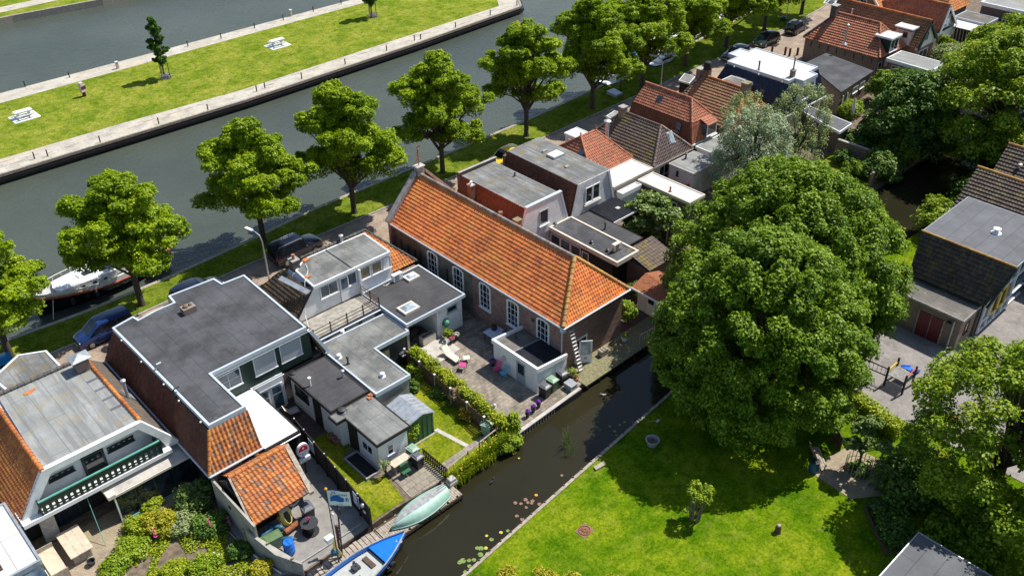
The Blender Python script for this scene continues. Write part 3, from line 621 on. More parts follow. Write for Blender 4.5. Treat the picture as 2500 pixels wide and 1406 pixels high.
def limb_tree(root, z_top, r0, limbs, mat='bark', lean=(0, 0), name='trunk'):
    mb = MB(); x, y, z = root.location
    mb.tube([(x, y, -0.15), (x + lean[0] * 0.1, y + lean[1] * 0.1, 0.35), (x + lean[0] * 0.5, y + lean[1] * 0.5, z_top * 0.5), (x + lean[0], y + lean[1], z_top)], [r0 * 1.5, r0, r0 * 0.75, r0 * 0.3], 10)
    for (zs, c) in limbs:
        s = Vector((x + lean[0] * zs / z_top, y + lean[1] * zs / z_top, zs)); e = Vector(c); m = s.lerp(e, 0.5) + Vector((0, 0, 0.25 * (e - s).length * 0.4))
        mb.tube([s, m, e], [r0 * 0.42, r0 * 0.24, r0 * 0.08], 6, cap=False)
    return mb.build(name, mat, root, sm=1)
def row_tree(name, label, x, y, h, R, seed, z0=2.6, mat='maple_leaf', nc=66, per=1550, leaf=0.175, group=None, bark='bark', prof=None, flat=0.72, r0=0.26):
    g = np.random.default_rng(seed); t = thing(name, label, 'tree', (x, y, 0), 0, group)
    prof = prof or [(0, 0.6), (0.12, 0.88), (0.3, 1.0), (0.5, 0.95), (0.68, 0.74), (0.84, 0.62), (0.95, 0.4), (1.0, 0.15)]
    cs, rs = [], []; nl = max(5, nc // 5); H = h - z0
    for j in range(nl):
        f = (j + 0.35 + 0.3 * g.random()) / nl; pr = np.interp(f, [p[0] for p in prof], [p[1] for p in prof]); q = 2.39996 * j + g.normal(0, 0.3)
        lr = R * g.uniform(0.4, 0.52); off = max(0, R * 1.14 * pr - lr * 0.85); off *= 1 if j % 4 else 0.3; lr *= 0.75 + 0.25 * pr
        lc = np.array([x + off * math.cos(q), y + off * math.sin(q), z0 + lr * 0.6 + f * (H - lr * 1.4)])
        for k in range(7):
            d = g.normal(0, 1, 3); d[2] = abs(d[2]) * 0.8 + (0.1 if k else 0.9); d /= np.linalg.norm(d); cr = lr * g.uniform(0.26, 0.46)
            cs.append(tuple(lc + d * (lr - cr * 0.35) * np.array([1, 1, 0.8]))); rs.append(cr)
        cs.append(tuple(lc)); rs.append(lr * 0.7)
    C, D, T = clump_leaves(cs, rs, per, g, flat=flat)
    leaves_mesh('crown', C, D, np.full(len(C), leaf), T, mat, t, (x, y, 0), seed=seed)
    lim = [(z0 * 0.8 + g.random() * (c[2] - z0) * 0.55, c) for c in cs[::2]]
    limb_tree(t, h * 0.78, r0, lim, bark); return t
def bush(name, label, cat, x, y, z0, rx, ry, h, mat, leaf=0.14, n=14, per=600, seed=1, stem=True, group=None, cr=0.45):
    g = np.random.default_rng(seed); t = thing(name, label, cat, (x, y, 0), 0, group); cs, rs = [], []
    for i in range(n):
        q = 2.39996 * i; rr = math.sqrt((i + 0.3) / n) * 0.8; f = g.uniform(0.25, 0.85) * (1 - 0.35 * rr)
        cs.append((x + rx * rr * math.cos(q), y + ry * rr * math.sin(q), z0 + h * f)); rs.append(cr * g.uniform(0.7, 1.25) * max(rx, ry, 0.45 * h))
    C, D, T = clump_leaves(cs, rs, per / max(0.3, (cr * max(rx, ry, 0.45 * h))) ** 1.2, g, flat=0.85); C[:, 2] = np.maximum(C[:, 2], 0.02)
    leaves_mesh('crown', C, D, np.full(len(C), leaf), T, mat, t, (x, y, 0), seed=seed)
    if stem:
        mb = MB()
        for i in range(4): c = cs[i * 3 % n]; mb.tube([(x + 0.05 * i, y, -0.05), (x * 0.5 + c[0] * 0.5, y * 0.5 + c[1] * 0.5, c[2] * 0.5), c], [0.05, 0.035, 0.012], 6)
        mb.build('stem', 'bark', t)
    return t
GR = 'street trees in a row along the quay grass'
T0 = row_tree('maple_tree', 'lime green maple cut by the left picture edge, trunk beside the dark blue people carrier', *W(28, 875), 11.5, 4.0, 101, group=GR)
T1 = row_tree('maple_tree', 'maple leaning over the white cruiser, trunk near the black car on the grass', *W(347, 745), 11.8, 4.3, 102, z0=3.2, group=GR)
T2 = row_tree('maple_tree', 'maple with a broad notched crown, trunk just behind the black off-roader', *W(645, 592), 11.6, 4.6, 103, group=GR)
T3 = row_tree('maple_tree', 'large maple on the bank between the off-roader and the church gable', *W(865, 520), 12.8, 4.7, 104, group=GR)
T4 = row_tree('maple_tree', 'maple standing right behind the stepped church gable and its iron finial', *W(1081, 423), 12.2, 4.5, 105, group=GR)
T5 = row_tree('maple_tree', 'maple on the bank above the yellow car, fully clear of its neighbours', *W(1285, 333), 12.6, 4.1, 106, z0=3.2, group=GR)
T6 = row_tree('maple_tree', 'maple whose trunk stands left of the square white ground box', *W(1445, 265), 12.5, 5.1, 107, group=GR)
T7 = row_tree('maple_tree', 'maple behind the curved lamp post, beside the moored pleasure boats', *W(1567, 212), 12.5, 5.0, 108, group=GR)
T8 = row_tree('maple_tree', 'maple with ivy at its foot between the boats and the silver car', *W(1673, 162), 12.5, 4.9, 109, group=GR)
T9 = row_tree('maple_tree', 'maple on the grass directly behind the silver parked car', *W(1772, 116), 12.4, 4.8, 110, group=GR)
T10 = row_tree('maple_tree', 'maple on the grass behind the dark green hatchback', *W(1865, 76), 12, 4.4, 111, group=GR)
T11 = row_tree('maple_tree', 'maple farthest along the quay, only its trunk and low leaves in view', *W(1956, 36), 12, 4.2, 112, group=GR)
def poplar(label, x, y, h, seed):
    t = row_tree('column_tree', label, x, y, h, 1.1, seed, z0=1.5, mat='poplar_leaf', nc=90, per=1500, leaf=0.17, prof=[(0, 0.7), (0.2, 1), (0.6, 0.85), (0.9, 0.6), (1, 0.4)], r0=0.1, flat=1.0, group='slim column trees on the island')
    mb = MB()
    for dx, dy in ((-0.5, -0.4), (0.5, -0.4), (0, 0.55)): mb.tube([(x + dx, y + dy, 0), (x + dx, y + dy, 2.1)], 0.045, 6)
    mb.build('tree_stake', 'bwd', t)
    g = np.random.default_rng(seed + 5); C = np.stack([x + g.normal(0.25, 0.35, 400), y + g.normal(0, 0.35, 400), g.uniform(0.05, 0.5, 400)], 1)
    if 'lavender' not in MATS: leafmat('lavender', (0.12, 0.12, 0.1), (0.25, 0.22, 0.3), (0.35, 0.3, 0.45), None, 0.1)
    leaves_mesh('foliage', C, np.tile([0, 0, 1.0], (400, 1)), np.full(400, 0.13), g.random(400), 'lavender', t, (x, y, 0), seed=seed)
poplar('slim dark green column tree left of the middle of the island', *W(403, 192), 7.6, 31)
poplar('slim dark green column tree cut off by the top edge of the photo', *W(908, 43), 7.4, 32)
# the big ash and the other large garden trees
def big_tree(name, label, x, y, cx, cy, z0, h, R, seed, mat, nc, per, leaf, prof=None, r0=0.4, crk=1.0, flat=0.75, cat='tree', sx=1.0, bark='bark'):
    g = np.random.default_rng(seed); t = thing(name, label, cat, (x, y, 0)); cs, rs = [], []
    prof = prof or [(0, 0.7), (0.15, 0.95), (0.35, 1.0), (0.6, 0.88), (0.8, 0.66), (0.93, 0.4), (1, 0.12)]
    for i in range(nc):
        f = (i + g.random()) / nc; f = 1 - (1 - f) ** 1.15 if g.random() < 0.5 else f; f = min(1, max(0, f + g.normal(0, 0.05))); pr = np.interp(f, [p[0] for p in prof], [p[1] for p in prof])
        q = 2.39996 * i + g.normal(0, 0.6); rr = R * pr * (g.uniform(0.78, 0.98) if i % 4 else g.uniform(0.2, 0.7)); cr = g.uniform(0.75, 1.35) * crk
        cs.append((cx + sx * rr * math.cos(q), cy + rr * math.sin(q), z0 + f * (h - z0 - cr * 0.5))); rs.append(cr)
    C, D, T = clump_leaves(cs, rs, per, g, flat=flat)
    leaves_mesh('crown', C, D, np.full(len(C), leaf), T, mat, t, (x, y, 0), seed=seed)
    lim = [(h * 0.2 + g.random() * c[2] * 0.4, c) for c in cs[::4]]
    limb_tree(t, h * 0.8, r0, lim, bark, lean=((cx - x), (cy - y))); return t
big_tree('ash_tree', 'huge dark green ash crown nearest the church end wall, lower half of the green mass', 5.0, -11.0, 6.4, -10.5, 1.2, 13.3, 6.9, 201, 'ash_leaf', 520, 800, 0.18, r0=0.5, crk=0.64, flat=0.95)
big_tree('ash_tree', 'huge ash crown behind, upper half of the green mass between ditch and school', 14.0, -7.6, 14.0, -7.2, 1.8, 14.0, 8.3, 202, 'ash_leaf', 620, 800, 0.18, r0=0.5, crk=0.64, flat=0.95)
big_tree('ash_tree', 'loose feathery ash in front of the playground at the right picture edge', 9.5, -25.4, 9.2, -25.0, 2.8, 11.5, 5.7, 203, 'bright_leaf', 150, 560, 0.19, r0=0.32, crk=0.75)
big_tree('ash_tree', 'sparse feathery ash at the lower right beside the grey flat garage', 7.5, -30.2, 7.3, -30.0, 2.0, 9.5, 4.0, 213, 'bright_leaf', 75, 560, 0.19, r0=0.25)
big_tree('broadleaf_tree', 'tall lime green tree at the right picture edge behind the water', 55, -5.5, 54, -5.5, 2, 13, 7.5, 204, 'bright_leaf', 200, 420, 0.24, r0=0.45)
big_tree('broadleaf_tree', 'dark leafy tree beside the water below the lime green tree', 50, 0.6, 49.5, 1.0, 1.5, 8.5, 4.4, 205, 'dark_leaf', 80, 300, 0.28, r0=0.3)
big_tree('broadleaf_tree', 'tree hugging the right picture edge below the long grey roofs', 66, -2, 66, -2, 2, 11, 6.5, 206, 'bright_leaf', 110, 260, 0.32, r0=0.4)
big_tree('silver_willow', 'silvery willow with loose upright sprays behind the tiled houses', 30.8, 6.8, 31.0, 6.8, 0.8, 8.4, 4.0, 207, 'willow_leaf', 190, 420, 0.15, prof=[(0, 0.9), (0.3, 1), (0.6, 0.85), (0.85, 0.7), (1, 0.35)], r0=0.2, crk=0.45, flat=1.5)
big_tree('silver_willow', 'olive green airy willow to the right of the silvery one', 38.5, 6.8, 38.5, 6.8, 1.0, 8.6, 3.0, 208, 'olive_leaf', 100, 420, 0.15, prof=[(0, 0.6), (0.3, 0.9), (0.6, 1), (0.85, 0.8), (1, 0.4)], r0=0.18, crk=0.4, flat=1.6)
big_tree('silver_willow', 'tall olive sprays of willow in front of the orange gambrel roof', 32.6, 9.3, 32.6, 9.3, 1.5, 8.6, 2.5, 218, 'olive_leaf', 75, 420, 0.15, prof=[(0, 0.6), (0.3, 0.9), (0.6, 1), (0.85, 0.8), (1, 0.4)], r0=0.15, crk=0.4, flat=1.6)
big_tree('fig_tree', 'pale leaved fig tree in the garden between corrugated canopy and long white roof', *W(1585, 575), *W(1590, 520, 2.2), 0.8, 3.9, 2.3, 209, 'fig_leaf', 36, 380, 0.3, r0=0.09, crk=0.6)
# bushes of the gardens behind the navy house
bush('laurel_bush', 'round glossy bush left of the long pale flat roof', 'bush', *W(2215, 240), 0, 2.2, 2.2, 3.4, 'dark_leaf', 0.2, 22, 800, 301)
bush('spindly_shrub', 'upright feathery shrub at the corner of the dark garage', 'bush', *W(2150, 250), 0, 1.5, 1.5, 4.0, 'ash_leaf', 0.2, 18, 700, 302)
bush('yellow_shrub', 'golden yellow shrub glowing in the middle of the dark trees', 'bush', *W(2255, 345), 0, 2.4, 2.4, 4.6, 'yellow_leaf', 0.22, 20, 700, 303)
bush('garden_shrub', 'lime green shrub left of the golden shrub', 'bush', *W(2200, 340), 0, 2.4, 2.2, 3.6, 'bright_leaf', 0.22, 20, 700, 304)
bush('laurel_bush', 'tall dark laurel beside the folded white parasol', 'bush', *W(2105, 375), 0, 1.7, 1.7, 3.6, 'dark_leaf', 0.2, 20, 800, 305)
bush('garden_shrub', 'bright green shrub above the bare brown twigs', 'bush', *W(2185, 400), 0, 1.9, 1.8, 2.8, 'bright_leaf', 0.18, 18, 800, 306)
bush('garden_shrub', 'low green mound at the foot of the garage door', 'bush', *W(2070, 280), 0, 1.7, 1.2, 1.3, 'bright_leaf', 0.16, 14, 700, 307)
bush('twiggy_bush', 'bare brown twiggy bush at the end of the garden wall', 'bush', *W(2160, 425), 0, 1.5, 1.5, 2.4, 'dead_twig', 0.12, 16, 500, 308)
bush('garden_shrub', 'dark shrub mass hanging over the narrow water', 'bush', 44.0, 0.3, -0.4, 2.2, 1.6, 3.0, 'dark_leaf', 0.24, 18, 700, 309)
bush('garden_shrub', 'dark green bush on the school side of the bright water', 'bush', 45, -8.8, 0, 3.2, 1.8, 2.6, 'dark_leaf', 0.22, 22, 700, 310)
bush('round_shrub', 'yellow green rounded shrub between the big ash and the school roof', 'bush', 37.5, -8.6, 0, 2.2, 1.7, 3.2, 'bright_leaf', 0.18, 20, 900, 311)
bush('rose_bush', 'cream flowering rose bush left of the open sheds', 'bush', *W(2300, 125), 0, 1.2, 1.2, 2.4, 'bright_leaf', 0.2, 12, 600, 312)
bush('garden_shrub', 'grey green spreading shrub in front of the white gable house', 'bush', *W(2325, 160), 0, 2.6, 2.4, 2.6, 'olive_leaf', 0.2, 22, 700, 313)
bush('garden_shrub', 'shrub by the corner of the garden wall', 'bush', *W(2060, 400), 0, 1.0, 1.0, 1.4, 'dark_leaf', 0.16, 10, 600, 314)
bush('garden_shrub', 'broad shrub below the curved wicker panel', 'bush', 42.0, 2.3, 0, 1.2, 1.2, 1.3, 'ash_leaf', 0.16, 10, 600, 315)
for i, (px, py, r, h, m, lb) in enumerate([(2420, 420, 3.2, 4.5, 'dark_leaf', 'dark bush at the far end of the bright water'), (2480, 470, 3.0, 5.5, 'ash_leaf', 'green bush behind the school tiles at the right edge')]):
    x, y = W(px, py); bush('bank_shrub', lb, 'bush', x, y, 0, r, r * 0.8, h, m, 0.25, 22, 600, 330 + i)
# ================================================================ church hall
ch = thing('church_hall', 'long brick church hall with bright orange hipped roof and arched white windows', 'church', (3.2, 10, 0))
MB().box(0.15, 0.9, -0.6, 6.35, 20.25, 4.12).build('wall', 'church_brick', ch)
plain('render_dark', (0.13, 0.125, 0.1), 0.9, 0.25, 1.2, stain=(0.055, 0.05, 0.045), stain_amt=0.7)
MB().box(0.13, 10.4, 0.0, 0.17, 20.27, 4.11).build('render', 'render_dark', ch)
slope(ch, (-0.1, 0.6, 4.2), (-0.1, 20.1, 4.2), (3.25, 20.1, 7.35), (3.25, 2.85, 7.35), 'church_tile', tw=0.225, th=0.285, amp=0.035, lift=0.045, seed=3)
slope(ch, (6.6, 0.6, 4.2), (6.6, 20.1, 4.2), (3.25, 20.1, 7.35), (3.25, 2.85, 7.35), 'church_tile', tw=0.225, th=0.285, seed=5)
slope(ch, (-0.1, 0.6, 4.2), (6.6, 0.6, 4.2), (3.25, 2.85, 7.35), (3.25, 2.85, 7.35), 'church_tile', tw=0.225, th=0.285, amp=0.05, seed=8, name='tiled_hip')
ridge(ch, (3.25, 2.8, 7.4), (3.25, 20.1, 7.4), 0.13, 'ridge_grey', 0.42)
ridge(ch, (-0.1, 0.62, 4.28), (3.25, 2.88, 7.43), 0.14, 'ridge_lichen', 0.42, 'hip_tiles'); ridge(ch, (6.6, 0.62, 4.28), (3.25, 2.88, 7.43), 0.14, 'ridge_lichen', 0.42, 'hip_tiles')
MB().tube([(-0.2, 0.5, 4.16), (-0.2, 20.1, 4.16)], 0.07, 8).tube([(-0.2, 0.5, 4.16), (6.7, 0.5, 4.16)], 0.07, 8).tube([(6.7, 0.5, 4.16), (6.7, 20.1, 4.16)], 0.07, 8).build('gutter', 'pbt', ch, sm=1)
MB().box(-0.14, 0.56, 4.02, 0.14, 20.2, 4.12).box(-0.14, 0.56, 4.02, 6.64, 0.89, 4.12).build('eaves_board', 'wpt', ch)
MB().tube([(-0.12, 0.55, 4.1), (-0.02, 0.8, 3.8), (-0.02, 0.8, 0)], 0.05, 8).box(-0.15, 0.55, 3.75, 0.12, 0.88, 4.0).build('drainpipe', 'pbt', ch, sm=1)
# gable with coping and pedestal
g0 = 20.12
MB().ext([(-0.15, g0, 0), (6.65, g0, 0), (6.65, g0, 4.25), (3.7, g0, 7.3), (2.8, g0, 7.3), (-0.15, g0, 4.25)], (0, 0.32, 0)).build('gable_wall', 'church_brick', ch)
MB().ext([(-0.35, g0 - 0.08, 4.3), (-0.35, g0 - 0.08, 4.45), (2.75, g0 - 0.08, 7.75), (2.75, g0 - 0.08, 7.5), (0.05, g0 - 0.08, 4.3)], (0, 0.46, 0)).ext([(6.85, g0 - 0.08, 4.3), (6.85, g0 - 0.08, 4.45), (3.75, g0 - 0.08, 7.75), (3.75, g0 - 0.08, 7.5), (6.45, g0 - 0.08, 4.3)], (0, 0.46, 0)).build('coping', 'stone_grey', ch)
pd = MB().box(2.92, g0 - 0.1, 7.3, 3.58, g0 + 0.4, 8.05).build('pedestal', 'stone_grey', ch)
MB().box(2.84, g0 - 0.16, 8.05, 3.66, g0 + 0.46, 8.14).build('capstone', 'conc', pd)
f = MB().tube([(3.25, g0 + 0.15, 8.1), (3.25, g0 + 0.15, 9.6)], 0.035, 6)
for z, r in ((8.6, 0.28), (8.95, 0.2), (9.25, 0.14)):
    f.tube([(3.25 - r, g0 + 0.15, z), (3.25, g0 + 0.15, z + 0.12), (3.25 + r, g0 + 0.15, z)], 0.022, 5); f.tube([(3.25, g0 + 0.15 - r, z), (3.25, g0 + 0.15, z + 0.12), (3.25, g0 + 0.15 + r, z)], 0.022, 5)
f.ball((3.25, g0 + 0.15, 9.5), 0.07, 8); f.slab((3.1, g0 + 0.15, 9.68), (0.4, 0, 0.05), (0, 0.012, 0), (0, 0, 0.12)).build('iron_finial', 'rust', ch)
for y in (14.5, 11.4, 8.35, 5.3, 2.2): winX(ch, y - 0.03, 1.35, 1.28, 2.3, 0.15 if y < 10 else 0.13, nx=3, nz=4, arch=True, fw_=0.13, proud=0.06)
for y in (19.2, 18.2, 17.3, 16.6, 13.3): MB().box(0.03, y, 1.6, 0.1, y + 0.06, 2.9).build('wall_tie', 'bkp', ch)
MB().box(0.1, 3.7, 2.9, 0.16, 3.95, 3.15).build('wall_vent', 'bkp', ch)
MB().tube([(-0.15, 19.3, 0.05), (-0.15, 19.3, 2.2)], 0.07, 8).tube([(-0.1, 18.0, 1.0), (-0.1, 18.0, 2.0)], 0.1, 8).build('flue_pipe', 'steel', ch, sm=1)
# open door in the end wall
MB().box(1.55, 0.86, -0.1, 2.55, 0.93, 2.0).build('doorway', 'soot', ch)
MB().box(1.47, 0.82, -0.1, 1.55, 0.93, 2.05).box(2.55, 0.82, -0.1, 2.63, 0.93, 2.05).box(1.47, 0.82, 2.05, 2.63, 0.93, 2.13).build('door_frame', 'wpt', ch)
d0 = Vector((1.75, 0.78, 0.0)); du = Vector((math.cos(math.radians(-38)), math.sin(math.radians(-38)), 0)); dn = Vector((du.y, -du.x, 0))
dr = MB().slab(d0, du * 0.95, (0, 0, 0.75), dn * 0.05).slab(d0 + Vector((0, 0, 0.75)), du * 0.13, (0, 0, 1.25), dn * 0.05).slab(d0 + du * 0.82 + Vector((0, 0, 0.75)), du * 0.13, (0, 0, 1.25), dn * 0.05).slab(d0 + Vector((0, 0, 1.88)) + du * 0.13, du * 0.69, (0, 0, 0.12), dn * 0.05).build('door', 'wpt', ch)
MB().slab(d0 + du * 0.13 + Vector((0, 0, 0.75)) + dn * 0.015, du * 0.69, (0, 0, 1.13), dn * 0.015).build('pane', 'skylight_glass', dr)
mb = MB()
for k in range(3): mb.slab(d0 + du * (0.38 + 0.08 * k) + dn * 0.05 + Vector((0, 0, 0.36)), du * 0.04, (0, 0, 0.18), dn * 0.008)
mb.tube([d0 + du * 0.88 + dn * 0.05 + Vector((0, 0, 1.0)), d0 + du * 0.88 + dn * 0.13 + Vector((0, 0, 1.0)), d0 + du * 0.78 + dn * 0.13 + Vector((0, 0, 1.0))], 0.02, 6).build('handle', 'bkp', dr)
# small white lean-to against the church
lt = thing('lean_to_shed', 'small white flat lean-to with grey door built against the church wall', 'shed', (-1.4, 2.6, 0))
MB().ext([(-2.75, 0.42, 0), (-2.75, 0.42, 1.95), (0.12, 0.42, 1.68), (0.12, 0.42, 0)], (0, 4.43, 0)).build('wall', 'wwl', lt)
MB().box(-2.85, 0.32, 1.95, -2.65, 4.95, 2.28).box(-2.65, 0.32, 1.95, -2.64, 4.95, 2.27).ext([(-2.64, 0.32, 1.9), (-2.64, 0.32, 2.27), (0.1, 0.32, 1.98), (0.1, 0.32, 1.7)], (0, 0.16, 0)).ext([(-2.64, 4.79, 1.9), (-2.64, 4.79, 2.27), (0.1, 4.79, 1.98), (0.1, 4.79, 1.7)], (0, 0.16, 0)).build('parapet', 'wpt', lt)
mb = MB()
for i in range(30):
    y = 0.52 + i * 0.082; mb.ext([(-2.63, y, 1.97), (-2.63, y + 0.041, 2.05), (-2.63, y + 0.082, 1.97)], (2.72, 0, -0.25))
mb.build('corrugated_roof', 'corrugated_dark', lt)
MB().slab((-2.64, 3.02, 1.95), (2.74, 0, -0.27), (0, 1.76, 0), (0, 0, 0.06)).build('felt_roof', 'felt_brown', lt); MB().slab((-2.6, 3.0, 2.02), (2.7, 0, -0.26), (0, 0.06, 0), (0, 0, 0.08)).build('flashing', 'zinc', lt)
vent(lt, -1.2, 4.2, 2.0, 0.3, 0.05)
dd = MB().box(-2.79, 1.55, 0.02, -2.74, 2.45, 1.85).build('door', 'screen_grey', lt); MB().box(-2.81, 1.7, 0.85, -2.785, 2.3, 1.7).build('pane', 'dark_glass', dd)
MB().box(-2.8, 1.47, 0, -2.74, 1.54, 1.9).box(-2.8, 2.46, 0, -2.74, 2.53, 1.9).build('door_frame', 'wpt', lt)
MB().tube([(-2.76, 3.75, 1.25), (-2.86, 3.75, 1.25)], 0.2, 14).build('wall_dial', 'galv', lt)
# ================================================================ house A (big dark flat roof)
A = thing('mansard_house', 'large house with dark stepped flat roof, tiled mansard flank and green back wall', 'house', (-18.5, 14, 0))
pa = [(-22.8, 7.1), (-20.4, 7.1), (-20.4, 11.3), (-13.5, 11.3), (-13.3, 19.8), (-15.0, 19.9), (-15.1, 20.9), (-18.5, 21.1), (-18.6, 20.1), (-19.9, 20.1), (-21.2, 19.9), (-21.3, 20.5), (-22.9, 20.2)]
flat_roof(A, pa, 5.4, 'felt_dark', 'pbt', 0.3, 0.14, 0.06)
MB().prism([(-22.7, 7.2), (-20.5, 7.2), (-20.5, 11.5), (-13.3, 11.5), (-13.1, 19.8), (-22.7, 20.0)], 2.6, 5.2).build('upper_wall', 'dgreen', A)
MB().prism([(-23.3, 6.5), (-20.4, 6.5), (-20.4, 11.5), (-12.7, 11.5), (-12.7, 20.6), (-23.3, 20.6)], 0, 2.75).build('lower_wall', 'dark_brick', A)
slope(A, (-23.75, 6.25, 2.75), (-23.75, 20.9, 2.75), (-22.85, 20.2, 5.15), (-22.85, 7.1, 5.15), 'rust_tile', tw=0.2, th=0.26, amp=0.05, seed=21)
slope(A, (-23.75, 6.25, 2.75), (-20.35, 6.25, 2.75), (-20.35, 7.1, 5.15), (-22.85, 7.1, 5.15), 'shed_tile', tw=0.26, th=0.3, amp=0.07, seed=22)
ridge(A, (-23.78, 6.22, 2.8), (-22.86, 7.08, 5.15), 0.1, 'orange_tile', 0.3, 'hip_tiles')
MB().ext([(-13.4, 11.2, 5.15), (-13.4, 11.2, 4.95), (-12.6, 11.2, 2.8), (-12.35, 11.2, 2.8), (-13.2, 11.2, 5.15)], (0, 8.8, 0)).build('side_slope', 'dark_tile', A)
MB().slab((-13.5, 11.12, 5.15), (1.15, 0, -2.4), (0.25, 0, 0), (0, 0.12, 0)).build('barge_board', 'pbt', A)
MB().tube([(-23.85, 6.1, 2.72), (-23.85, 20.9, 2.72)], 0.07, 8).tube([(-23.85, 6.1, 2.72), (-20.3, 6.1, 2.72)], 0.07, 8).build('gutter', 'pbt', A)
MB().box(-22.9, 6.46, 1.5, -20.9, 6.5, 2.6).build('wall_panel', 'pinkish_wall', A)
winY(A, -21.75, 1.85, 1.0, 0.65, 6.46, nx=1, nz=1)
for x in (-17.55, -15.6):
    wn = winY(A, x, 3.45, 1.6, 1.45, 11.5, nx=1, nz=1); MB().box(x + 0.08, 11.42, 3.53, x + 1.52, 11.44, 4.82).build('sun_screen', 'screen_grey', wn)
MB().box(-20.5, 11.3, 5.0, -13.3, 11.38, 5.16).build('fascia', 'wpt', A)
winY(A, -20.25, 3.5, 1.75, 1.3, 11.5, nx=2, nz=2, glass='blue_glass')
MB().box(-18.1, 11.42, 0, -15.75, 11.52, 2.75).build('door_surround', 'wwl', A)
for x in (-17.85, -16.85):
    dd = MB().box(x, 11.34, 0.02, x + 0.95, 11.42, 2.1).build('patio_door', 'wpt', A); MB().box(x + 0.14, 11.32, 0.2, x + 0.81, 11.345, 1.35).box(x + 0.14, 11.32, 1.48, x + 0.81, 11.345, 1.98).build('pane', 'blue_glass', dd)
MB().tube([(-17.95, 11.28, 2.7), (-15.7, 11.28, 2.7)], 0.05, 8).build('gutter', 'pbt', A)
x, y = W(460, 755, 5.6); cc = MB().box(x - 0.45, y - 0.32, 5.4, x + 0.45, y + 0.32, 5.85).build('chimney', 'brown_brick', A)
MB().ball((x - 0.15, y, 5.9), 0.2, 8, 0.8).ball((x + 0.2, y + 0.05, 5.9), 0.14, 8, 0.8).build('chimney_rubble', 'terracotta_dark', cc)
for px, py in ((388, 905), (432, 963)):
    x, y = W(px, py, 5.3); MB().tube([(x - 0.15, y, 4.6), (x - 0.15, y, 5.7), (x - 0.05, y, 5.82), (x + 0.25, y, 5.82)], 0.07, 8).build('flue', 'galv' if px < 400 else 'dgp', A, sm=1)
    mb = MB().slab((x - 0.4, y - 0.1, 4.1), (0.28, 0.0, 0.75), (0, 0.22, 0), (0.02, 0, -0.01)); mb.build('lead_flashing', 'zinc', A)
for px, py in ((297, 833), (345, 885), (400, 940), (437, 980), (490, 1032)):
    x, y = W(px, py, 5.3); MB().ball((x, y, 5.36), 0.07, 6).build('roof_lamp', 'wpt', A)
MB().tube([(x_, 11.42, 4.9) for x_ in (-19.3, -19.2)], 0.03, 5).build('bracket', 'wpt', A)
# white canopy behind house A
cn = thing('patio_canopy', 'white corrugated sheet canopy between the dark tiled flank and the black fence', 'canopy', (-19, 9, 0))
mb = MB()
for i in range(11):
    y = 6.05 + i * 0.53; mb.slab((-20.25, y, 2.62), (2.35, 0, 0), (0, 0.515, 0), (0, 0, 0.03))
mb.build('roof_sheet', 'wpt', cn)
MB().slab((-17.92, 5.95, 2.5), (0.07, 0, 0), (0, 5.95, 0), (0, 0, 0.2)).slab((-20.3, 5.92, 2.48), (2.45, 0, 0), (0, 0.08, 0), (0, 0, 0.14)).build('edge_beam', 'soot', cn)
for x, y in ((-17.95, 6.1), (-20.1, 6.1), (-17.95, 9.0)): MB().box(x - 0.06, y - 0.06, 0, x + 0.06, y + 0.06, 2.5).build('post', 'soot', cn)
MB().tube([(-20.3, 5.85, 2.45), (-17.9, 5.85, 2.45)], 0.05, 8).build('gutter', 'galv', cn)
MB().box(-18.0, 6.3, 0.1, -17.95, 11.9, 2.3).build('side_screen', 'soot', cn)
# ================================================================ house B (balcony)
B = thing('balcony_house', 'white gabled house with grey flat roof, orange tile flank and green balcony', 'house', (-28.4, 14, 0))
flat_roof(B, [(-31.1, 10.35), (-25.6, 10.35), (-25.6, 18.3), (-30.8, 18.3)], 5.4, 'felt_pale', 'zinc', 0.15, 0.08, 0.02)
MB().prism([(-31.0, 11.6), (-25.7, 11.6), (-25.7, 18.2), (-31.0, 18.2)], 2.8, 5.25).build('upper_wall', 'wwl', B)
MB().prism([(-32.9, 11.4), (-24.1, 11.4), (-24.1, 20.4), (-32.9, 20.4)], 0, 2.6).build('lower_wall', 'soot', B)
slope(B, (-33.25, 10.2, 2.5), (-33.25, 20.4, 2.5), (-31.15, 18.3, 5.4), (-31.15, 10.2, 5.4), 'orange_tile', tw=0.22, th=0.28, amp=0.06, seed=31)
slope(B, (-23.9, 10.3, 2.8), (-23.9, 20.6, 2.8), (-25.5, 18.3, 5.35), (-25.5, 10.3, 5.35), 'thatch_grey', tw=0.25, th=0.3, amp=0.012, lift=0.01, seed=32)
ridge(B, (-31.15, 10.1, 5.45), (-31.15, 18.3, 5.45), 0.14, 'orange_tile', 0.35); ridge(B, (-25.5, 10.3, 5.45), (-25.5, 18.1, 5.45), 0.13, 'orange_tile', 0.35)
ridge(B, (-31.2, 18.35, 5.5), (-25.6, 18.35, 5.5), 0.13, 'ridge_dark', 0.4)
slope(B, (-33.2, 20.4, 2.6), (-24, 20.4, 2.6), (-25.6, 18.4, 5.35), (-31.1, 18.4, 5.35), 'dark_tile', tw=0.25, th=0.3, seed=33)
gp = [(-33.35, 10.2), (-31.2, 10.2)]
MB().ext([(x, 10.05, z) for x, z in ((-33.2, 2.6), (-31.2, 5.5), (-25.5, 5.5), (-23.65, 2.75), (-24.5, 2.75), (-24.85, 3.75), (-25.8, 5.1), (-30.8, 5.1), (-31.85, 3.7), (-32.3, 2.6))], (0, 0.3, 0)).build('gable_frame', 'wwl', B)
MB().box(-33.1, 9.65, 2.62, -24.4, 11.0, 2.88).build('balcony_floor', 'wwl', B)
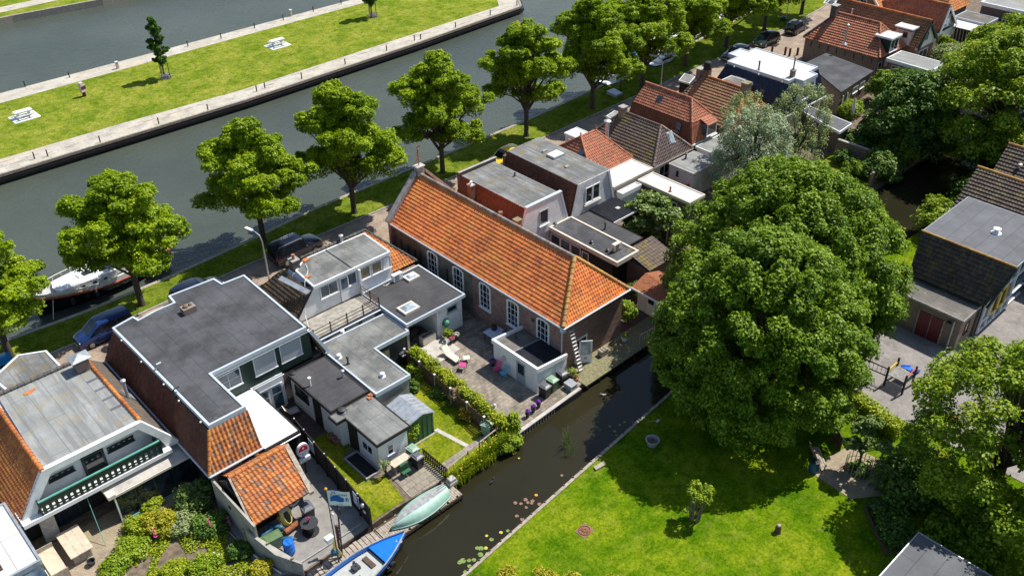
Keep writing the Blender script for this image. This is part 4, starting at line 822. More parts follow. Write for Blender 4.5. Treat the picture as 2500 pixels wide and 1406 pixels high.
MB().ext([(-32.1, 11.0, 2.85), (-30.95, 11.0, 5.1), (-25.75, 11.0, 5.1), (-24.5, 11.0, 2.85)], (0, 0.6, 0)).build('gable_wall', 'wwl', B)
for x0, x1, z0, z1 in ((-30.95, -29.5, 3.75, 4.1), (-27.55, -25.95, 3.75, 4.15)): winY(B, x0, z0, x1 - x0, z1 - z0, 11.0, nx=2, nz=1, mat='dgreen')
dd = MB().box(-29.05, 10.92, 2.9, -27.75, 11.0, 4.3).build('balcony_door', 'dgreen', B); MB().box(-28.9, 10.9, 3.05, -27.9, 10.925, 4.15).build('pane', 'dark_glass', dd)
bl = MB().box(-32.0, 9.68, 3.82, -24.95, 9.8, 3.9).build('balustrade', 'teal_paint', B)
mb = MB()
for i in range(21): x = -31.9 + i * 0.338; mb.box(x, 9.71, 2.9, x + 0.19, 9.76, 3.82)
mb.box(-32.0, 9.7, 3.12, -24.95, 9.77, 3.2); mb.box(-32.0, 9.7, 3.5, -24.95, 9.77, 3.8); mb.box(-32.04, 9.68, 2.88, -31.96, 10.9, 3.85); mb.box(-25.0, 9.68, 2.88, -24.92, 10.9, 3.85); mb.build('baluster_boards', 'dgreen', bl)
dd = MB().box(-32.3, 11.3, 0.05, -29.9, 11.4, 2.2).build('glass_doors', 'dgreen', B); MB().box(-32.15, 11.28, 0.2, -31.2, 11.31, 2.05).box(-31.05, 11.28, 0.2, -30.05, 11.31, 2.05).build('pane', 'dark_glass', dd)
# conservatory
cv = thing('conservatory', 'glazed garden room with beige sloping roof under the green balcony', 'conservatory', (-26, 10, 0))
MB().ext([(-28.45, 9.2, 2.15), (-23.65, 9.2, 2.15), (-23.65, 11.0, 2.55), (-28.45, 11.0, 2.55)], (0, 0, 0.06)).build('roof', 'conc', cv)
MB().box(-28.75, 9.1, 2.05, -28.3, 10.9, 2.3).box(-28.4, 9.12, 2.03, -23.6, 9.2, 2.18).build('edge_beam', 'cream_wall', cv)
for i in range(5):
    x = -28.4 + i * 1.17; MB().box(x - 0.04, 9.14, 0, x + 0.04, 9.22, 2.05).build('post', 'wpt' if i == 0 else 'dgreen', cv)
MB().box(-28.35, 9.18, 0.08, -23.75, 9.2, 2.03).build('glazing', 'dark_glass', cv); MB().box(-28.4, 9.1, 0, -23.7, 9.24, 0.09).build('sill', 'teal_paint', cv)
# cross roof dormer of house B towards the canal
dp = [W(43, 867, 5.1), W(114, 856, 5.1), W(151, 895, 5.1), W(19, 957, 5.1), W(-20, 925, 5.1)]
flat_roof(B, dp, 5.1, 'felt_mossy', 'wpt', 0.25, 0.12, 0.05, 'dormer_roof'); MB().prism(inset(dp, 0.2), 2.6, 4.85).build('dormer_wall', 'wwl', B)
x, y = W(197, 885, 5.9); cc = MB().box(x - 0.42, y - 0.36, 5.0, x + 0.42, y + 0.36, 6.1).build('chimney', 'brown_brick', B)
MB().ext([(x - 0.62, y - 0.52, 6.28), (x + 0.62, y - 0.52, 6.28), (x + 0.62, y + 0.52, 6.28), (x - 0.62, y + 0.52, 6.28)], (0, 0, 0.05)).add([(x - 0.62, y - 0.52, 6.33), (x + 0.62, y - 0.52, 6.33), (x + 0.62, y + 0.52, 6.33), (x - 0.62, y + 0.52, 6.33), (x, y, 6.6)], [(0, 1, 4), (1, 2, 4), (2, 3, 4), (3, 0, 4)]).build('chimney_hood', 'zinc', cc)
MB().tube([(-24.75, 14.2, 3.9), (-24.75, 14.2, 5.6)], 0.1, 10).lathe((-24.75, 14.2, 5.55), [(0.16, 0), (0.17, 0.12), (0.06, 0.2)], 10).build('flue', 'galv', B, sm=1)
MB().slab((-24.3, 14.6, 3.5), (-0.45, 0, 0.7), (0, 0.75, 0), (0.06, 0, 0.04)).build('skylight', 'zinc', B)
mb = MB()
for k in range(5):
    y = 16.9 - k * 1.15; mb.slab((-26.35, y, 5.402), (0.72, 0, 0), (0, 0.22, 0), (0, 0, 0.004))
mb.build('felt_patch', 'felt_slate', B)
MB().ball((-29.3, 17.4, 5.42), 0.25, 10, 0.15, 1.3, 0.8).ball((-28.95, 17.5, 5.42), 0.14, 8, 0.2).build('moss_clump', 'orange_tile_plain', B)
MB().box(-23.95, 10.3, 2.7, -23.78, 20.8, 2.82).build('valley_gutter', 'zinc', B)
# ================================================================ white flat building at the lower left corner
ww = thing('flat_extension', 'bright white flat roof in the lower left corner with a glazed lean-to', 'extension', (-36, 9.6, 0))
flat_roof(ww, [(-41, 6.8), (-33.2, 6.8), (-33.2, 12.4), (-41, 12.4)], 2.7, 'felt_white', 'zinc', 0.25, 0.14, 0.08)
MB().prism([(-40.9, 7.0), (-33.4, 7.0), (-33.4, 12.3), (-40.9, 12.3)], 0, 2.5).build('wall', 'wwl', ww)
MB().ext([(-41, 3.2, 2.0), (-33.3, 3.2, 2.0), (-33.3, 6.75, 2.35), (-41, 6.75, 2.35)], (0, 0, 0.05)).build('glass_roof', 'blue_glass', ww)
MB().box(-33.4, 3.2, 0, -33.25, 6.7, 2.1).box(-41, 3.1, 1.85, -33.25, 3.2, 2.1).box(-37.2, 3.2, 2.1, -37.1, 6.7, 2.42).build('glass_frame', 'wpt', ww)
mb = MB()
for i in range(4): mb.box(-36.1, 7.6 + i * 0.22, 2.72, -34.9, 7.7 + i * 0.22, 2.82)
mb.build('roof_slats', 'bwd', ww)
# ================================================================ house C (dormer house) with its annex, terrace
C_ = thing('dormer_house', 'white dormer house with dark tiled hip, roof terrace and rooflit annex', 'house', (-6.5, 16, 0))
flat_roof(C_, [(-10.5, 15.1), (-3.75, 15.1), (-3.6, 18.7), (-9.0, 18.75), (-10.3, 17.8)], 5.35, 'felt_mid', 'wpt', 0.22, 0.12, 0.02)
MB().box(-7.15, 15.2, 5.35, -7.05, 18.6, 5.43).build('felt_upstand', 'felt_mid', C_)
MB().ext([(-12.2, 15.25, 2.9), (-10.4, 15.25, 5.15), (-3.8, 15.25, 5.15), (-3.6, 15.25, 2.9)], (0, 3.3, 0)).build('dormer_wall', 'wwl', C_)
MB().prism([(-12.6, 15.3), (-1.2, 15.3), (-1.2, 20.6), (-12.6, 20.6)], 0, 2.75).build('lower_wall', 'brown_brick', C_)
slope(C_, (-13.0, 14.9, 2.7), (-13.0, 20.9, 2.7), (-9.2, 18.8, 5.4), (-10.75, 15.0, 5.2), 'dark_tile', tw=0.25, th=0.3, amp=0.06, seed=41)
slope(C_, (-3.6, 15.8, 2.95), (-0.9, 15.8, 2.95), (-3.4, 18.8, 5.4), (-3.6, 18.8, 5.4), 'orange_tile', tw=0.24, th=0.28, amp=0.07, seed=42)
slope(C_, (-13, 20.9, 2.7), (-1.0, 20.9, 2.7), (-3.4, 18.85, 5.4), (-9.2, 18.85, 5.4), 'dark_tile', tw=0.25, th=0.3, seed=43)
slope(C_, (-0.95, 15.8, 2.9), (-0.95, 20.9, 2.9), (-3.38, 18.85, 5.4), (-3.38, 18.8, 5.4), 'orange_tile', tw=0.25, th=0.3, seed=44)
ridge(C_, (-9.2, 18.85, 5.46), (-3.4, 18.85, 5.46), 0.12, 'ridge_dark', 0.36); ridge(C_, (-3.4, 18.85, 5.46), (-0.95, 15.75, 3.0), 0.11, 'ridge_dark', 0.36, 'hip_tiles')
MB().slab((-10.85, 14.95, 5.25), (-0.5, 3.0, 0.05), (-0.35, 0, -0.15), (0, 0, 0.04)).build('lead_cap', 'zinc', C_)
for i, (x0, wd) in enumerate(((-10.0, 1.5), (-8.35, 1.5))):
    wn = winY(C_, x0, 4.0, wd, 1.05, 15.22, nx=2, nz=1, glass='dark_glass'); MB().box(x0 + 0.1, 15.19, 4.1, x0 + wd * 0.45, 15.205, 4.95).box(x0 + wd * 0.58, 15.19, 4.1, x0 + wd - 0.12, 15.205, 4.95).build('lace_curtain', 'blue_glass', wn)
dd = MB().box(-8.35, 15.14, 3.0, -7.6, 15.2, 5.0).build('terrace_door', 'wpt', C_); MB().box(-8.25, 15.11, 4.05, -7.7, 15.145, 4.9).build('pane', 'blue_glass', dd)
for x0, wd in ((-6.55, 0.9), (-5.5, 0.9), (-4.5, 0.75)):
    wn = winY(C_, x0, 4.0, wd, 1.0, 15.22, nx=1, nz=1, fw_=0.06); MB().box(x0 + 0.1, 15.19, 4.08, x0 + wd - 0.1, 15.205, 4.92).build('curtain', 'curtain' if x0 < -4.6 else 'wpt', wn)
MB().box(-6.75, 14.95, 2.9, -6.6, 15.22, 5.1).build('corner_board', 'wpt', C_)
x, y = W(718, 640, 5.8); cc = chimney(C_, x, y, 4.6, 6.0, 0.55, 0.6, 'dark_brick', True)
vent(C_, *W(834, 590, 5.4), 5.3, 0.6, 0.1, 'galv')
MB().slab((W(745, 640, 5.4)[0], W(745, 640, 5.4)[1], 5.37), (0.5, 0.1, 0), (-0.1, 0.35, 0), (0, 0, 0.07)).slab((W(748, 680, 5.4)[0], W(748, 680, 5.4)[1], 5.37), (0.4, 0, 0), (0, 0.25, 0), (0, 0, 0.06)).build('loose_tile', 'orange_tile_plain', C_)
MB().tube([(*W(746, 645, 5.4), 5.42), (*W(752, 660, 5.4), 5.4), (*W(744, 690, 5.4), 5.4), (-11.6, 14.9, 3.6), (-12.3, 13.2, 3.0)], 0.02, 5).build('cable', 'wpt', C_)
# terrace
MB().prism([(-12.35, 12.75), (-6.75, 12.85), (-6.75, 15.2), (-12.6, 15.2)], 0, 2.85).build('terrace_block', 'plaster_dirty', C_)
plain('terrace_floor', (0.3, 0.28, 0.24), 0.9, 0.25, 2.5, stain=(0.5, 0.49, 0.46), stain_amt=0.6)
MB().box(-12.3, 12.8, 2.85, -6.8, 15.15, 2.88).build('terrace_floor', 'terrace_floor', C_)
rl_ = MB(); P = [(-12.35, 12.7), (-9.5, 12.75), (-6.72, 12.8), (-6.72, 14.3), (-6.72, 15.1)]
for i in range(len(P) - 1):
    for zz in (3.15, 3.45, 3.72): rl_.tube([(*P[i], zz), (*P[i + 1], zz)], 0.03, 5)
for x, y in ((-12.35, 12.7), (-10.95, 12.72), (-9.55, 12.74), (-8.15, 12.77), (-6.72, 12.8), (-6.72, 13.9), (-6.72, 15.0)): rl_.box(x - 0.035, y - 0.035, 2.7, x + 0.035, y + 0.035, 3.85)
rl_.build('terrace_railing', 'bwd', C_)
MB().tube([(-12.5, 12.6, 2.8), (-6.7, 12.68, 2.75), (-6.7, 12.6, 2.4)], 0.06, 8).build('gutter', 'pbt', C_)
# annex
pc = [(-6.7, 9.75), (-1.2, 9.75), (-1.2, 15.5), (-3.6, 15.8), (-6.6, 15.2)]
flat_roof(C_, [(-6.65, 9.7), (-1.15, 9.7), (-1.15, 15.3), (-6.65, 15.15)], 2.9, 'felt_dark_x', 'pbt', 0.22, 0.12, 0.05)
MB().prism([(-3.7, 10.0), (-1.3, 10.0), (-1.3, 15.2), (-3.7, 15.2)], 0, 2.7).build('annex_wall', 'wwl', C_)
MB().prism([(-6.55, 12.2), (-3.7, 12.2), (-3.7, 15.2), (-6.55, 15.2)], 0, 2.7).build('annex_wall', 'cream_wall', C_)
MB().box(-6.6, 9.85, 0, -6.4, 12.2, 2.7).build('annex_side', 'plaster_dirty', C_)
winY(C_, -2.75, 1.8, 0.95, 0.5, 10.0, nx=1, nz=1, mat='galv'); MB().ball((-3.45, 9.9, 2.2), 0.09, 8).build('wall_lamp', 'wpt', C_)
for (px, py, a) in ((1004, 676, 1.05), (997, 752, 1.35)):
    x, y = W(px, py, 3.0); k = a / 2; cb_ = MB(); trim_ring(cb_, [(x - k, y - k * 0.8), (x + k, y - k * 0.8), (x + k, y + k * 0.8), (x - k, y + k * 0.8)], 2.9, 3.08, 0.15); so = cb_.build('rooflight', 'cream_wall', C_)
    MB().add([(x - k + .15, y - k * .8 + .15, 3.07), (x + k - .15, y - k * .8 + .15, 3.07), (x + k - .15, y + k * .8 - .15, 3.07), (x - k + .15, y + k * .8 - .15, 3.07), (x - k * .4, y - k * .3, 3.22), (x + k * .4, y - k * .3, 3.22), (x + k * .4, y + k * .3, 3.22), (x - k * .4, y + k * .3, 3.22)], [(0, 1, 5, 4), (1, 2, 6, 5), (2, 3, 7, 6), (3, 0, 4, 7), (4, 5, 6, 7)]).build('dome_glass', 'skylight_glass', so)
def ac_unit(label, x, y, z, rz=0, kids=True):
    t = thing('air_conditioner', label, 'air conditioner', (x, y, z), rz)
    MB().box(-0.42, -0.17, 0.06, 0.42, 0.17, 0.64).build('casing', 'cream_wall' if z > 2.95 else 'wpt', t, w=0)
    MB().box(-0.35, -0.2, 0, -0.28, 0.2, 0.07).box(0.28, -0.2, 0, 0.35, 0.2, 0.07).build('foot', 'bkp', t, w=0)
    mb = MB()
    for i in range(6): mb.box(0.42, -0.13, 0.14 + i * 0.08, 0.43, 0.13, 0.18 + i * 0.08)
    for i in range(6): mb.box(-0.3, -0.18, 0.14 + i * 0.08, 0.1, -0.165, 0.17 + i * 0.08)
    mb.build('grille', 'dgp', t, w=0)
    MB().tube([(-0.42, 0, 0.3), (-0.6, 0, 0.12), (-1.1, -0.05, 0.06), (-1.25, 0.1, 0.06)], 0.03, 6).build('pipe', 'bkp' if z > 2.95 else 'cushion_cream', t, w=0)
    return t
ac_unit('white air conditioner on the dark annex roof beside the small rooflight', *W(970, 685, 2.9), 2.91)
ac_unit('cream air conditioner at the far corner of the grey roof behind the church ridge', *W(1505, 610, 2.96), 2.97)
# ================================================================ grey flat workshop roof
gf = thing('flat_outbuilding', 'L-shaped pale grey flat roof below the terrace with black outdoor wall', 'outbuilding', (-10, 9, 0))
pg = [(-12.45, 5.45), (-9.6, 5.45), (-9.6, 9.35), (-6.7, 9.35), (-6.7, 12.3), (-12.4, 12.4)]
flat_roof(gf, pg, 2.6, 'felt_mid', 'pbt', 0.25, 0.12, 0.06)
MB().prism([(-12.3, 5.6), (-9.75, 5.6), (-9.75, 9.5), (-7.0, 9.5), (-7.0, 12.2), (-12.3, 12.2)], 0, 2.4).build('wall', 'dgp', gf)
MB().box(-9.3, 9.4, 0.1, -8.5, 9.46, 2.0).build('wooden_door', 'mossy_wood', gf)
MB().box(-12.3, 5.54, 0.1, -9.75, 5.6, 2.3).build('cladding', 'stone_grey', gf)
for px, py, m, h in ((836, 813, 'wpt', 0.18), (828, 872, 'wpt', 0.18), (850, 888, 'bkp', 0.5), (934, 918, 'wpt', 0.2)): vent(gf, *W(px, py, 2.6), 2.6, h, 0.09 if h < 0.3 else 0.06, m)
# ================================================================ white outbuilding with two roofs
wo = thing('outbuilding', 'long white outbuilding with charcoal and pale grey roofs ending at the terrace', 'outbuilding', (-14, 7, 0))
flat_roof(wo, [(-15.5, 6.1), (-12.55, 6.1), (-12.55, 11.25), (-15.5, 11.25)], 2.55, 'felt_dark_x', 'soot', 0.2, 0.1, 0.03)
flat_roof(wo, [(-15.75, 5.1), (-15.1, 5.1), (-15.1, 1.75), (-12.5, 1.75), (-12.5, 6.05), (-15.75, 6.05)], 2.42, 'felt_mid', 'soot', 0.18, 0.08, 0.03)
MB().prism([(-15.35, 5.4), (-12.7, 5.4), (-12.7, 11.2), (-15.35, 11.2)], 0, 2.37).build('wall', 'wwl', wo)
MB().prism([(-14.95, 1.95), (-12.7, 1.95), (-12.7, 5.38), (-14.95, 5.38)], 0, 2.25).build('wall', 'wwl', wo)
for y0, z0, ww_, hh in ((10.0, 1.2, 0.7, 0.8), (9.1, 1.2, 0.8, 0.8)): winX(wo, y0, z0, ww_, hh, -15.35, nx=1, nz=1, mat='bkp')
MB().box(-15.4, 7.6, 0.05, -15.33, 8.5, 2.1).build('door', 'soot', wo); MB().box(-15.0, 4.1, 0.05, -14.93, 5.1, 2.0).build('door', 'soot', wo)
winX(wo, 2.5, 0.9, 1.15, 0.75, -14.95, nx=2, nz=1); winY(wo, -14.3, 0.95, 0.5, 0.8, 1.95, nx=1, nz=2)
MB().tube([(-15.0, 1.9, 2.2), (-15.0, 1.9, 0)], 0.04, 6).build('drainpipe', 'galv', wo)
for px, py, m, h in ((714, 911, 'bkp', 0.12), (758, 942, 'wpt', 0.75), (838, 920, 'galv', 0.6), (835, 1001, 'dgp', 0.12)): vent(wo, *W(px, py, 2.55), 2.45, h, 0.07 if h > 0.3 else 0.14, m)
x, y = W(905, 972, 2.42); MB().box(x - 0.2, y - 0.1, 2.42, x + 0.0, y + 0.15, 2.52).box(x + 0.05, y + 0.05, 2.42, x + 0.25, y + 0.3, 2.54).box(x - 0.05, y + 0.1, 2.54, x + 0.2, y + 0.25, 2.62).build('loose_tile', 'orange_tile_plain', wo)
# green metal shed
gs = thing('metal_shed', 'green metal shed with pale ribbed pitched roof by the white outbuilding', 'shed', (-11.4, 3.8, 0))
MB().ext([(-12.45, 2.4, 0), (-10.25, 2.4, 0), (-10.25, 2.4, 1.7), (-11.1, 2.4, 2.1), (-12.45, 2.4, 1.8)], (0, 2.35, 0)).build('wall', 'shed_green', gs)
mb = MB().slab((-10.15, 2.3, 1.72), (-0.95, 0, 0.42), (0, 2.5, 0), (0, 0, 0.03)).slab((-11.1, 2.3, 2.14), (-1.45, 0, -0.35), (0, 2.5, 0), (0, 0, 0.03))
for i in range(7): y = 2.35 + i * 0.4; mb.slab((-10.15, y, 1.75), (-0.95, 0, 0.42), (0, 0.03, 0), (0, 0, 0.035)); mb.slab((-11.1, y, 2.17), (-1.45, 0, -0.35), (0, 0.03, 0), (0, 0, 0.035))
mb.build('ribbed_roof', 'zinc', gs)
mb = MB()
for i in range(6): mb.box(-12.3 + i * 0.38, 2.375, 0.05, -12.26 + i * 0.38, 2.4, 1.7)
mb.build('wall_rib', 'dgreen', gs); MB().box(-12.6, 2.2, 0, -10.1, 2.3, 0.08).build('plinth', 'stone_grey', gs)
# orange tiled shed in the concrete yard
sh = thing('tiled_shed', 'black timber shed with patchy orange pantile roof beside the concrete yard', 'shed', (-21.8, 3.6, 0))
slope(sh, (-23.55, 1.8, 1.95), (-20.0, 1.8, 1.95), (-19.5, 5.0, 2.95), (-23.05, 5.0, 2.95), 'shed_tile', tw=0.25, th=0.32, amp=0.08, lift=0.05, seed=51)
ridge(sh, (-23.15, 5.05, 3.0), (-19.4, 5.05, 3.0), 0.14, 'orange_tile', 0.42)
slope(sh, (-23.1, 6.4, 2.1), (-19.4, 6.4, 2.1), (-19.4, 5.1, 2.95), (-23.1, 5.1, 2.95), 'shed_tile', tw=0.25, th=0.32, seed=52)
MB().ext([(-20.0, 1.65, 1.85), (-19.45, 5.05, 2.95), (-19.45, 5.05, 3.1), (-20.0, 1.65, 2.05)], (0.28, 0, 0)).build('barge_board', 'gwd', sh)
MB().ext([(-23.75, 1.65, 1.85), (-23.2, 5.05, 2.95), (-23.2, 5.05, 3.1), (-23.75, 1.65, 2.05)], (0.12, 0, 0)).build('barge_board', 'gwd', sh)
MB().ext([(-23.4, 3.1, 0), (-23.4, 6.2, 0), (-23.4, 6.2, 2.05), (-23.4, 5.0, 2.85), (-23.4, 3.1, 2.25)], (3.6, 0, 0)).build('wall', 'soot', sh)
MB().box(-23.75, 1.4, 0, -23.62, 6.3, 2.35).build('side_wall', 'plaster_dirty', sh)
MB().box(-23.8, 4.2, 1.5, -23.74, 4.4, 1.7).build('wall_light', 'bkp', sh)
# ================================================================ houses beyond the church
def gable_front(par, pts, y, mat='wwl', th=0.15, name='gable_wall'): return MB().ext([(x, y, z) for x, z in pts], (0, th, 0)).build(name, mat, par)
D = thing('mansard_house', 'white gabled mansard house next to the church ridge, lichen grey flat roof', 'house', (9.6, 16, 0))
flat_roof(D, [(7.75, 12.45), (11.55, 12.45), (11.5, 20.55), (7.75, 20.45)], 5.55, 'felt_mossy', 'zinc', 0.14, 0.06, 0.0)
slope(D, (6.9, 12.5, 2.8), (6.9, 20.6, 2.8), (7.78, 20.5, 5.5), (7.78, 12.5, 5.5), 'flank_tile', tw=0.22, th=0.28, seed=61); slope(D, (12.4, 12.5, 2.8), (12.4, 20.6, 2.8), (11.5, 20.5, 5.5), (11.5, 12.5, 5.5), 'dark_tile', tw=0.22, th=0.28, seed=62)
gable_front(D, [(6.75, 2.6), (7.65, 5.6), (11.6, 5.6), (12.5, 2.6)], 12.3, 'wwl', 0.2)
MB().prism([(7.0, 12.4), (12.3, 12.4), (12.3, 20.4), (7.0, 20.4)], 0, 2.8).build('lower_wall', 'wwl', D)
MB().ext([(7.62, 12.25, 5.6), (11.65, 12.25, 5.6), (11.65, 12.25, 5.75), (7.62, 12.25, 5.75)], (0, 0.3, 0)).ext([(11.6, 12.25, 5.7), (12.55, 12.25, 2.6), (12.35, 12.25, 2.6), (11.45, 12.25, 5.6)], (0, 0.3, 0)).build('coping', 'pbt', D)
winY(D, 9.1, 3.5, 0.95, 1.3, 12.3, nx=1, nz=1, mat='galv'); MB().box(9.0, 12.12, 3.33, 10.15, 12.3, 3.46).build('window_sill', 'wpt', D)
winY(D, 7.3, 1.5, 1.1, 0.9, 12.38, nx=2, nz=1)
MB().box(7.5, 20.4, 2.8, 11.7, 20.7, 5.85).build('front_parapet', 'dark_brick', D); MB().box(7.45, 20.35, 5.85, 11.75, 20.5, 5.92).build('parapet_cap', 'conc', D)
cc = chimney(D, *W(1150, 455, 5.6), 3.6, 5.7, 0.4, 0.5, 'dark_brick', False); x, y = W(1150, 450, 5.8); vent(cc, x, y, 5.78, 0.2, 0.07, 'wpt')
chimney(D, *W(1263, 537, 5.2), 2.9, 5.2, 0.5, 0.5, 'brown_brick', False, 'mossy_wood')
x, y = W(1222, 520, 5.4); MB().lathe((x, y, 3.4), [(0.14, 0), (0.14, 1.9), (0.18, 1.92), (0.18, 2.1)], 12).build('chimney_pot', 'terracotta_dark', D, sm=1)
vent(D, *W(1257, 430, 5.55), 5.55, 0.25, 0.06)
E_ = thing('mansard_house', 'taller mansard house beyond it with square rooflight and pale brick gable', 'house', (15.3, 16, 0))
flat_roof(E_, [(13.3, 12.2), (17.25, 12.2), (17.4, 20.8), (13.4, 20.75)], 5.8, 'felt_mossy', 'stone_grey', 0.14, 0.05, 0.0)
slope(E_, (12.5, 12.2, 2.6), (12.5, 20.9, 2.6), (13.32, 20.8, 5.7), (13.32, 12.2, 5.7), 'rust_tile', tw=0.2, th=0.24, amp=0.02, seed=63); slope(E_, (18.1, 12.2, 2.6), (18.1, 20.9, 2.6), (17.3, 20.8, 5.7), (17.3, 12.2, 5.7), 'dark_tile', tw=0.22, th=0.28, seed=64)
gable_front(E_, [(12.6, 2.5), (13.4, 5.7), (17.2, 5.7), (18.0, 2.5)], 12.15, 'white_brick', 0.2)
MB().prism([(12.7, 12.3), (17.9, 12.3), (17.9, 20.6), (12.7, 20.6)], 0, 2.7).build('lower_wall', 'white_brick', E_)
for x0 in (14.35, 15.25): winY(E_, x0, 3.55, 0.85, 1.45, 12.15, nx=1, nz=1)
MB().box(14.2, 11.98, 3.3, 16.25, 12.15, 3.45).build('window_sill', 'cream_wall', E_)
MB().ext([(17.2, 12.05, 5.75), (18.1, 12.05, 2.5), (17.9, 12.05, 2.5), (17.0, 12.05, 5.7)], (0, 0.15, 0)).build('barge_board', 'pbt', E_)
x, y = W(1356, 377, 5.95); cb_ = MB().box(x - 0.65, y - 0.5, 5.8, x + 0.65, y + 0.5, 5.98).build('rooflight', 'zinc', E_); MB().box(x - 0.6, y - 0.45, 5.98, x + 0.6, y + 0.45, 6.03).build('dome_glass', 'wpt', cb_)
x, y = W(1384, 408, 5.8); MB().box(x - 0.2, y - 0.15, 5.8, x + 0.2, y + 0.15, 5.9).build('roof_vent', 'stone_grey', E_)
x, y = W(1330, 370, 5.8); MB().tube([(x - 0.3, y, 5.86), (x + 0.3, y, 5.86)], 0.1, 8).build('roof_pipe', 'stone_grey', E_)
MB().box(12.9, 20.6, 0, 17.9, 20.85, 5.5).build('front_wall', 'dark_brick', E_)
# rear extensions behind D and E
x1 = thing('flat_extension', 'grey flat roofed extension with white edge and a long window band', 'extension', (11.3, 8.6, 0))
flat_roof(x1, [(10.1, 4.7), (12.7, 4.7), (12.75, 12.25), (10.15, 12.25)], 2.9, 'felt_dark', 'cream_wall', 0.3, 0.16, 0.08)
MB().prism([(10.25, 5.3), (12.6, 5.3), (12.6, 12.2), (10.25, 12.2)], 0, 2.62).build('wall', 'soot', x1)
for i in range(3): winX(x1, 11.0 - i * 1.15, 0.9, 1.1, 1.55, 10.25, nx=1, nz=1, fw_=0.06)
winX(x1, 7.8, 0.2, 0.75, 2.1, 10.25, nx=1, nz=1, fw_=0.07)
for px, py in ((1355, 548), (1444, 592), (1483, 612)): vent(x1, *W(px, py, 2.95), 2.9, 0.12, 0.09)
x2 = thing('flat_extension', 'plain charcoal flat roof wedged between the white edged one and the corrugated canopy', 'extension', (13.8, 9, 0))
flat_roof(x2, [(12.8, 6.0), (14.75, 6.0), (14.75, 12.3), (12.85, 12.3)], 2.72, 'felt_dark_x', 'soot', 0.2, 0.06, 0.02)
MB().prism([(12.9, 6.2), (14.65, 6.2), (14.65, 12.2), (12.9, 12.2)], 0, 2.5).build('wall', 'dark_brick', x2)
vent(x2, *W(1477, 560, 2.72), 2.72, 0.55, 0.06, 'bkp'); vent(x2, *W(1422, 510, 2.72), 2.72, 0.5, 0.05, 'steel')
x3 = thing('corrugated_canopy', 'dark corrugated canopy behind the pale brick gable', 'canopy', (16.5, 11, 0)); mb = MB()
for i in range(18):
    x = 14.85 + i * 0.187; mb.ext([(x, 9.3, 2.7), (x + 0.05, 9.3, 2.79), (x + 0.1, 9.3, 2.79), (x + 0.17, 9.3, 2.7)], (0, 3.0, 0.06))
mb.box(14.85, 9.3, 2.66, 18.2, 12.2, 2.69)
mb.build('corrugated_sheet', 'corrugated_dark', x3); MB().box(14.8, 9.22, 2.6, 18.2, 9.28, 2.75).build('edge_board', 'wpt', x3)
MB().add([(16.6, 10.4, 2.82), (17.0, 10.4, 2.8), (17.0, 10.75, 2.8), (16.6, 10.75, 2.82)], [(0, 1, 2, 3)]).ext([(16.6, 10.4, 2.8), (17.0, 10.4, 2.79), (17.0, 10.75, 2.79), (16.6, 10.75, 2.8)], (0, 0, 0.06)).build('patch_sheet', 'conc', x3)
for x in (15.0, 17.9): MB().box(x, 9.3, 0, x + 0.1, 9.4, 2.7).build('post', 'bwd', x3)
# F pyramid roof
F_ = thing('hipped_house', 'small house with clean red hipped roof, white back flat and white street dormer', 'house', (22, 19, 0))
a0, a1 = (21.2, 19.2, 5.1), (23.2, 19.2, 5.1)
slope(F_, (19.3, 15.9, 2.8), (25.0, 15.9, 2.8), a1, a0, 'red_tile', tw=0.23, th=0.28, amp=0.07, seed=71); slope(F_, (19.3, 15.9, 2.8), (19.3, 22.4, 2.8), (a0[0], 19.25, 5.1), a0, 'red_tile', tw=0.23, th=0.28, seed=72)
slope(F_, (25, 15.9, 2.8), (25, 22.4, 2.8), (a1[0], 19.25, 5.1), a1, 'red_tile', tw=0.23, th=0.28, seed=73); slope(F_, (19.3, 22.4, 2.8), (25, 22.4, 2.8), a1, a0, 'red_tile', tw=0.23, th=0.28, seed=74)
for p, q_ in ((a0, a1), (a0, (19.3, 15.9, 2.85)), (a1, (25, 15.9, 2.85)), (a0, (19.3, 22.4, 2.85))): ridge(F_, (p[0], p[1], p[2] + 0.05), q_ if q_ is not a1 else (a1[0], a1[1], 5.15), 0.1, 'red_tile', 0.36)
MB().prism([(19.5, 16.1), (24.8, 16.1), (24.8, 22.2), (19.5, 22.2)], 0, 2.75).build('wall', 'wwl', F_)
for x, y, z in ((a0[0], a0[1], 5.1), (a1[0], a1[1], 5.1)): MB().lathe((x, y, z), [(0.09, 0), (0.05, 0.2), (0.09, 0.28), (0.02, 0.5)], 8).build('finial', 'red_tile', F_)
MB().slab((19.95, 17.9, 3.75), (0.45, 0, 0.57), (0, 0.6, 0), (-0.06, 0, 0.05)).build('skylight', 'blue_glass', F_)
x, y = W(1390, 340, 4.5); MB().tube([(x, y, 3.4), (x, y, 4.5)], 0.08, 8).build('flue', 'galv', F_)
dpy = [W(1377, 325, 3.6), W(1408, 311, 3.6), W(1440, 325, 3.6), W(1412, 340, 3.6)]
flat_roof(F_, dpy, 3.6, 'felt_white', 'wpt', 0.2, 0.08, 0.04, 'dormer_roof'); MB().prism(inset(dpy, 0.1), 2.6, 3.4).build('dormer_wall', 'wwl', F_)
flat_roof(F_, [(19.3, 13.25), (24.75, 13.25), (24.75, 15.85), (19.3, 15.85)], 2.8, 'felt_white', 'cream_wall', 0.25, 0.1, 0.05); MB().prism([(19.5, 13.4), (24.6, 13.4), (24.6, 15.8), (19.5, 15.8)], 0, 2.55).build('back_wall', 'cream_wall', F_)
MB().box(19.25, 12.95, 2.5, 24.8, 13.1, 2.62).build('gutter', 'bwd', F_)
wb = thing('flat_porch', 'narrow white box roof under the big white flat roof', 'porch', (20.7, 12.6, 0))
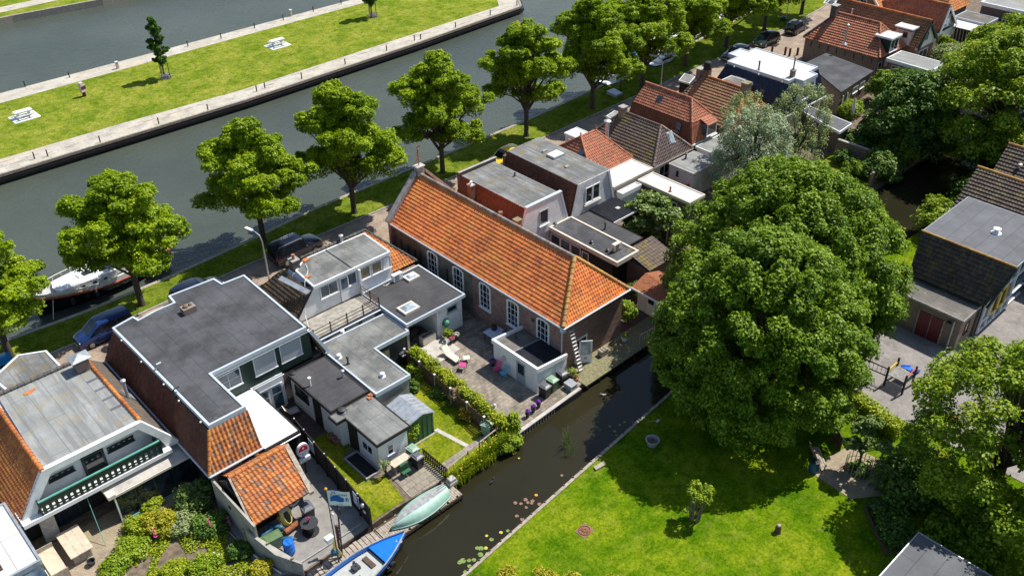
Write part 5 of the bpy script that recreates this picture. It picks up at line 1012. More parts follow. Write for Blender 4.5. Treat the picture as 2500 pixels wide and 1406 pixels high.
flat_roof(wb, [(19.3, 12.2), (21.9, 12.2), (21.9, 12.9), (19.3, 12.9)], 2.5, 'felt_white', 'wpt', 0.35, 0.08, 0.08); MB().prism([(19.4, 12.3), (21.8, 12.3), (21.8, 12.85), (19.4, 12.85)], 0, 2.2).build('wall', 'wwl', wb)
lw = thing('flat_outbuilding', 'narrow brown outbuilding with long bright white roof and stub chimney pipe', 'outbuilding', (23, 10, 0))
flat_roof(lw, [(22.0, 6.9), (24.2, 6.9), (24.2, 12.85), (22.05, 12.85)], 2.7, 'felt_white', 'cream_wall', 0.22, 0.12, 0.07); MB().prism([(22.15, 7.1), (24.1, 7.1), (24.1, 12.7), (22.15, 12.7)], 0, 2.5).build('wall', 'dark_brick', lw)
winX(lw, 8.3, 1.4, 0.55, 0.7, 22.15, nx=1, nz=1); winX(lw, 10.0, 0.9, 0.9, 1.2, 22.15, nx=2, nz=1); vent(lw, *W(1636, 468, 2.7), 2.7, 0.5, 0.07, 'rust', cap=False)
MB().ball((24.3, 12.9, 2.55), 0.14, 8).build('wall_lamp', 'wpt', lw)
# G mossy roof
G_ = thing('hipped_house', 'house with moss covered brown hipped roof and silver flue', 'house', (27.8, 17.5, 0))
r0_, r1_ = (27.6, 15.0, 5.55), (27.6, 19.6, 5.55)
slope(G_, (24.9, 13.35, 2.8), (24.9, 22, 2.8), r1_, r0_, 'mossy_tile', tw=0.25, th=0.3, amp=0.04, lift=0.07, seed=81); slope(G_, (30.6, 13.35, 2.8), (30.6, 22, 2.8), r1_, r0_, 'maroon_tile', tw=0.25, th=0.3, seed=82)
slope(G_, (24.9, 13.35, 2.8), (30.6, 13.35, 2.8), r0_, r0_, 'maroon_tile', tw=0.22, th=0.3, amp=0.07, seed=83); slope(G_, (24.9, 22, 2.8), (30.6, 22, 2.8), r1_, r1_, 'maroon_tile', tw=0.25, th=0.3, seed=84)
ridge(G_, r0_, r1_, 0.12, 'maroon_tile', 0.36); ridge(G_, (24.9, 13.35, 2.9), (27.6, 15.0, 5.6), 0.12, 'maroon_tile', 0.36, 'hip_tiles'); ridge(G_, (30.6, 13.35, 2.9), (27.6, 15.0, 5.6), 0.12, 'ridge_grey', 0.36, 'hip_tiles'); ridge(G_, (24.9, 22, 2.9), (27.6, 19.6, 5.6), 0.12, 'mossy_tile', 0.36, 'hip_tiles')
MB().prism([(25.1, 13.6), (30.4, 13.6), (30.4, 21.8), (25.1, 21.8)], 0, 2.75).build('wall', 'cream_wall', G_)
x, y = W(1636, 346, 4.2); MB().slab((27.9, 13.95, 3.85), (0.75, 0, 0), (0, 0.62, 1.02), (0, -0.07, 0.045)).build('skylight', 'wpt', G_); MB().slab((27.98, 13.95, 3.93), (0.59, 0, 0), (0, 0.54, 0.89), (0, -0.09, 0.06)).build('skylight_pane', 'skylight_glass', G_)
x, y = W(1483, 305, 5.0); MB().lathe((x, y, 3.4), [(0.22, 0), (0.18, 0.1), (0.18, 1.8), (0.13, 1.85), (0.36, 1.95), (0.36, 2.02), (0.1, 2.15)], 14).build('flue', 'galv', G_, sm=1)
cc = chimney(G_, *W(1521, 266, 5.9), 4.4, 6.1, 0.65, 0.6, 'brown_brick', False)
MB().box(24.85, 13.25, 2.68, 30.7, 13.36, 2.8).build('gutter', 'cream_wall', G_)
winY(G_, 26.1, 0.3, 1.5, 2.0, 13.6, nx=2, nz=2, glass='dark_glass')
dpy = [W(1480, 284, 4.3), W(1500, 271, 4.3), W(1515, 277, 4.3), W(1494, 292, 4.3)]; flat_roof(G_, dpy, 4.3, 'felt_pale', 'wpt', 0.2, 0.06, 0.04, 'dormer_roof'); MB().prism(inset(dpy, 0.08), 2.6, 4.1).build('dormer_wall', 'wwl', G_)
cbx = thing('garden_store', 'pinkish rendered flat roofed store under the silvery willow', 'store', (28.3, 11.6, 0))
flat_roof(cbx, [(26.8, 10.2), (30.6, 10.2), (30.6, 13.1), (26.8, 13.1)], 2.6, 'felt_pale', 'pinkish_wall', 0.1, 0.06, 0.02); MB().prism([(26.85, 10.25), (30.55, 10.25), (30.55, 13.0), (26.85, 13.0)], 0, 2.52).build('wall', 'pinkish_wall', cbx)
winX(cbx, 11.9, 1.7, 0.25, 0.5, 26.85, nx=1, nz=1, mat='bwd', fw_=0.04); vent(cbx, *W(1674, 388, 2.6), 2.6, 0.5, 0.08); MB().lathe((26.7, 10.6, 1.15), [(0.08, 0), (0.14, 0.2), (0.15, 0.22)], 8).build('hanging_pot', 'red_paint', cbx)
# H gambrel
H_ = thing('gambrel_house', 'orange tiled house with darker steep lower slopes and two small skylights', 'house', (33.5, 18, 0))
slope(H_, (31.8, 14.5, 4.6), (31.8, 21.9, 4.6), (33.3, 21.6, 6.25), (33.3, 15.9, 6.25), 'red_tile', tw=0.25, th=0.28, amp=0.05, seed=91); slope(H_, (31.5, 14.05, 2.6), (31.5, 22.4, 2.6), (31.78, 22.0, 4.55), (31.78, 14.5, 4.55), 'flank_tile', tw=0.25, th=0.3, seed=92)
slope(H_, (31.8, 14.5, 4.6), (34.9, 14.5, 4.6), (33.3, 15.9, 6.25), (33.3, 15.9, 6.25), 'red_tile', tw=0.23, th=0.28, amp=0.06, seed=93); slope(H_, (31.5, 14.05, 2.7), (35.3, 14.05, 2.7), (34.9, 14.45, 4.55), (31.8, 14.45, 4.55), 'red_tile', tw=0.23, th=0.28, amp=0.06, seed=94)
slope(H_, (34.9, 14.5, 4.6), (34.9, 21.9, 4.6), (33.3, 21.6, 6.25), (33.3, 15.9, 6.25), 'red_tile', tw=0.25, th=0.28, seed=95); slope(H_, (35.3, 14.05, 2.7), (35.3, 22.4, 2.7), (34.92, 22.0, 4.55), (34.92, 14.5, 4.55), 'red_tile', tw=0.25, th=0.3, seed=96)
ridge(H_, (33.3, 15.9, 6.3), (33.3, 21.7, 6.3), 0.12, 'red_tile', 0.36); ridge(H_, (31.8, 14.5, 4.65), (33.3, 15.9, 6.3), 0.11, 'red_tile', 0.36, 'hip_tiles'); ridge(H_, (34.9, 14.5, 4.65), (33.3, 15.9, 6.3), 0.11, 'red_tile', 0.36, 'hip_tiles'); ridge(H_, (31.5, 14.05, 2.7), (31.78, 14.5, 4.6), 0.11, 'red_tile', 0.36, 'hip_tiles')
MB().prism([(31.85, 14.6), (34.85, 14.6), (34.85, 21.9), (31.85, 21.9)], 0, 4.5).build('wall', 'dark_brick', H_)
MB().slab((32.35, 18.9, 5.25), (0.42, 0, 0.46), (0, 0.6, 0), (-0.06, 0, 0.05)).build('skylight', 'blue_glass', H_); MB().slab((31.52, 15.6, 3.55), (0.12, 0, 0.75), (0, 0.55, 0), (-0.06, 0, 0.02)).build('skylight', 'blue_glass', H_); MB().slab((31.3, 15.5, 3.4), (-0.25, 0, 0.2), (0, 0.75, 0), (0, 0, 0.04)).build('skylight_flap', 'galv', H_)
MB().box(33.1, 13.6, 3.1, 34.6, 14.5, 4.3).build('dormer', 'blue_glass', H_); winY(H_, 33.1, 3.1, 1.5, 1.15, 13.6, nx=1, nz=1); slope(H_, (33.0, 13.5, 4.3), (34.7, 13.5, 4.3), (34.7, 14.5, 4.7), (33.0, 14.5, 4.7), 'red_tile', tw=0.23, th=0.28, seed=97, name='dormer_tiles', under=False)
MB().box(31.45, 13.85, 2.5, 35.4, 14.0, 2.65).build('gutter', 'wpt', H_)
he = thing('flat_extension', 'pale flat roofed extension half hidden under the willow sprays', 'extension', (33.6, 12, 0))
flat_roof(he, [(31.6, 10.0), (35.8, 10.0), (35.8, 13.7), (31.6, 13.7)], 2.5, 'felt_pale', 'wpt', 0.2, 0.1, 0.05); MB().prism([(31.8, 10.2), (35.6, 10.2), (35.6, 13.6), (31.8, 13.6)], 0, 2.3).build('wall', 'wwl', he)
# I
I_ = thing('hipped_house', 'brown tiled house with tall dark round capped chimney and second stub chimney', 'house', (40, 17.5, 0))
slope(I_, (36.6, 13.0, 2.8), (36.6, 21.0, 2.8), (39.95, 19.6, 5.8), (39.95, 14.3, 5.8), 'brown_tile', tw=0.26, th=0.32, amp=0.04, lift=0.07, seed=101); slope(I_, (43.3, 13.0, 2.8), (43.3, 21.0, 2.8), (39.95, 19.6, 5.8), (39.95, 14.3, 5.8), 'brown_tile', tw=0.26, th=0.32, seed=102)
slope(I_, (36.6, 12.95, 2.8), (43.3, 12.95, 2.8), (39.95, 14.3, 5.8), (39.95, 14.3, 5.8), 'orange_tile', tw=0.24, th=0.3, amp=0.07, seed=103); slope(I_, (36.6, 21.0, 2.8), (43.3, 21.0, 2.8), (39.95, 19.6, 5.8), (39.95, 19.6, 5.8), 'brown_tile', tw=0.26, th=0.32, seed=104)
ridge(I_, (39.95, 14.3, 5.85), (39.95, 19.6, 5.85), 0.11, 'orange_tile', 0.36); ridge(I_, (36.6, 12.95, 2.85), (39.95, 14.3, 5.85), 0.13, 'orange_tile', 0.36, 'hip_tiles'); ridge(I_, (36.6, 21.0, 2.9), (39.95, 19.6, 5.85), 0.11, 'ridge_dark', 0.36, 'hip_tiles'); ridge(I_, (43.3, 12.95, 2.85), (39.95, 14.3, 5.85), 0.13, 'orange_tile', 0.36, 'hip_tiles')
MB().prism([(36.8, 13.2), (43.1, 13.2), (43.1, 20.8), (36.8, 20.8)], 0, 2.75).build('wall', 'dark_brick', I_)
x, y = W(1723, 205, 4.9); cc = MB().box(x - 0.3, y - 0.35, 4.4, x + 0.3, y + 0.35, 6.5).build('chimney', 'dark_brick', I_); MB().lathe((x, y, 6.5), [(0.42, 0), (0.42, 0.55), (0.34, 0.75), (0.12, 0.86)], 12).build('chimney_cap', 'soot', cc, sm=1)
chimney(I_, *W(1711, 173, 6.0), 4.6, 6.2, 0.75, 0.6, 'brown_brick', False); chimney(I_, *W(1822, 210, 6.2), 5.2, 6.5, 0.8, 0.7, 'brown_brick', False, 'mossy_wood')
x, y = W(1690, 235, 4.6); MB().tube([(x, y, 3.9), (x, y, 4.7)], 0.08, 8).build('flue', 'bkp', I_)
dpy = [W(1657, 197, 4.6), W(1671, 180, 4.6), W(1697, 188, 4.6), W(1683, 204, 4.6)]; flat_roof(I_, dpy, 4.6, 'felt_mid', 'wpt', 0.15, 0.06, 0.03, 'dormer_roof'); MB().prism(inset(dpy, 0.1), 2.6, 4.45).build('dormer_wall', 'soot', I_)
dpy = [(42.6, 16.3), (44.4, 16.3), (44.5, 19.1), (42.6, 19.1)]; flat_roof(I_, dpy, 4.6, 'felt_brown', 'wpt', 0.2, 0.1, 0.05, 'dormer_roof'); MB().prism(inset(dpy, 0.1), 0, 4.4).build('dormer_wall', 'wwl', I_)
# N navy mansard
N_ = thing('mansard_house', 'house with glazed navy mansard tiles, white flat roof and white back dormer', 'house', (48, 16.5, 0))
pn = [(45.2, 12.65), (46.3, 12.65), (46.3, 11.6), (49.0, 11.6), (49.2, 12.65), (50.8, 12.7), (51.0, 20.6), (49.6, 20.6), (49.6, 21.7), (47.3, 21.7), (47.2, 20.45), (45.3, 20.4)]
flat_roof(N_, pn, 5.6, 'felt_white', 'pbt', 0.3, 0.14, 0.07)
slope(N_, (44.3, 11.9, 2.3), (44.3, 21.6, 2.3), (45.3, 20.4, 5.35), (45.3, 12.7, 5.35), 'navy_tile', tw=0.24, th=0.3, amp=0.06, seed=111); slope(N_, (44.3, 11.9, 2.3), (51.9, 11.9, 2.3), (50.8, 12.7, 5.35), (45.3, 12.7, 5.35), 'navy_tile', tw=0.24, th=0.3, amp=0.06, seed=112)
slope(N_, (51.9, 11.9, 2.3), (51.9, 21.6, 2.3), (50.9, 20.5, 5.35), (50.9, 12.7, 5.35), 'navy_tile', tw=0.24, th=0.3, seed=113); ridge(N_, (44.3, 11.9, 2.4), (45.3, 12.7, 5.35), 0.1, 'navy_tile', 0.36, 'hip_tiles')
MB().prism([(45.4, 12.9), (50.8, 12.9), (50.8, 20.3), (45.4, 20.3)], 0, 5.3).build('core_wall', 'dark_brick', N_); MB().prism([(44.6, 12.1), (51.6, 12.1), (51.6, 21.3), (44.6, 21.3)], 0, 2.25).build('wall', 'cream_wall', N_)
MB().prism([(46.4, 11.7), (48.9, 11.7), (48.9, 12.9), (46.4, 12.9)], 3.0, 5.35).build('dormer_wall', 'wpt', N_); winY(N_, 46.6, 3.4, 2.1, 1.6, 11.7, nx=2, nz=1)
MB().slab((44.62, 17.5, 3.5), (0.32, 0, 1.05), (0, 1.3, 0), (-0.08, 0, 0.03)).build('skylight', 'cream_wall', N_); MB().slab((44.66, 17.62, 3.6), (0.27, 0, 0.85), (0, 1.06, 0), (-0.1, 0, 0.04)).build('skylight_pane', 'skylight_glass', N_)
MB().slab((44.62, 15.0, 3.3), (0.24, 0, 0.8), (0, 0.55, 0), (-0.08, 0, 0.03)).build('skylight', 'blue_glass', N_)
for i, y in enumerate((13.3, 16.2, 19.3)): MB().ball((45.1, y, 5.4), 0.1, 6).build('roof_lamp', 'wpt', N_)
vent(N_, *W(1852, 172, 5.6), 5.6, 0.9, 0.08); x, y = W(1934, 188, 5.6); cc = chimney(N_, x, y, 5.6, 6.3, 0.5, 0.4, 'brown_brick', False); vent(cc, x, y, 6.4, 1.2, 0.07)
winY(N_, 47.2, 0.3, 3.2, 1.7, 12.1, nx=3, nz=1, glass='blue_glass'); MB().box(44.2, 11.75, 2.15, 52.0, 11.95, 2.32).build('gutter', 'wpt', N_)
fp = thing('flat_extension', 'slate grey flat roof edged white, beside the folded parasol', 'extension', (46, 8.5, 0))
flat_roof(fp, [(44.2, 5.6), (46.9, 5.8), (47.7, 11.2), (46.0, 11.2)], 2.6, 'felt_slate', 'wpt', 0.22, 0.1, 0.05); MB().prism(inset([(44.2, 5.6), (46.9, 5.8), (47.7, 11.2), (46.0, 11.2)], 0.2), 0, 2.4).build('wall', 'dark_brick', fp)
gg = thing('garage', 'wide garage with dark bitumen roof and open black door beyond the navy house', 'garage', (58, 14, 0))
pgg = [(52.9, 10.6), (61.0, 11.3), (62.2, 18.1), (57.8, 18.1)]
flat_roof(gg, pgg, 2.8, 'felt_dark', 'soot', 0.12, 0.05, 0.0); MB().prism(inset(pgg, 0.15), 0, 2.68).build('wall', 'brown_brick', gg)
MB().slab((53.7, 10.73, 0.05), (0.95, 0.08, 0), (0, -0.06, 0), (0, 0, 2.1)).build('doorway', 'soot', gg); MB().slab((53.62, 10.7, 0.0), (0.07, 0, 0), (0, -0.1, 0), (0, 0, 2.2)).slab((54.66, 10.78, 0.0), (0.07, 0, 0), (0, -0.1, 0), (0, 0, 2.2)).build('door_frame', 'wpt', gg)
for x in (56.3, 58.0): window(gg, (x, 10.72 + (x - 52.9) * 0.086 + 0.0, 1.5), Vector((0.996, 0.086, 0)), Vector((0.086, -0.996, 0)), 1.2, 0.7, nx=3, nz=1)
# J
J_ = thing('hipped_house', 'big brick house with red brown hipped roof, flue and white box dormer', 'house', (67.8, 17.5, 0))
slope(J_, (64.7, 12.7, 2.9), (64.7, 22.8, 2.9), (67.7, 20.4, 5.8), (67.7, 14.9, 5.8), 'red_tile', tw=0.27, th=0.32, amp=0.05, lift=0.07, seed=121); slope(J_, (70.8, 12.7, 2.9), (70.8, 22.8, 2.9), (67.7, 20.4, 5.8), (67.7, 14.9, 5.8), 'red_tile', tw=0.27, th=0.32, seed=122)
slope(J_, (64.7, 12.65, 2.9), (70.8, 12.65, 2.9), (67.7, 14.9, 5.8), (67.7, 14.9, 5.8), 'red_tile', tw=0.25, th=0.3, amp=0.07, seed=123); slope(J_, (64.7, 22.8, 2.9), (70.8, 22.8, 2.9), (67.7, 20.4, 5.8), (67.7, 20.4, 5.8), 'dark_tile', tw=0.25, th=0.3, seed=124)
ridge(J_, (67.7, 14.9, 5.85), (67.7, 20.4, 5.85), 0.13, 'red_tile', 0.36); ridge(J_, (64.7, 12.65, 3.0), (67.7, 14.9, 5.85), 0.12, 'red_tile', 0.36, 'hip_tiles'); ridge(J_, (70.8, 12.65, 3.0), (67.7, 14.9, 5.85), 0.12, 'red_tile', 0.36, 'hip_tiles'); ridge(J_, (64.7, 22.8, 3.0), (67.7, 20.4, 5.85), 0.14, 'ridge_dark', 0.36, 'hip_tiles')
MB().prism([(64.9, 12.9), (70.6, 12.9), (70.6, 22.6), (64.9, 22.6)], 0, 2.85).build('wall', 'brown_brick', J_)
MB().prism([(66.3, 12.5), (68.3, 12.5), (68.3, 14.6), (66.3, 14.6)], 3.2, 4.75).build('dormer_wall', 'dgreen', J_); flat_roof(J_, [(66.1, 12.3), (68.5, 12.3), (68.5, 14.5), (66.1, 14.5)], 4.95, 'felt_white', 'wpt', 0.2, 0.1, 0.03, 'dormer_roof'); winY(J_, 66.4, 3.2, 1.8, 1.5, 12.5, nx=2, nz=1)
x, y = W(2063, 100, 4.2); MB().tube([(x, y, 3.6), (x, y, 6.0)], 0.1, 8).lathe((x, y, 6.0), [(0.17, 0), (0.17, 0.12), (0.05, 0.2)], 10).lathe((x, y, 3.8), [(0.35, 0), (0.12, 0.25)], 8).build('flue', 'galv', J_, sm=1)
winY(J_, 65.2, 0.9, 0.9, 1.3, 12.9, nx=1, nz=2); winY(J_, 66.7, 0.1, 0.95, 2.2, 12.9, nx=1, nz=2)
for i in range(8): MB().box(64.84, 13.6 + i * 1.15, 2.0, 64.9, 13.66 + i * 1.15, 2.6).build('wall_tie', 'soot', J_)
chimney(J_, *W(2040, 20, 6.4), 5.4, 6.7, 0.9, 0.7, 'dark_brick', False)
je = thing('flat_extension', 'long pale grey flat roofed garden extension with wide white edge', 'extension', (67.3, 9.2, 0))
pje = [(65.4, 6.7), (69.0, 6.8), (69.1, 12.3), (65.6, 12.3)]; flat_roof(je, pje, 2.8, 'felt_pale', 'wpt', 0.35, 0.14, 0.04); MB().prism(inset(pje, 0.3), 0, 2.45).build('wall', 'brown_brick', je)
for y in (10.6, 9.2, 7.6): winX(je, y, 0.6, 0.9, 1.6, 65.7, nx=1, nz=1)
MB().tube([(65.45, 6.75, 2.4), (65.45, 6.75, 0)], 0.05, 6).build('drainpipe', 'wpt', je)
# K
K_ = thing('gabled_house', 'white gabled house with mossy brown roof, dark green bargeboards and box dormer', 'house', (73.4, 16.3, 0))
slope(K_, (70.9, 11.2, 2.9), (70.9, 23.4, 2.9), (72.85, 23.4, 5.8), (72.85, 11.1, 5.8), 'brown_tile', tw=0.27, th=0.32, amp=0.05, lift=0.08, seed=131); slope(K_, (75.9, 11.2, 2.9), (75.9, 23.4, 2.9), (72.85, 23.4, 5.8), (72.85, 11.1, 5.8), 'brown_tile', tw=0.27, th=0.32, seed=132)
ridge(K_, (72.85, 11.1, 5.85), (72.85, 23.4, 5.85), 0.12, 'orange_tile', 0.4); gable_front(K_, [(71.0, 2.6), (72.85, 5.7), (75.7, 2.6)], 11.35, 'wwl', 0.2)
MB().prism([(71.1, 11.4), (75.6, 11.4), (75.6, 23.2), (71.1, 23.2)], 0, 2.8).build('wall', 'red_brick', K_)
MB().slab((70.8, 11.0, 2.75), (2.05, 0, 3.1), (0.25, 0, -0.16), (0, 0.16, 0)).slab((75.98, 11.0, 2.75), (-3.1, 0, 3.1), (-0.2, 0, -0.2), (0, 0.16, 0)).build('barge_board', 'dgreen', K_); winY(K_, 72.5, 3.3, 1.0, 1.1, 11.35, nx=2, nz=1); winY(K_, 72.1, 0.2, 2.2, 2.0, 11.4, nx=2, nz=1, glass='blue_glass')
MB().prism([(70.75, 12.3), (72.7, 12.3), (72.7, 14.2), (70.75, 14.2)], 3.0, 4.85).build('dormer_wall', 'pinkish_wall', K_); flat_roof(K_, [(70.55, 12.1), (72.9, 12.1), (72.9, 14.4), (70.55, 14.4)], 5.0, 'felt_white', 'wpt', 0.14, 0.08, 0.03, 'dormer_roof'); MB().box(70.5, 12.05, 4.75, 72.95, 14.45, 4.85).build('dormer_eave', 'dgreen', K_)
winX(K_, 12.7, 3.9, 0.55, 0.6, 70.75, nx=2, nz=2, mat='bwd', fw_=0.04)
MB().slab((71.5, 19.0, 3.85), (0.5, 0, 0.74), (0, 0.7, 0), (-0.07, 0, 0.05)).build('skylight', 'blue_glass', K_); x, y = W(2080, 30, 5.8); MB().tube([(x, y, 4.5), (x, y, 6.2)], 0.09, 8).build('flue', 'galv', K_)
# L and L2
L_ = thing('gabled_house', 'steep dark red roofed house with green triangular glazed gable', 'house', (80.5, 15, 0))
slope(L_, (78.7, 12.4, 2.7), (78.7, 20.5, 2.7), (79.9, 20.5, 5.8), (79.9, 12.2, 5.8), 'red_tile', tw=0.25, th=0.3, seed=141); slope(L_, (83.4, 12.4, 2.7), (83.4, 20.5, 2.7), (79.9, 20.5, 5.8), (79.9, 12.2, 5.8), 'orange_tile', tw=0.27, th=0.32, amp=0.07, seed=142)
gable_front(L_, [(78.8, 2.5), (79.9, 5.7), (83.2, 2.5)], 12.4, 'dgreen', 0.2); MB().prism([(78.9, 12.5), (83.2, 12.5), (83.2, 20.3), (78.9, 20.3)], 0, 2.6).build('wall', 'wwl', L_)
MB().slab((78.6, 12.1, 2.6), (1.25, 0, 3.2), (0.22, 0, -0.1), (0, 0.14, 0)).slab((83.5, 12.1, 2.6), (-3.5, 0, 3.2), (-0.2, 0, -0.2), (0, 0.14, 0)).build('barge_board', 'wpt', L_); winY(L_, 79.6, 3.0, 1.6, 1.5, 12.4, nx=2, nz=1, glass='skylight_glass'); ridge(L_, (79.9, 12.2, 5.85), (79.9, 20.5, 5.85), 0.14, 'orange_tile', 0.36)
L2 = thing('gabled_house', 'brick house seen gable side on with fresh orange roof at the top edge', 'house', (80, 22, 0))
MB().ext([(77.6, 19.6, 0), (77.6, 25.2, 0), (77.6, 25.2, 3.2), (77.6, 22.4, 6.4), (77.6, 19.6, 3.2)], (6.5, 0, 0)).build('wall', 'brown_brick', L2)
slope(L2, (77.4, 19.3, 3.1), (84.4, 19.3, 3.1), (84.4, 22.4, 6.5), (77.4, 22.4, 6.5), 'orange_tile', tw=0.27, th=0.32, seed=143); slope(L2, (77.4, 25.5, 3.1), (84.4, 25.5, 3.1), (84.4, 22.4, 6.5), (77.4, 22.4, 6.5), 'orange_tile', tw=0.27, th=0.32, seed=144)
MB().slab((77.3, 19.2, 3.1), (0, 3.2, 3.5), (0, -0.2, 0.2), (0.12, 0, 0)).slab((77.3, 25.6, 3.1), (0, -3.2, 3.5), (0, 0.2, 0.2), (0.12, 0, 0)).build('barge_board', 'wpt', L2); winX(L2, 21.9, 3.9, 1.0, 0.9, 77.6, nx=2, nz=1)
P_ = thing('hipped_house', 'brown tiled roof touching the top edge beside the grey roofed block', 'house', (89, 18, 0))
slope(P_, (85.5, 14.5, 2.9), (85.5, 24, 2.9), (88.5, 22, 6.0), (88.5, 16.6, 6.0), 'brown_tile', tw=0.27, th=0.32, seed=145); slope(P_, (85.5, 14.5, 2.9), (92, 14.5, 2.9), (88.6, 16.6, 6.0), (88.5, 16.6, 6.0), 'orange_tile', tw=0.27, th=0.32, seed=146); slope(P_, (92, 14.5, 2.9), (92, 24, 2.9), (88.6, 22, 6.0), (88.6, 16.6, 6.0), 'brown_tile', tw=0.27, th=0.32, seed=147)
MB().prism([(85.8, 14.8), (91.7, 14.8), (91.7, 23.8), (85.8, 23.8)], 0, 2.85).build('wall', 'brown_brick', P_); ridge(P_, (88.5, 16.6, 6.05), (88.5, 22, 6.05), 0.13, 'orange_tile', 0.4)
O_ = thing('brick_block', 'long brown brick block with grey flat roof at the top right corner', 'building', (100, 6, 0))
flat_roof(O_, [(89.6, -8), (112, -8), (112, 12.4), (89.6, 12.4)], 4.0, 'felt_pale', 'wpt', 0.35, 0.2, 0.1); MB().prism([(89.8, -7.8), (111.8, -7.8), (111.8, 12.2), (89.8, 12.2)], 0, 3.7).build('wall', 'dark_brick', O_)
for y in (10.2, 8.0, 6.0, 3.6): winX(O_, y, 1.2, 1.2, 1.3, 89.8, nx=1, nz=1, glass='dark_glass')
MB().tube([(89.7, 7.6, 3.6), (89.7, 7.6, 0)], 0.08, 6).build('drainpipe', 'wpt', O_)
M_ = thing('carport', 'grey topped flat carport framed in pale boards below the brick block', 'carport', (87, 11.4, 0))
flat_roof(M_, [(85.3, 9.3), (88.7, 9.3), (88.8, 13.6), (85.4, 13.6)], 2.8, 'felt_brown', 'pbt', 0.25, 0.12, 0.06)
for x, y in ((85.45, 9.45), (88.5, 9.45), (88.5, 13.4), (85.5, 13.4)): MB().box(x, y, 0, x + 0.12, y + 0.12, 2.55).build('post', 'pbt', M_)
PG = thing('open_shed', 'open timber shed roofed with white corrugated sheets, planks leaning inside', 'shed', (84, 9, 0)); mb = MB()
for i in range(20): mb.slab((82.9, 9.5 + i * 0.18, 2.42), (2.4, 0, 0.12), (0, 0.1, 0), (0, 0, 0.05)); 
for i in range(22): mb.slab((82.4, 5.4 + i * 0.18, 2.3), (2.6, 0, 0.12), (0, 0.1, 0), (0, 0, 0.05))
mb.slab((82.9, 9.5, 2.38), (2.4, 0, 0.12), (0, 3.6, 0), (0, 0, 0.04)).slab((82.4, 5.4, 2.26), (2.6, 0, 0.12), (0, 4.0, 0), (0, 0, 0.04)).build('sheet_roof', 'wpt', PG)
for x, y in ((82.6, 5.5), (82.6, 9.3), (83.0, 13.0), (85.0, 5.5), (85.0, 13.0)): MB().box(x, y, 0, x + 0.1, y + 0.1, 2.3).build('post', 'bwd', PG)
MB().box(85.1, 5.4, 0, 85.2, 13.1, 2.3).build('back_wall', 'soot', PG); mb = MB()
for i in range(7): mb.slab((83.4, 9.8 + i * 0.4, 0), (0.9, 0.5, 2.0), (0, 0.08, 0), (0.03, 0, 0))
mb.build('leaning_planks', 'pale_wood', PG)
# ================================================================ school
S_ = thing('school_building', 'school with charcoal flat roof over steep dark tiles and big glass gable', 'school', (30, -15, 0))
flat_roof(S_, [(26.3, -18.2), (33.9, -18.2), (33.9, -11.2), (26.3, -11.2)], 6.0, 'felt_slate', 'zinc', 0.12, 0.05, 0.0); MB().prism([(26.3, -30), (33.9, -30), (33.9, -18.2), (26.3, -18.2)], 5.3, 5.96).build('flat_roof', 'felt_slate', S_) if False else None
slope(S_, (24.75, -17.5, 3.1), (24.75, -11.7, 3.1), (26.3, -11.2, 5.98), (26.3, -18.2, 5.98), 'dark_tile', tw=0.3, th=0.34, amp=0.025, lift=0.1, seed=151)
MB().prism([(25.0, -17.2), (34.2, -17.2), (34.2, -11.6), (25.0, -11.6)], 0, 3.0).build('wall', 'dark_brick', S_); MB().prism([(26.5, -17.2), (34.2, -17.2), (34.2, -11.6), (26.5, -11.6)], 3.0, 5.85).build('upper_wall', 'dark_brick', S_)
gl = MB().ext([(25.4, -17.3, 0.2), (33, -17.3, 0.2), (33, -17.3, 5.7), (26.3, -17.3, 5.7), (25.2, -17.3, 3.1)], (0, 0.06, 0)).build('glass_gable', 'blue_glass', S_); mb = MB()
for x in (25.4, 26.6, 27.9, 29.2, 30.5): mb.box(x - 0.05, -17.42, 0.2, x + 0.05, -17.28, 5.6 if x > 26 else 3.2)
for z in (0.2, 1.1, 2.9): mb.box(25.3, -17.4, z - 0.05, 33, -17.28, z + 0.05)
mb.build('glazing_bars', 'wpt', gl); mb = MB()
for x in (26.65, 27.95): mb.box(x, -17.46, 1.15, x + 0.1, -17.36, 2.85); mb.box(x + 1.1, -17.46, 1.15, x + 1.2, -17.36, 2.85); mb.box(x, -17.46, 1.15, x + 1.2, -17.36, 1.25); mb.box(x, -17.46, 2.75, x + 1.2, -17.36, 2.85)
mb.build('yellow_sash', 'yellow_paint', gl)
MB().slab((24.65, -17.75, 3.0), (1.6, -0.55, 2.95), (0.28, 0, -0.12), (0, 0.2, 0)).build('barge_board', 'dgreen', S_)
vent(S_, *W(2432, 568, 6.0), 6.0, 0.3, 0.16, 'wpt')
ridge(S_, (26.25, -18.2, 6.03), (26.25, -11.2, 6.03), 0.08, 'ridge_lichen', 0.3, 'verge_tiles')
sl = thing('school_annex', 'low brown flat roofed annex with wine red double doors', 'annex', (24, -14.5, 0))
flat_roof(sl, [(22.2, -17.2), (25.5, -17.2), (25.5, -11.7), (22.3, -11.7)], 2.8, 'felt_brown', 'stone_grey', 0.14, 0.06, 0.03); MB().prism([(22.35, -17.05), (24.95, -17.05), (24.95, -11.9), (22.35, -11.9)], 0, 2.65).build('wall', 'brown_brick', sl)
for y in (-15.85, -14.95): dd = MB().box(22.28, y, 0.03, 22.36, y + 0.86, 2.1).build('double_door', 'wine_red', sl)
MB().box(22.25, -15.95, 0, 22.35, -15.87, 2.15).box(22.25, -15.0, 0, 22.35, -14.97, 2.15).box(22.25, -14.07, 0, 22.35, -13.99, 2.15).build('door_frame', 'gwd', sl)
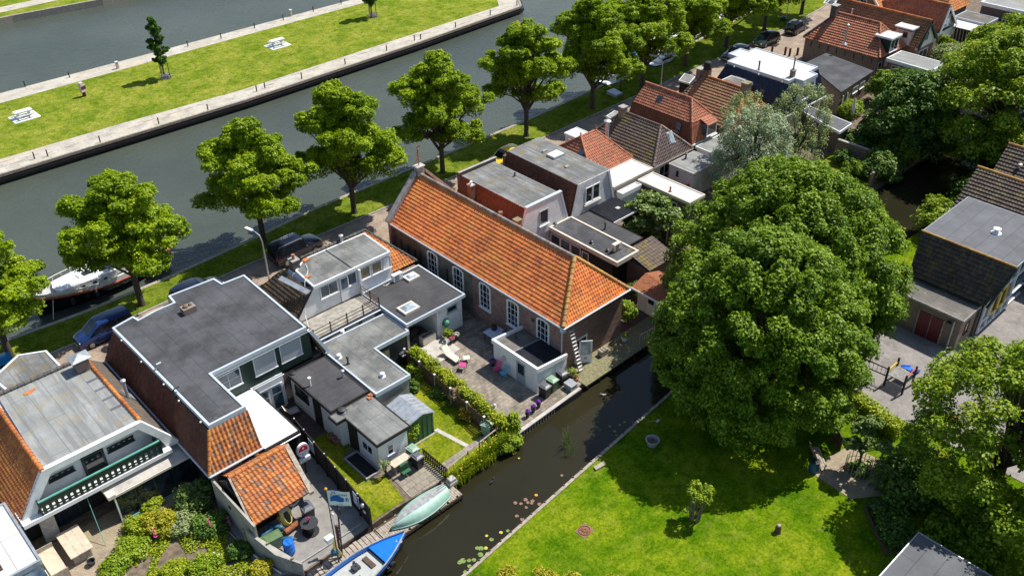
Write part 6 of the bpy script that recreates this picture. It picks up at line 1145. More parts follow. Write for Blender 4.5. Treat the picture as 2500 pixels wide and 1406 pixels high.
MB().tube([(22.2, -16.6, 2.5), (22.2, -16.6, 0)], 0.06, 6).build('drainpipe', 'zinc', sl); MB().box(22.15, -16.4, 2.1, 22.36, -16.1, 2.25).build('wall_light', 'bkp', sl); winY(sl, 23.3, 1.0, 0.7, 1.0, -17.05, nx=1, nz=1, mat='wine_red')
s2 = thing('tiled_hall', 'long dark lichen spotted tile roof behind the school flat roof', 'hall', (38, -16, 0))
slope(s2, (34.2, -24, 3.6), (34.2, -9.9, 3.6), (38.4, -9.8, 6.5), (38.4, -24, 6.5), 'dark_tile', tw=0.26, th=0.34, amp=0.05, lift=0.09, seed=152); slope(s2, (41.8, -24, 3.6), (41.8, -9.9, 3.6), (38.4, -9.8, 6.5), (38.4, -24, 6.5), 'dark_tile', tw=0.26, th=0.34, seed=153)
MB().prism([(34.4, -23.8), (41.6, -23.8), (41.6, -10.1), (34.4, -10.1)], 0, 3.6).build('wall', 'dark_brick', s2); ridge(s2, (38.4, -24, 6.55), (38.4, -9.8, 6.55), 0.12, 'ridge_lichen', 0.4); MB().ext([(34.3, -10.1, 3.6), (41.7, -10.1, 3.6), (38.4, -10.1, 6.4)], (0, 0.15, 0)).build('gable_wall', 'dark_brick', s2)
s3 = thing('tiled_hall', 'farthest dark tile roof with orange ridge at the right edge, small steel vents', 'hall', (44.5, -16, 0))
slope(s3, (40.6, -24, 5.3), (40.6, -10.3, 5.3), (43.0, -10.2, 7.2), (43.0, -24, 7.2), 'dark_tile', tw=0.26, th=0.34, amp=0.05, lift=0.09, seed=154); slope(s3, (46.8, -24, 3.6), (46.8, -10.3, 3.6), (43.0, -10.2, 7.2), (43.0, -24, 7.2), 'dark_tile', tw=0.26, th=0.34, seed=155)
MB().prism([(41.9, -23.8), (46.6, -23.8), (46.6, -10.5), (41.9, -10.5)], 0, 4.0).build('wall', 'dark_brick', s3); ridge(s3, (43.0, -24, 7.25), (43.0, -10.2, 7.25), 0.12, 'ridge_lichen', 0.4); vent(s3, *W(2490, 405, 6.3), 5.8, 0.6, 0.1, 'galv'); MB().ext([(41.9, -10.5, 4.0), (46.6, -10.5, 4.0), (43.0, -10.5, 7.1)], (0, 0.15, 0)).build('gable_wall', 'dark_brick', s3)
br_ = thing('garage', 'dark slate flat garage roof cut by the lower right edge', 'garage', (0, -26, 0))
flat_roof(br_, [(-5.5, -24.1), (2.0, -24.1), (2.0, -31), (-5.5, -31)], 2.8, 'felt_slate', 'galv', 0.2, 0.06, 0.04); MB().prism([(-5.4, -24.25), (1.85, -24.25), (1.85, -30.9), (-5.4, -30.9)], 0, 2.6).build('wall', 'wwl', br_)
# sheds by the alley
ps = thing('garden_cabin', 'cream cabin with brick red felt roof in the shade of the ash', 'cabin', (11.0, 1.2, 0))
MB().box(9.9, -0.1, 0, 12.2, 2.3, 2.0).build('wall', 'cream_wall', ps); MB().slab((9.4, -0.4, 2.0), (1.65, 0, 0.55), (0, 3.0, 0), (0, 0, 0.06)).slab((12.7, -0.4, 2.0), (-1.65, 0, 0.55), (0, 3.0, 0), (0, 0, 0.06)).build('roof', 'rust', ps)
MB().slab((9.35, -0.45, 1.95), (1.7, 0, 0.56), (0, 0.05, 0), (0, 0, 0.14)).slab((12.75, -0.45, 1.95), (-1.7, 0, 0.56), (0, 0.05, 0), (0, 0, 0.14)).box(9.35, -0.45, 1.92, 9.4, 2.65, 2.07).build('barge_board', 'wpt', ps); dd = MB().box(9.84, 0.5, 0.05, 9.9, 1.35, 1.85).build('door', 'cushion_cream', ps); MB().box(9.82, 0.65, 1.1, 9.845, 1.2, 1.65).build('pane', 'dark_glass', dd)
gt = thing('tiled_shed', 'low shed with mossy grey brown tiles between extension and ash', 'shed', (13.4, 4.2, 0))
slope(gt, (11.9, 2.9, 2.2), (15.2, 2.9, 2.2), (15.2, 5.5, 2.9), (11.9, 5.5, 2.9), 'mossy_tile', tw=0.3, th=0.35, amp=0.05, seed=161); MB().box(12.1, 3.2, 0, 15.0, 5.4, 2.1).build('wall', 'dark_brick', gt)
# ================================================================ vehicles
def car(name, label, cat, x, y, rz, L, Wd, H, body, kind='hatch', lift=0.0, rack=False):
    t = thing(name, label, cat, (x, y, 0.02), rz); h = Wd / 2; zb = H * (0.56 if kind != 'suv' else 0.6); zl = 0.22 + lift
    if kind == 'suv': st = [(-.5, .78, .35, 0), (-.49, .9, .86, 0), (-.47, .94, 1, 1), (-.1, .96, 1, 1), (0.12, .96, 1, 1), (0.2, .96, 1, 0), (0.25, .96, .98, 0), (.44, .94, .93, 0), (.5, .84, .72, 0)]
    else: st = [(-.5, .8, .62, 0), (-.485, .9, .96, 0), (-.42, .93, 1, .8), (-.3, .96, 1, 1), (0.02, .97, 1, 1), (0.14, .97, 1, .72), (0.27, .97, .99, 0), (.4, .94, .86, 0), (.47, .86, .72, 0), (.5, .74, .5, 0)]
    if kind == 'mpv': st = [(-.5, .82, .7, 0), (-.49, .92, 1, 0), (-.45, .94, 1, .95), (-.2, .96, 1, 1), (0.08, .97, 1, 1), (0.2, .97, 1, .6), (0.32, .97, .98, 0), (.42, .93, .84, 0), (.48, .85, .68, 0), (.5, .74, .45, 0)]
    vs, fs = [], []; m = 10
    for (fx, w_, zf, cab) in st:
        X = fx * L; wb = h * w_; z1 = zl + (zb - zl) * zf; z2 = z1 + (H - zb) * cab if cab else z1 + 0.035; wr = wb * (0.8 if cab > 0.3 else 0.86)
        vs += [(X, -wb * .94, zl), (X, -wb, zl + 0.2 * (z1 - zl)), (X, -wb, z1 - 0.06), (X, -wb * 0.97, z1), (X, -wr, z2 - 0.02), (X, -wr * 0.8, z2 + 0.015), (X, wr * 0.8, z2 + 0.015), (X, wr, z2 - 0.02), (X, wb * 0.97, z1), (X, wb, z1 - 0.06), (X, wb, zl + 0.2 * (z1 - zl)), (X, wb * .94, zl)]
    n = 12
    for i in range(len(st) - 1):
        for k in range(n): fs.append((i * n + k, i * n + (k + 1) % n, (i + 1) * n + (k + 1) % n, (i + 1) * n + k))
    fs += [tuple(range(n - 1, -1, -1)), tuple(range((len(st) - 1) * n, len(st) * n))]
    b = MB().add(vs, fs).build('body', body, t, w=0, sm=1)
    # glazing: side panes, windscreen and rear screen lie on the body between belt and roof
    V = [Vector(v) for v in vs]; g = MB()
    def pane(a, b_, c, d, f0, f1, off):
        p = [a.lerp(b_, f0).lerp(d.lerp(c, f0), 0.12), a.lerp(b_, f1).lerp(d.lerp(c, f1), 0.12), a.lerp(b_, f1).lerp(d.lerp(c, f1), 0.88), a.lerp(b_, f0).lerp(d.lerp(c, f0), 0.88)]
        g.ext([q + Vector(off) for q in p], Vector(off) * -0.5)
    cabs = [i for i, s in enumerate(st) if s[3] > 0.3]
    i0, i1 = cabs[0], cabs[-1]
    for i in range(i0, i1 + (1 if st[i1][3] < 0.9 and i1 + 1 < len(st) else 0)):
        if i >= i1 and kind == 'suv': break
        for s, o in ((3, -1), (8, 1)):
            a, b_ = V[i * n + s], V[(i + 1) * n + s]; q = 4 if s == 3 else 7; d, c = V[i * n + q], V[(i + 1) * n + q]
            pane(a, b_, c, d, 0.04, 0.96, (0, o * 0.014, 0.004))
    seg = [(i0 - 1, i0), (i1, i1 + 1)] + ([(i1 - 1, i1)] if st[i1][3] < 0.9 else [])
    for ia, ib in seg:
        q = [V[ia * n + 5], V[ia * n + 6], V[ib * n + 6], V[ib * n + 5]]; nr = (q[1] - q[0]).cross(q[2] - q[1]).normalized(); nr = nr if nr.z > 0 else -nr
        if ib == i1 and ib != i0: q = [q[0].lerp(q[3], .25), q[1].lerp(q[2], .25), q[2], q[3]]
        if ia == i1: q = [q[0], q[1], q[2].lerp(q[1], .1), q[3].lerp(q[0], .1)]
        g.ext([p + nr * 0.006 for p in q], nr * 0.012)
    g.build('windows', 'car_glass', t, w=0)
    r = 0.31 + lift * 0.35
    for sx in (-0.31, 0.31):
        for sy in (-1, 1):
            X, Yy = sx * L, sy * (h - 0.1); k = 14
            wv = MB().tube([(X, Yy - sy * 0.12, r), (X, Yy + sy * 0.09, r), (X, Yy + sy * 0.1, r)], [r, r, r * 0.9], k).build('wheel', 'rubber', t, w=0, sm=1)
            MB().tube([(X, Yy + sy * 0.1, r), (X, Yy + sy * 0.115, r)], [r * 0.62, r * 0.55], k).build('rim', 'alloy', wv, w=0, sm=1)
    f = st[-2]; rr_ = st[1]
    for sy in (-1, 1):
        MB().ball((L * .475, sy * h * .66, zl + (zb - zl) * 0.62), 0.12, 8, 0.7, 0.7, 1.1).build('headlight', 'lamp_clear', t, w=0, sm=1)
        MB().box(-L * .497, sy * h * .72 - 0.07, zl + (zb - zl) * 0.55, -L * .475, sy * h * .72 + 0.07, zl + (zb - zl) * 0.95).build('tail_light', 'tail_red', t, w=0)
        MB().box(L * .13, sy * h * 1.0, zb - 0.03, L * .16, sy * h * 1.14, zb + 0.11).build('mirror', body, t, w=0)
    MB().box(L * .49, -0.26, 0.32 + lift, L * .508, 0.26, 0.43 + lift).build('number_plate', 'plate_yellow', t, w=0); MB().box(-L * .508, -0.26, 0.5 + lift, -L * .495, 0.26, 0.61 + lift).build('number_plate', 'plate_yellow', t, w=0)
    MB().box(L * .44, -h * .6, 0.42 + lift, L * .503, h * .6, 0.6 + lift).box(-L * .48, -h * 1.0, zl, L * .46, -h * 0.965, zl + 0.1).box(-L * .48, h * 0.965, zl, L * .46, h * 1.0, zl + 0.1).build('trim', 'bkp', t, w=0)
    if rack:
        for sy in (-1, 1): MB().tube([(-L * .42, sy * h * .68, H - 0.02), (-L * .38, sy * h * .68, H + 0.06), (L * .06, sy * h * .68, H + 0.06), (L * .1, sy * h * .68, H - 0.02)], 0.022, 6).build('roof_rail', 'galv', t, w=0)
        MB().tube([(-L * .5 - 0.02, 0, 0.95), (-L * .5 - 0.2, 0, 0.95)], 0.33, 14).build('spare_wheel', 'rubber', t, w=0)
    return t
PI = math.pi
car('people_carrier', 'dark blue people carrier facing left on the grass verge under the leftmost maple', 'car', -21.6, 27.5, PI, 4.3, 1.72, 1.68, 'car_navy', 'mpv')
car('hatchback', 'black car half hidden behind the dark stepped roof edge', 'car', -14.1, 27.5, 0.05, 4.3, 1.75, 1.45, 'car_black')
car('off_road_car', 'black off-roader with roof rails and spare wheel beside the lamp post', 'car', -5.2, 27.2, 0.04, 4.55, 1.85, 1.85, 'car_black', 'suv', 0.18, True)
car('hatchback', 'bright yellow car nosing out from behind the grey mansard roof', 'car', 19.5, 27.75, PI + 0.03, 3.9, 1.65, 1.42, 'car_yellow')
car('hatchback', 'blue grey silver car partly behind the white flat roof with navy tiles', 'car', 59.7, 28.8, PI, 4.2, 1.75, 1.4, 'car_silver')
car('hatchback', 'dark green hatchback, middle one of the three cars parked at the top right', 'car', 66.6, 29.0, PI, 4.3, 1.75, 1.42, 'car_green')
car('small_car', 'small black hatchback showing its tail lights, farthest car on the road', 'car', 73.3, 28.9, 0.12, 3.7, 1.68, 1.55, 'car_black', 'mpv')
car('van', 'bright blue car peeping past the left end of the white edged dormer roof', 'car', *W(-25, 935), PI, 4.2, 1.7, 1.5, 'car_blue', 'mpv')
# ================================================================ boats
def hull(L, B, sheer, keel, n=14, bow=2.2, stern=0.65, draft=0.35):
    """rows of sections from stern (-x) to bow (+x)"""
    S = []
    for i in range(n + 1):
        f = i / n; x = -L / 2 + L * f; w_ = B / 2 * (1 - max(0, (f - 0.45) / 0.55) ** bow) * (stern + (1 - stern) * min(1, f / 0.35) ** 0.6)
        zs = sheer * (1 + 0.5 * max(0, f - 0.45) ** 1.5 * 2.2 + 0.12 * max(0, 0.3 - f) * 3); S.append((x, max(w_, 0.03), zs))
    return S
def hull_mb(S, z0, taper=0.62, rake=0.25, inner=None):
    mb = MB(); n = len(S); k = 7; vs = []
    for i, (x, w_, zs) in enumerate(S):
        f = i / (n - 1); xr = x - rake * max(0, f - 0.6) / 0.4
        for a, zz, xx in ((-1, zs, x), (-0.96, z0 + (zs - z0) * 0.5, x * 0.5 + xr * 0.5), (-taper, z0, xr), (0, z0 - 0.12, xr), (taper, z0, xr), (0.96, z0 + (zs - z0) * 0.5, x * 0.5 + xr * 0.5), (1, zs, x)): vs.append((xx, a * w_, zz))
    fs = [(i * k + j, i * k + j + 1, (i + 1) * k + j + 1, (i + 1) * k + j) for i in range(n - 1) for j in range(k - 1)]
    fs += [tuple(range(k - 1, -1, -1)), tuple(range((n - 1) * k, n * k))]
    return mb.add(vs, fs)
def deck_mb(S, drop, wfac=0.97, i0=0, i1=None, th=0.05):
    i1 = i1 or len(S) - 1; vs, fs = [], []
    for (x, w_, zs) in S[i0:i1 + 1]: vs += [(x, -w_ * wfac, zs - drop), (x, w_ * wfac, zs - drop), (x, w_ * wfac, zs - drop - th), (x, -w_ * wfac, zs - drop - th)]
    for i in range(i1 - i0):
        a, b_ = 4 * i, 4 * i + 4; fs += [(a, a + 1, b_ + 1, b_), (a + 3, b_ + 3, b_ + 2, a + 2), (a + 1, a + 2, b_ + 2, b_ + 1), (a, b_, b_ + 3, a + 3)]
    fs += [(0, 3, 2, 1), tuple(4 * (i1 - i0) + q for q in (0, 1, 2, 3))]; return MB().add(vs, fs)
def rail_mb(S, h, i0, i1, r=0.025, wf=0.97, ends=True, base=0.0):
    mb = MB()
    for s in (-1, 1):
        P = [(x, s * w_ * wf, zs + h) for x, w_, zs in S[i0:i1 + 1]]; mb.tube(P, r, 6)
        for (x, w_, zs) in S[i0:i1 + 1]: mb.tube([(x, s * w_ * wf, zs + base), (x, s * w_ * wf, zs + h)], r * 0.8, 5)
    return mb
mbx, mby = W(258, 712, -0.2)
cr = thing('motor_cruiser', 'cream and black motor cruiser with white cabin roof moored at the grass bank', 'boat', (-18.7, 35.5, -0.9), PI + 0.08)
S = hull(11.3, 3.5, 1.25, 0, bow=2.0, stern=0.6)
hull_mb(S, 0.0).build('hull', 'hull_black', cr, w=0, sm=1)
mb = MB(); P = []
for s in (-1, 1): mb.tube([(x, s * (w_ + 0.03), zs - 0.16) for x, w_, zs in S], 0.055, 6)
mb.build('rubbing_strake', 'hull_red', cr, w=0)
mb = MB()
for s in (-1, 1):
    for i in range(len(S) - 1):
        (x0, w0, z0), (x1_, w1, z1) = S[i], S[i + 1]; mb.ext([(x0, s * w0 * 1.01, z0 - 0.1), (x1_, s * w1 * 1.01, z1 - 0.1), (x1_, s * w1 * 1.01, z1 + 0.28), (x0, s * w0 * 1.01, z0 + 0.28)], (0, -s * 0.05, 0))
mb.build('bulwark', 'gelcoat', cr, w=0)
mb = MB()
for s in (-1, 1): mb.tube([(x, s * (w_ + 0.05), zs - 0.02) for x, w_, zs in S[9:]], 0.07, 6)
mb.build('bow_fender', 'varnish', cr, w=0)
deck_mb(S, 0.06).build('deck', 'boat_grey', cr, w=0)
cb_ = MB().ext([(-0.9, -1.3, 1.2), (3.3, -0.85, 1.25), (3.6, 0, 1.25), (3.3, 0.85, 1.25), (-0.9, 1.3, 1.2)], (0, 0, 0.62)).build('cabin', 'gelcoat', cr, w=0)
MB().ext([(-0.95, -1.38, 1.82), (3.4, -0.93, 1.82), (3.75, 0, 1.8), (3.4, 0.93, 1.82), (-0.95, 1.38, 1.82)], (0, 0, 0.09)).build('cabin_roof', 'gelcoat_white', cb_, w=0)
MB().box(0.6, -0.3, 1.91, 1.25, 0.3, 1.98).build('hatch', 'dark_glass', cb_, w=0); MB().tube([(1.7, -0.35, 1.95), (1.7, 0.35, 1.95)], 0.03, 5).tube([(0.2, 0.6, 1.95), (1.6, 0.5, 1.95)], 0.02, 5).build('grab_rail', 'steel', cb_, w=0)
mb = MB()
for s in (-1, 1):
    for x, yw in ((0.0, 1.22), (0.9, 1.13), (1.8, 1.03), (2.6, 0.95)): mb.ball((x, s * yw, 1.5), 0.19, 10, 0.55, 1, 0.25)
mb.build('porthole', 'dark_glass', cb_, w=0)
wh = MB().ext([(-2.5, -1.1, 1.3), (-0.75, -1.1, 1.3), (-0.55, -1.05, 1.5), (-0.9, -0.95, 2.25), (-2.4, -0.95, 2.25)], (0, 2.1, 0)).build('wheelhouse', 'gelcoat', cr, w=0)
MB().ext([(-0.52, -0.85, 1.85), (-0.52, 0.85, 1.85), (-0.82, 0.8, 2.2), (-0.82, -0.8, 2.2)], (0.05, 0, 0.02)).box(-2.3, -1.13, 1.75, -1.0, -1.02, 2.2).box(-2.3, 1.0, 1.75, -1.0, 1.1, 2.2).build('windscreen', 'blue_glass', wh, w=0)
MB().box(-2.75, -1.2, 2.72, -0.6, 1.2, 2.8).box(-0.75, -1.05, 2.2, -0.68, -0.98, 2.75).box(-0.75, 0.98, 2.2, -0.68, 1.05, 2.75).box(-2.6, -1.05, 2.2, -2.53, -0.98, 2.75).box(-2.6, 0.98, 2.2, -2.53, 1.05, 2.75).build('wheelhouse_roof', 'gelcoat_white', cr, w=0)
MB().ext([(-4.9, -1.05, 1.2), (-2.5, -1.15, 1.2), (-2.5, 1.15, 1.2), (-4.9, 1.05, 1.2)], (0, 0, 0.5)).build('aft_cabin', 'gelcoat', cr, w=0); MB().box(-3.9, -1.16, 1.38, -3.0, -1.1, 1.56).box(-3.9, 1.1, 1.38, -3.0, 1.16, 1.56).build('teak_trim', 'varnish', cr, w=0)
MB().box(-5.3, -0.6, 1.2, -5.0, 0.6, 1.6).box(-4.6, -0.9, 1.7, -3.1, 0.9, 1.76).build('cockpit_seat', 'bkp', cr, w=0)
rail_mb(S, 0.72, 6, 14, base=0.2).build('deck_rail', 'gelcoat', cr, w=0); rail_mb(S, 0.72, 0, 1, base=0.2).tube([(-6.1, -1.0, 2.05), (-6.2, 0, 2.05), (-6.1, 1.0, 2.05)], 0.03, 6).build('stern_rail', 'gelcoat', cr, w=0)
MB().tube([(-6.0, 0.3, 1.4), (-6.3, 0.35, 2.7)], 0.02, 5).build('flag_staff', 'pale_wood', cr, w=0)
for x, s in ((3.0, 1), (1.2, 1), (-2.6, 1)): MB().lathe((x, s * (1.3 if x > 2 else 1.66 if x > 0 else 1.7), 0.5), [(0.05, 0), (0.15, 0.1), (0.15, 0.55), (0.05, 0.65)], 10).build('fender', 'dgp', cr, w=0, sm=1)
MB().ball((-5.7, 0.9, 1.5), 0.25, 10).build('buoy', 'buoy_orange', cr, w=0)
mb = MB(); mb.tube([(-5.6, 1.1, 1.2), (-7.6, 2.0, 0.95)], 0.025, 5).tube([(4.3, 1.0, 1.5), (5.2, 2.6, 0.9)], 0.03, 5); mb.build('mooring_line', 'rope', cr, w=0)
rowx, rowy = -15.2, -2.28
rb = thing('rowing_boat', 'upturned mint green rowing boat on the timber landing', 'boat', (rowx, rowy, 0.05), PI + 0.02)
S = hull(4.15, 1.5, 0.0, 0, n=16, bow=2.2, stern=0.62); vs, fs = [], []; k = 9
for i, (x, w_, zs) in enumerate(S):
    f = i / (len(S) - 1); top = 0.62 * (1 - max(0, (f - 0.6) / 0.4) ** 2 * 0.5) * (0.88 + 0.12 * min(1, f * 4))
    for j in range(k): a = math.pi * j / (k - 1); vs.append((x, -w_ * math.cos(a) * (0.94 + 0.06 * abs(math.cos(a))), 0.05 + top * math.sin(a) ** 0.75 if 0 < j < k - 1 else 0.05))
fs = [(i * k + j, i * k + j + 1, (i + 1) * k + j + 1, (i + 1) * k + j) for i in range(len(S) - 1) for j in range(k - 1)]; fs = [f[::-1] for f in fs] + [tuple(range(k)), tuple(range((len(S)) * k - 1, (len(S) - 1) * k - 1, -1))]
MB().add(vs, fs).build('hull', 'mint_paint', rb, w=0, sm=1)
V = [Vector(v) for v in vs]; mb = MB()
for i in range(1, len(S) - 2):
    for j in (3, 4): a, b_, c, d = V[i * k + j], V[i * k + j + 1], V[(i + 1) * k + j + 1], V[(i + 1) * k + j]; mb.ext([p + Vector((0, 0, 0.015)) for p in (a, b_, c, d)], (0, 0, -0.012))
mb.build('worn_bottom', 'worn_grey_paint', rb, w=0)
mb = MB()
for sgn in (-1, 0, 1): mb.tube([(x, sgn * w_ * 0.3, 0.05 + 0.6 * (1 - max(0, (i / 16 - 0.6) / 0.4) ** 2 * 0.5) + (0.03 if sgn == 0 else -0.0)) for i, (x, w_, zs) in enumerate(S[:-1])], 0.022, 5)
mb.build('keel', 'worn_grey_paint', rb, w=0); mb = MB()
for s in (-1, 1): mb.tube([(x, s * (w_ + 0.01), 0.06) for x, w_, zs in S], 0.035, 6)
mb.build('gunwale', 'mint_paint', rb, w=0)
bx, by = W(880, 1372, -0.1)
bb = thing('work_boat', 'open bright blue work boat with pale grey floor moored in the ditch', 'boat', (-20.35, -3.55, -0.5), 0.05)
S = hull(6.6, 2.1, 0.62, 0, n=16, bow=1.9, stern=0.8); hull_mb(S, -0.05, rake=0.35).build('hull', 'hull_black', bb, w=0, sm=1)
mb = MB()
for s in (-1, 1):
    for i in range(len(S) - 1):
        (x0, w0, z0), (x1_, w1, z1) = S[i], S[i + 1]; mb.ext([(x0, s * w0 * .99, z0 - 0.0), (x1_, s * w1 * .99, z1 - 0.0), (x1_, s * w1 * .99, z1 + 0.3), (x0, s * w0 * .99, z0 + 0.3)], (0, -s * 0.05, 0))
mb.build('inner_side', 'boat_blue', bb, w=0); mb = MB()
for s in (-1, 1): mb.tube([(x, s * w_, zs + 0.32) for x, w_, zs in S], 0.045, 6)
mb.build('gunwale', 'worn_grey_paint', bb, w=0)
deck_mb(S, -0.22, 0.96, 11, 16).build('foredeck', 'boat_blue', bb, w=0); deck_mb(S, 0.0, 0.9, 0, 11).build('floor', 'boat_grey', bb, w=0); deck_mb(S, -0.2, 0.96, 0, 3).build('aft_deck', 'boat_blue', bb, w=0)
MB().box(-1.1, -0.45, 0.65, -0.3, 0.25, 1.05).build('engine_box', 'boat_grey', bb, w=0); MB().box(0.55, -0.35, 0.66, 0.85, 0.55, 0.74).build('thwart', 'bwd', bb, w=0)
MB().tube([(-0.3, 0.0, 0.7), (-0.2, 0.0, 1.35)], 0.06, 8).box(-0.45, -0.2, 1.1, -0.05, 0.2, 1.3).tube([(-0.2, 0.35, 0.7), (-0.1, 0.35, 1.25)], 0.08, 8).build('steering_console', 'dgp', bb, w=0)
mb = MB(); g = random.Random(4)
for i in range(9): a = g.random() * 6.28; mb.tube([(2.5 + g.random() * 0.3, -0.1 + 0.25 * math.cos(a + q), 0.93 + 0.05 * g.random() + 0.02 * q) for q in (0, 1.0, 2.0, 3.0)], 0.03, 5)
mb.build('coiled_rope', 'petal_white', bb, w=0)
MB().tube([(1.6, -0.78, 0.5), (1.6, -0.95, 0.5)], 0.2, 12).build('tyre_fender', 'rubber', bb, w=0)
# canal boats behind the trees
def small_boat(label, x, y, L, B, hullm, rz=0.0, canopy=None, stripe=None):
    t = thing('pleasure_boat', label, 'boat', (x, y, -0.9), rz, 'boats moored behind the quay trees'); S = hull(L, B, 1.0, 0, bow=2, stern=0.7)
    hull_mb(S, 0).build('hull', hullm, t, w=0, sm=1); deck_mb(S, 0.05).build('deck', 'gelcoat_white', t, w=0)
    MB().ext([(-L * .25, -B * .33, 1.0), (L * .2, -B * .25, 1.0), (L * .26, 0, 1.0), (L * .2, B * .25, 1.0), (-L * .25, B * .33, 1.0)], (0, 0, 0.7)).build('cabin', 'gelcoat_white', t, w=0)
    MB().box(-L * .22, -B * .345, 1.25, L * .15, -B * .31, 1.5).box(-L * .22, B * .31, 1.25, L * .15, B * .345, 1.5).build('cabin_window', 'dark_glass', t, w=0)
    if canopy: MB().ext([(-L * .42, -B * .36, 1.0), (-L * .26, -B * .36, 1.0), (-L * .26, -B * .3, 2.0), (-L * .4, -B * .3, 1.8)], (0, B * .66, 0)).build('canopy', canopy, t, w=0)
    rail_mb(S, 0.5, 9, 14).build('rail', 'galv', t, w=0)
    return t
small_boat('large cream boat with red stripe glimpsed through the maples left of the silver car', *W(1660, 95, 0), 13, 3.4, 'gelcoat', 0.05, 'cushion_cream')
small_boat('white motor boat glimpsed between maple trunks beside the cream boat', *W(1755, 55, 0), 9, 2.8, 'gelcoat_white', 0.05, 'sign_blue')
small_boat('boat with turquoise canopy showing through the maple left of the cream boat', *W(1575, 118, 0), 7, 2.5, 'gelcoat_white', 0.04, 'sky_paint')
small_boat('low dark and white launch at the quay below the leftmost moored boats', *W(1510, 190, 0), 6, 2.2, 'car_black', 0.05)
small_boat('dark launch moored along the bank near the path, partly behind a trunk', *W(1620, 148, 0), 5.5, 2.0, 'hull_black', 0.05)
# ================================================================ street furniture
def lamp_post(label, x, y, hgt, dirx, diry):
    t = thing('street_lamp', label, 'street lamp', (x, y, 0)); MB().tube([(x, y, 0), (x, y, 1.0), (x, y, hgt - 0.7), (x + dirx * 0.15, y + diry * 0.15, hgt - 0.2), (x + dirx * 0.6, y + diry * 0.6, hgt), (x + dirx * 1.0, y + diry * 1.0, hgt + 0.03)], [0.09, 0.07, 0.055, 0.05, 0.045, 0.045], 10).build('post', 'galv', t, sm=1)
    MB().slab((x + dirx * 0.9 - diry * 0.12, y + diry * 0.9 + dirx * 0.12, hgt), (dirx * 0.75, diry * 0.75, 0.03), (diry * 0.24, -dirx * 0.24, 0), (0, 0, 0.1)).build('lamp_head', 'wpt', t)
    return t
lamp_post('curved white street lamp standing left of the black off-roader', -8.9, 25.3, 4.6, -0.25, 0.97)
lamp_post('curved white street lamp rising behind the orange roof with two skylights', *W(1611, 236), 4.6, -0.3, 0.95)
x, y = W(1918, 52); t = thing('mast', 'thin pale pole on the grass between the two farthest maples', 'pole', (x, y, 0)); MB().tube([(x, y, 0), (x, y, 7.5)], [0.07, 0.04], 8).build('pole', 'galv', t); MB().ball((x, y + 0.4, 0.2), 0.5, 8, 0.7).build('foot_shrub', 'dgreen', t)
bo = None
for i, (px, py) in enumerate([(1884, 130), (1916, 135), (1927, 138), (1946, 136), (1832, 0)][:4]):
    x, y = W(px, py)
    if bo is None:
        bo = thing('bollard', 'leftmost of the dark posts barring the road beside the white flat roof', 'bollard', (x, y, 0), 0, 'dark wooden road posts'); MB().box(-0.1, -0.1, 0, 0.1, 0.1, 1.0).build('post', 'soot', bo, w=0); MB().box(-0.11, -0.11, 0.8, 0.11, 0.11, 0.88).build('post_band', 'red_paint', bo, w=0)
    else: dup(bo, (x, y, 0), 0, ('', 'second dark road post from the left, set back a little', 'third dark road post from the left', 'dark road post nearest the big brick house')[i])
x, y = W(1500, 232); t = tag(MB().add([(x - 0.6, y - 0.7, 0), (x + 0.6, y - 0.7, 0), (x + 0.6, y + 0.7, 0), (x - 0.6, y + 0.7, 0), (x - 0.6, y - 0.7, 0.3), (x + 0.6, y - 0.7, 0.3), (x + 0.6, y + 0.7, 0.45), (x - 0.6, y + 0.7, 0.45)], [(0, 3, 2, 1), (4, 5, 6, 7), (0, 1, 5, 4), (1, 2, 6, 5), (2, 3, 7, 6), (3, 0, 4, 7)]).build('utility_box', 'galv'), 'low square pale topped utility box in the grass beside the canal', 'utility box')
x, y = W(1515, 222); tag(MB().tube([(x, y, 0), (x, y, 0.9)], 0.06, 6).build('marker_post', 'soot'), 'short dark post behind the pale topped utility box', 'post')
# picnic tables
def picnic(label, x, y, rz):
    t = thing('picnic_table', label, 'picnic table', (x, y, 0.03), rz, 'white concrete picnic tables')
    MB().box(-0.95, -0.4, 0.72, 0.95, 0.4, 0.8).build('tabletop', 'wpt', t, w=0)
    for s in (-1, 1):
        MB().box(-0.95, s * 0.75 - 0.15, 0.42, 0.95, s * 0.75 + 0.15, 0.48).build('bench', 'conc', t, w=0)
        MB().box(s * 0.6 - 0.06, -0.75, 0.3, s * 0.6 + 0.06, 0.75, 0.42).box(s * 0.6 - 0.1, -0.3, 0, s * 0.6 + 0.1, 0.3, 0.72).build('leg', 'wpt', t, w=0)
    MB().box(-1.4, -1.15, -0.03, 1.4, 1.15, 0.03).build('base_slab', 'wpt', t, w=0); return t
picnic('white picnic table on the island near the left picture edge', *W(60, 287), 0.02); picnic('white picnic table in the middle of the island lawn', *W(678, 112), 0.02); picnic('white picnic table on the grass behind the farthest maples, top edge', *W(2035, 5), 0.3)
x, y = W(207, 236); t = thing('litter_bin', 'wine red rounded post shaped litter bin on the island lawn', 'litter bin', (x, y, 0), 0.3)
MB().lathe((0, 0, 0), [(0.2, 0), (0.22, 0.6)], 14).build('foot', 'wine_red', t, w=0, sm=1); MB().ext([(-0.3, -0.2, 0.6), (0.3, -0.2, 0.6), (0.32, -0.2, 1.5), (0.1, -0.2, 1.75), (-0.28, -0.2, 1.7)], (0, 0.4, 0)).build('head', 'pinkish_wall', t, w=0); MB().box(-0.31, -0.21, 0.9, 0.31, -0.2, 1.3).build('stripe', 'wine_red', t, w=0)
mp = None; ORD = 'leftmost second third fourth fifth sixth seventh eighth ninth tenth eleventh twelfth thirteenth fourteenth'.split()
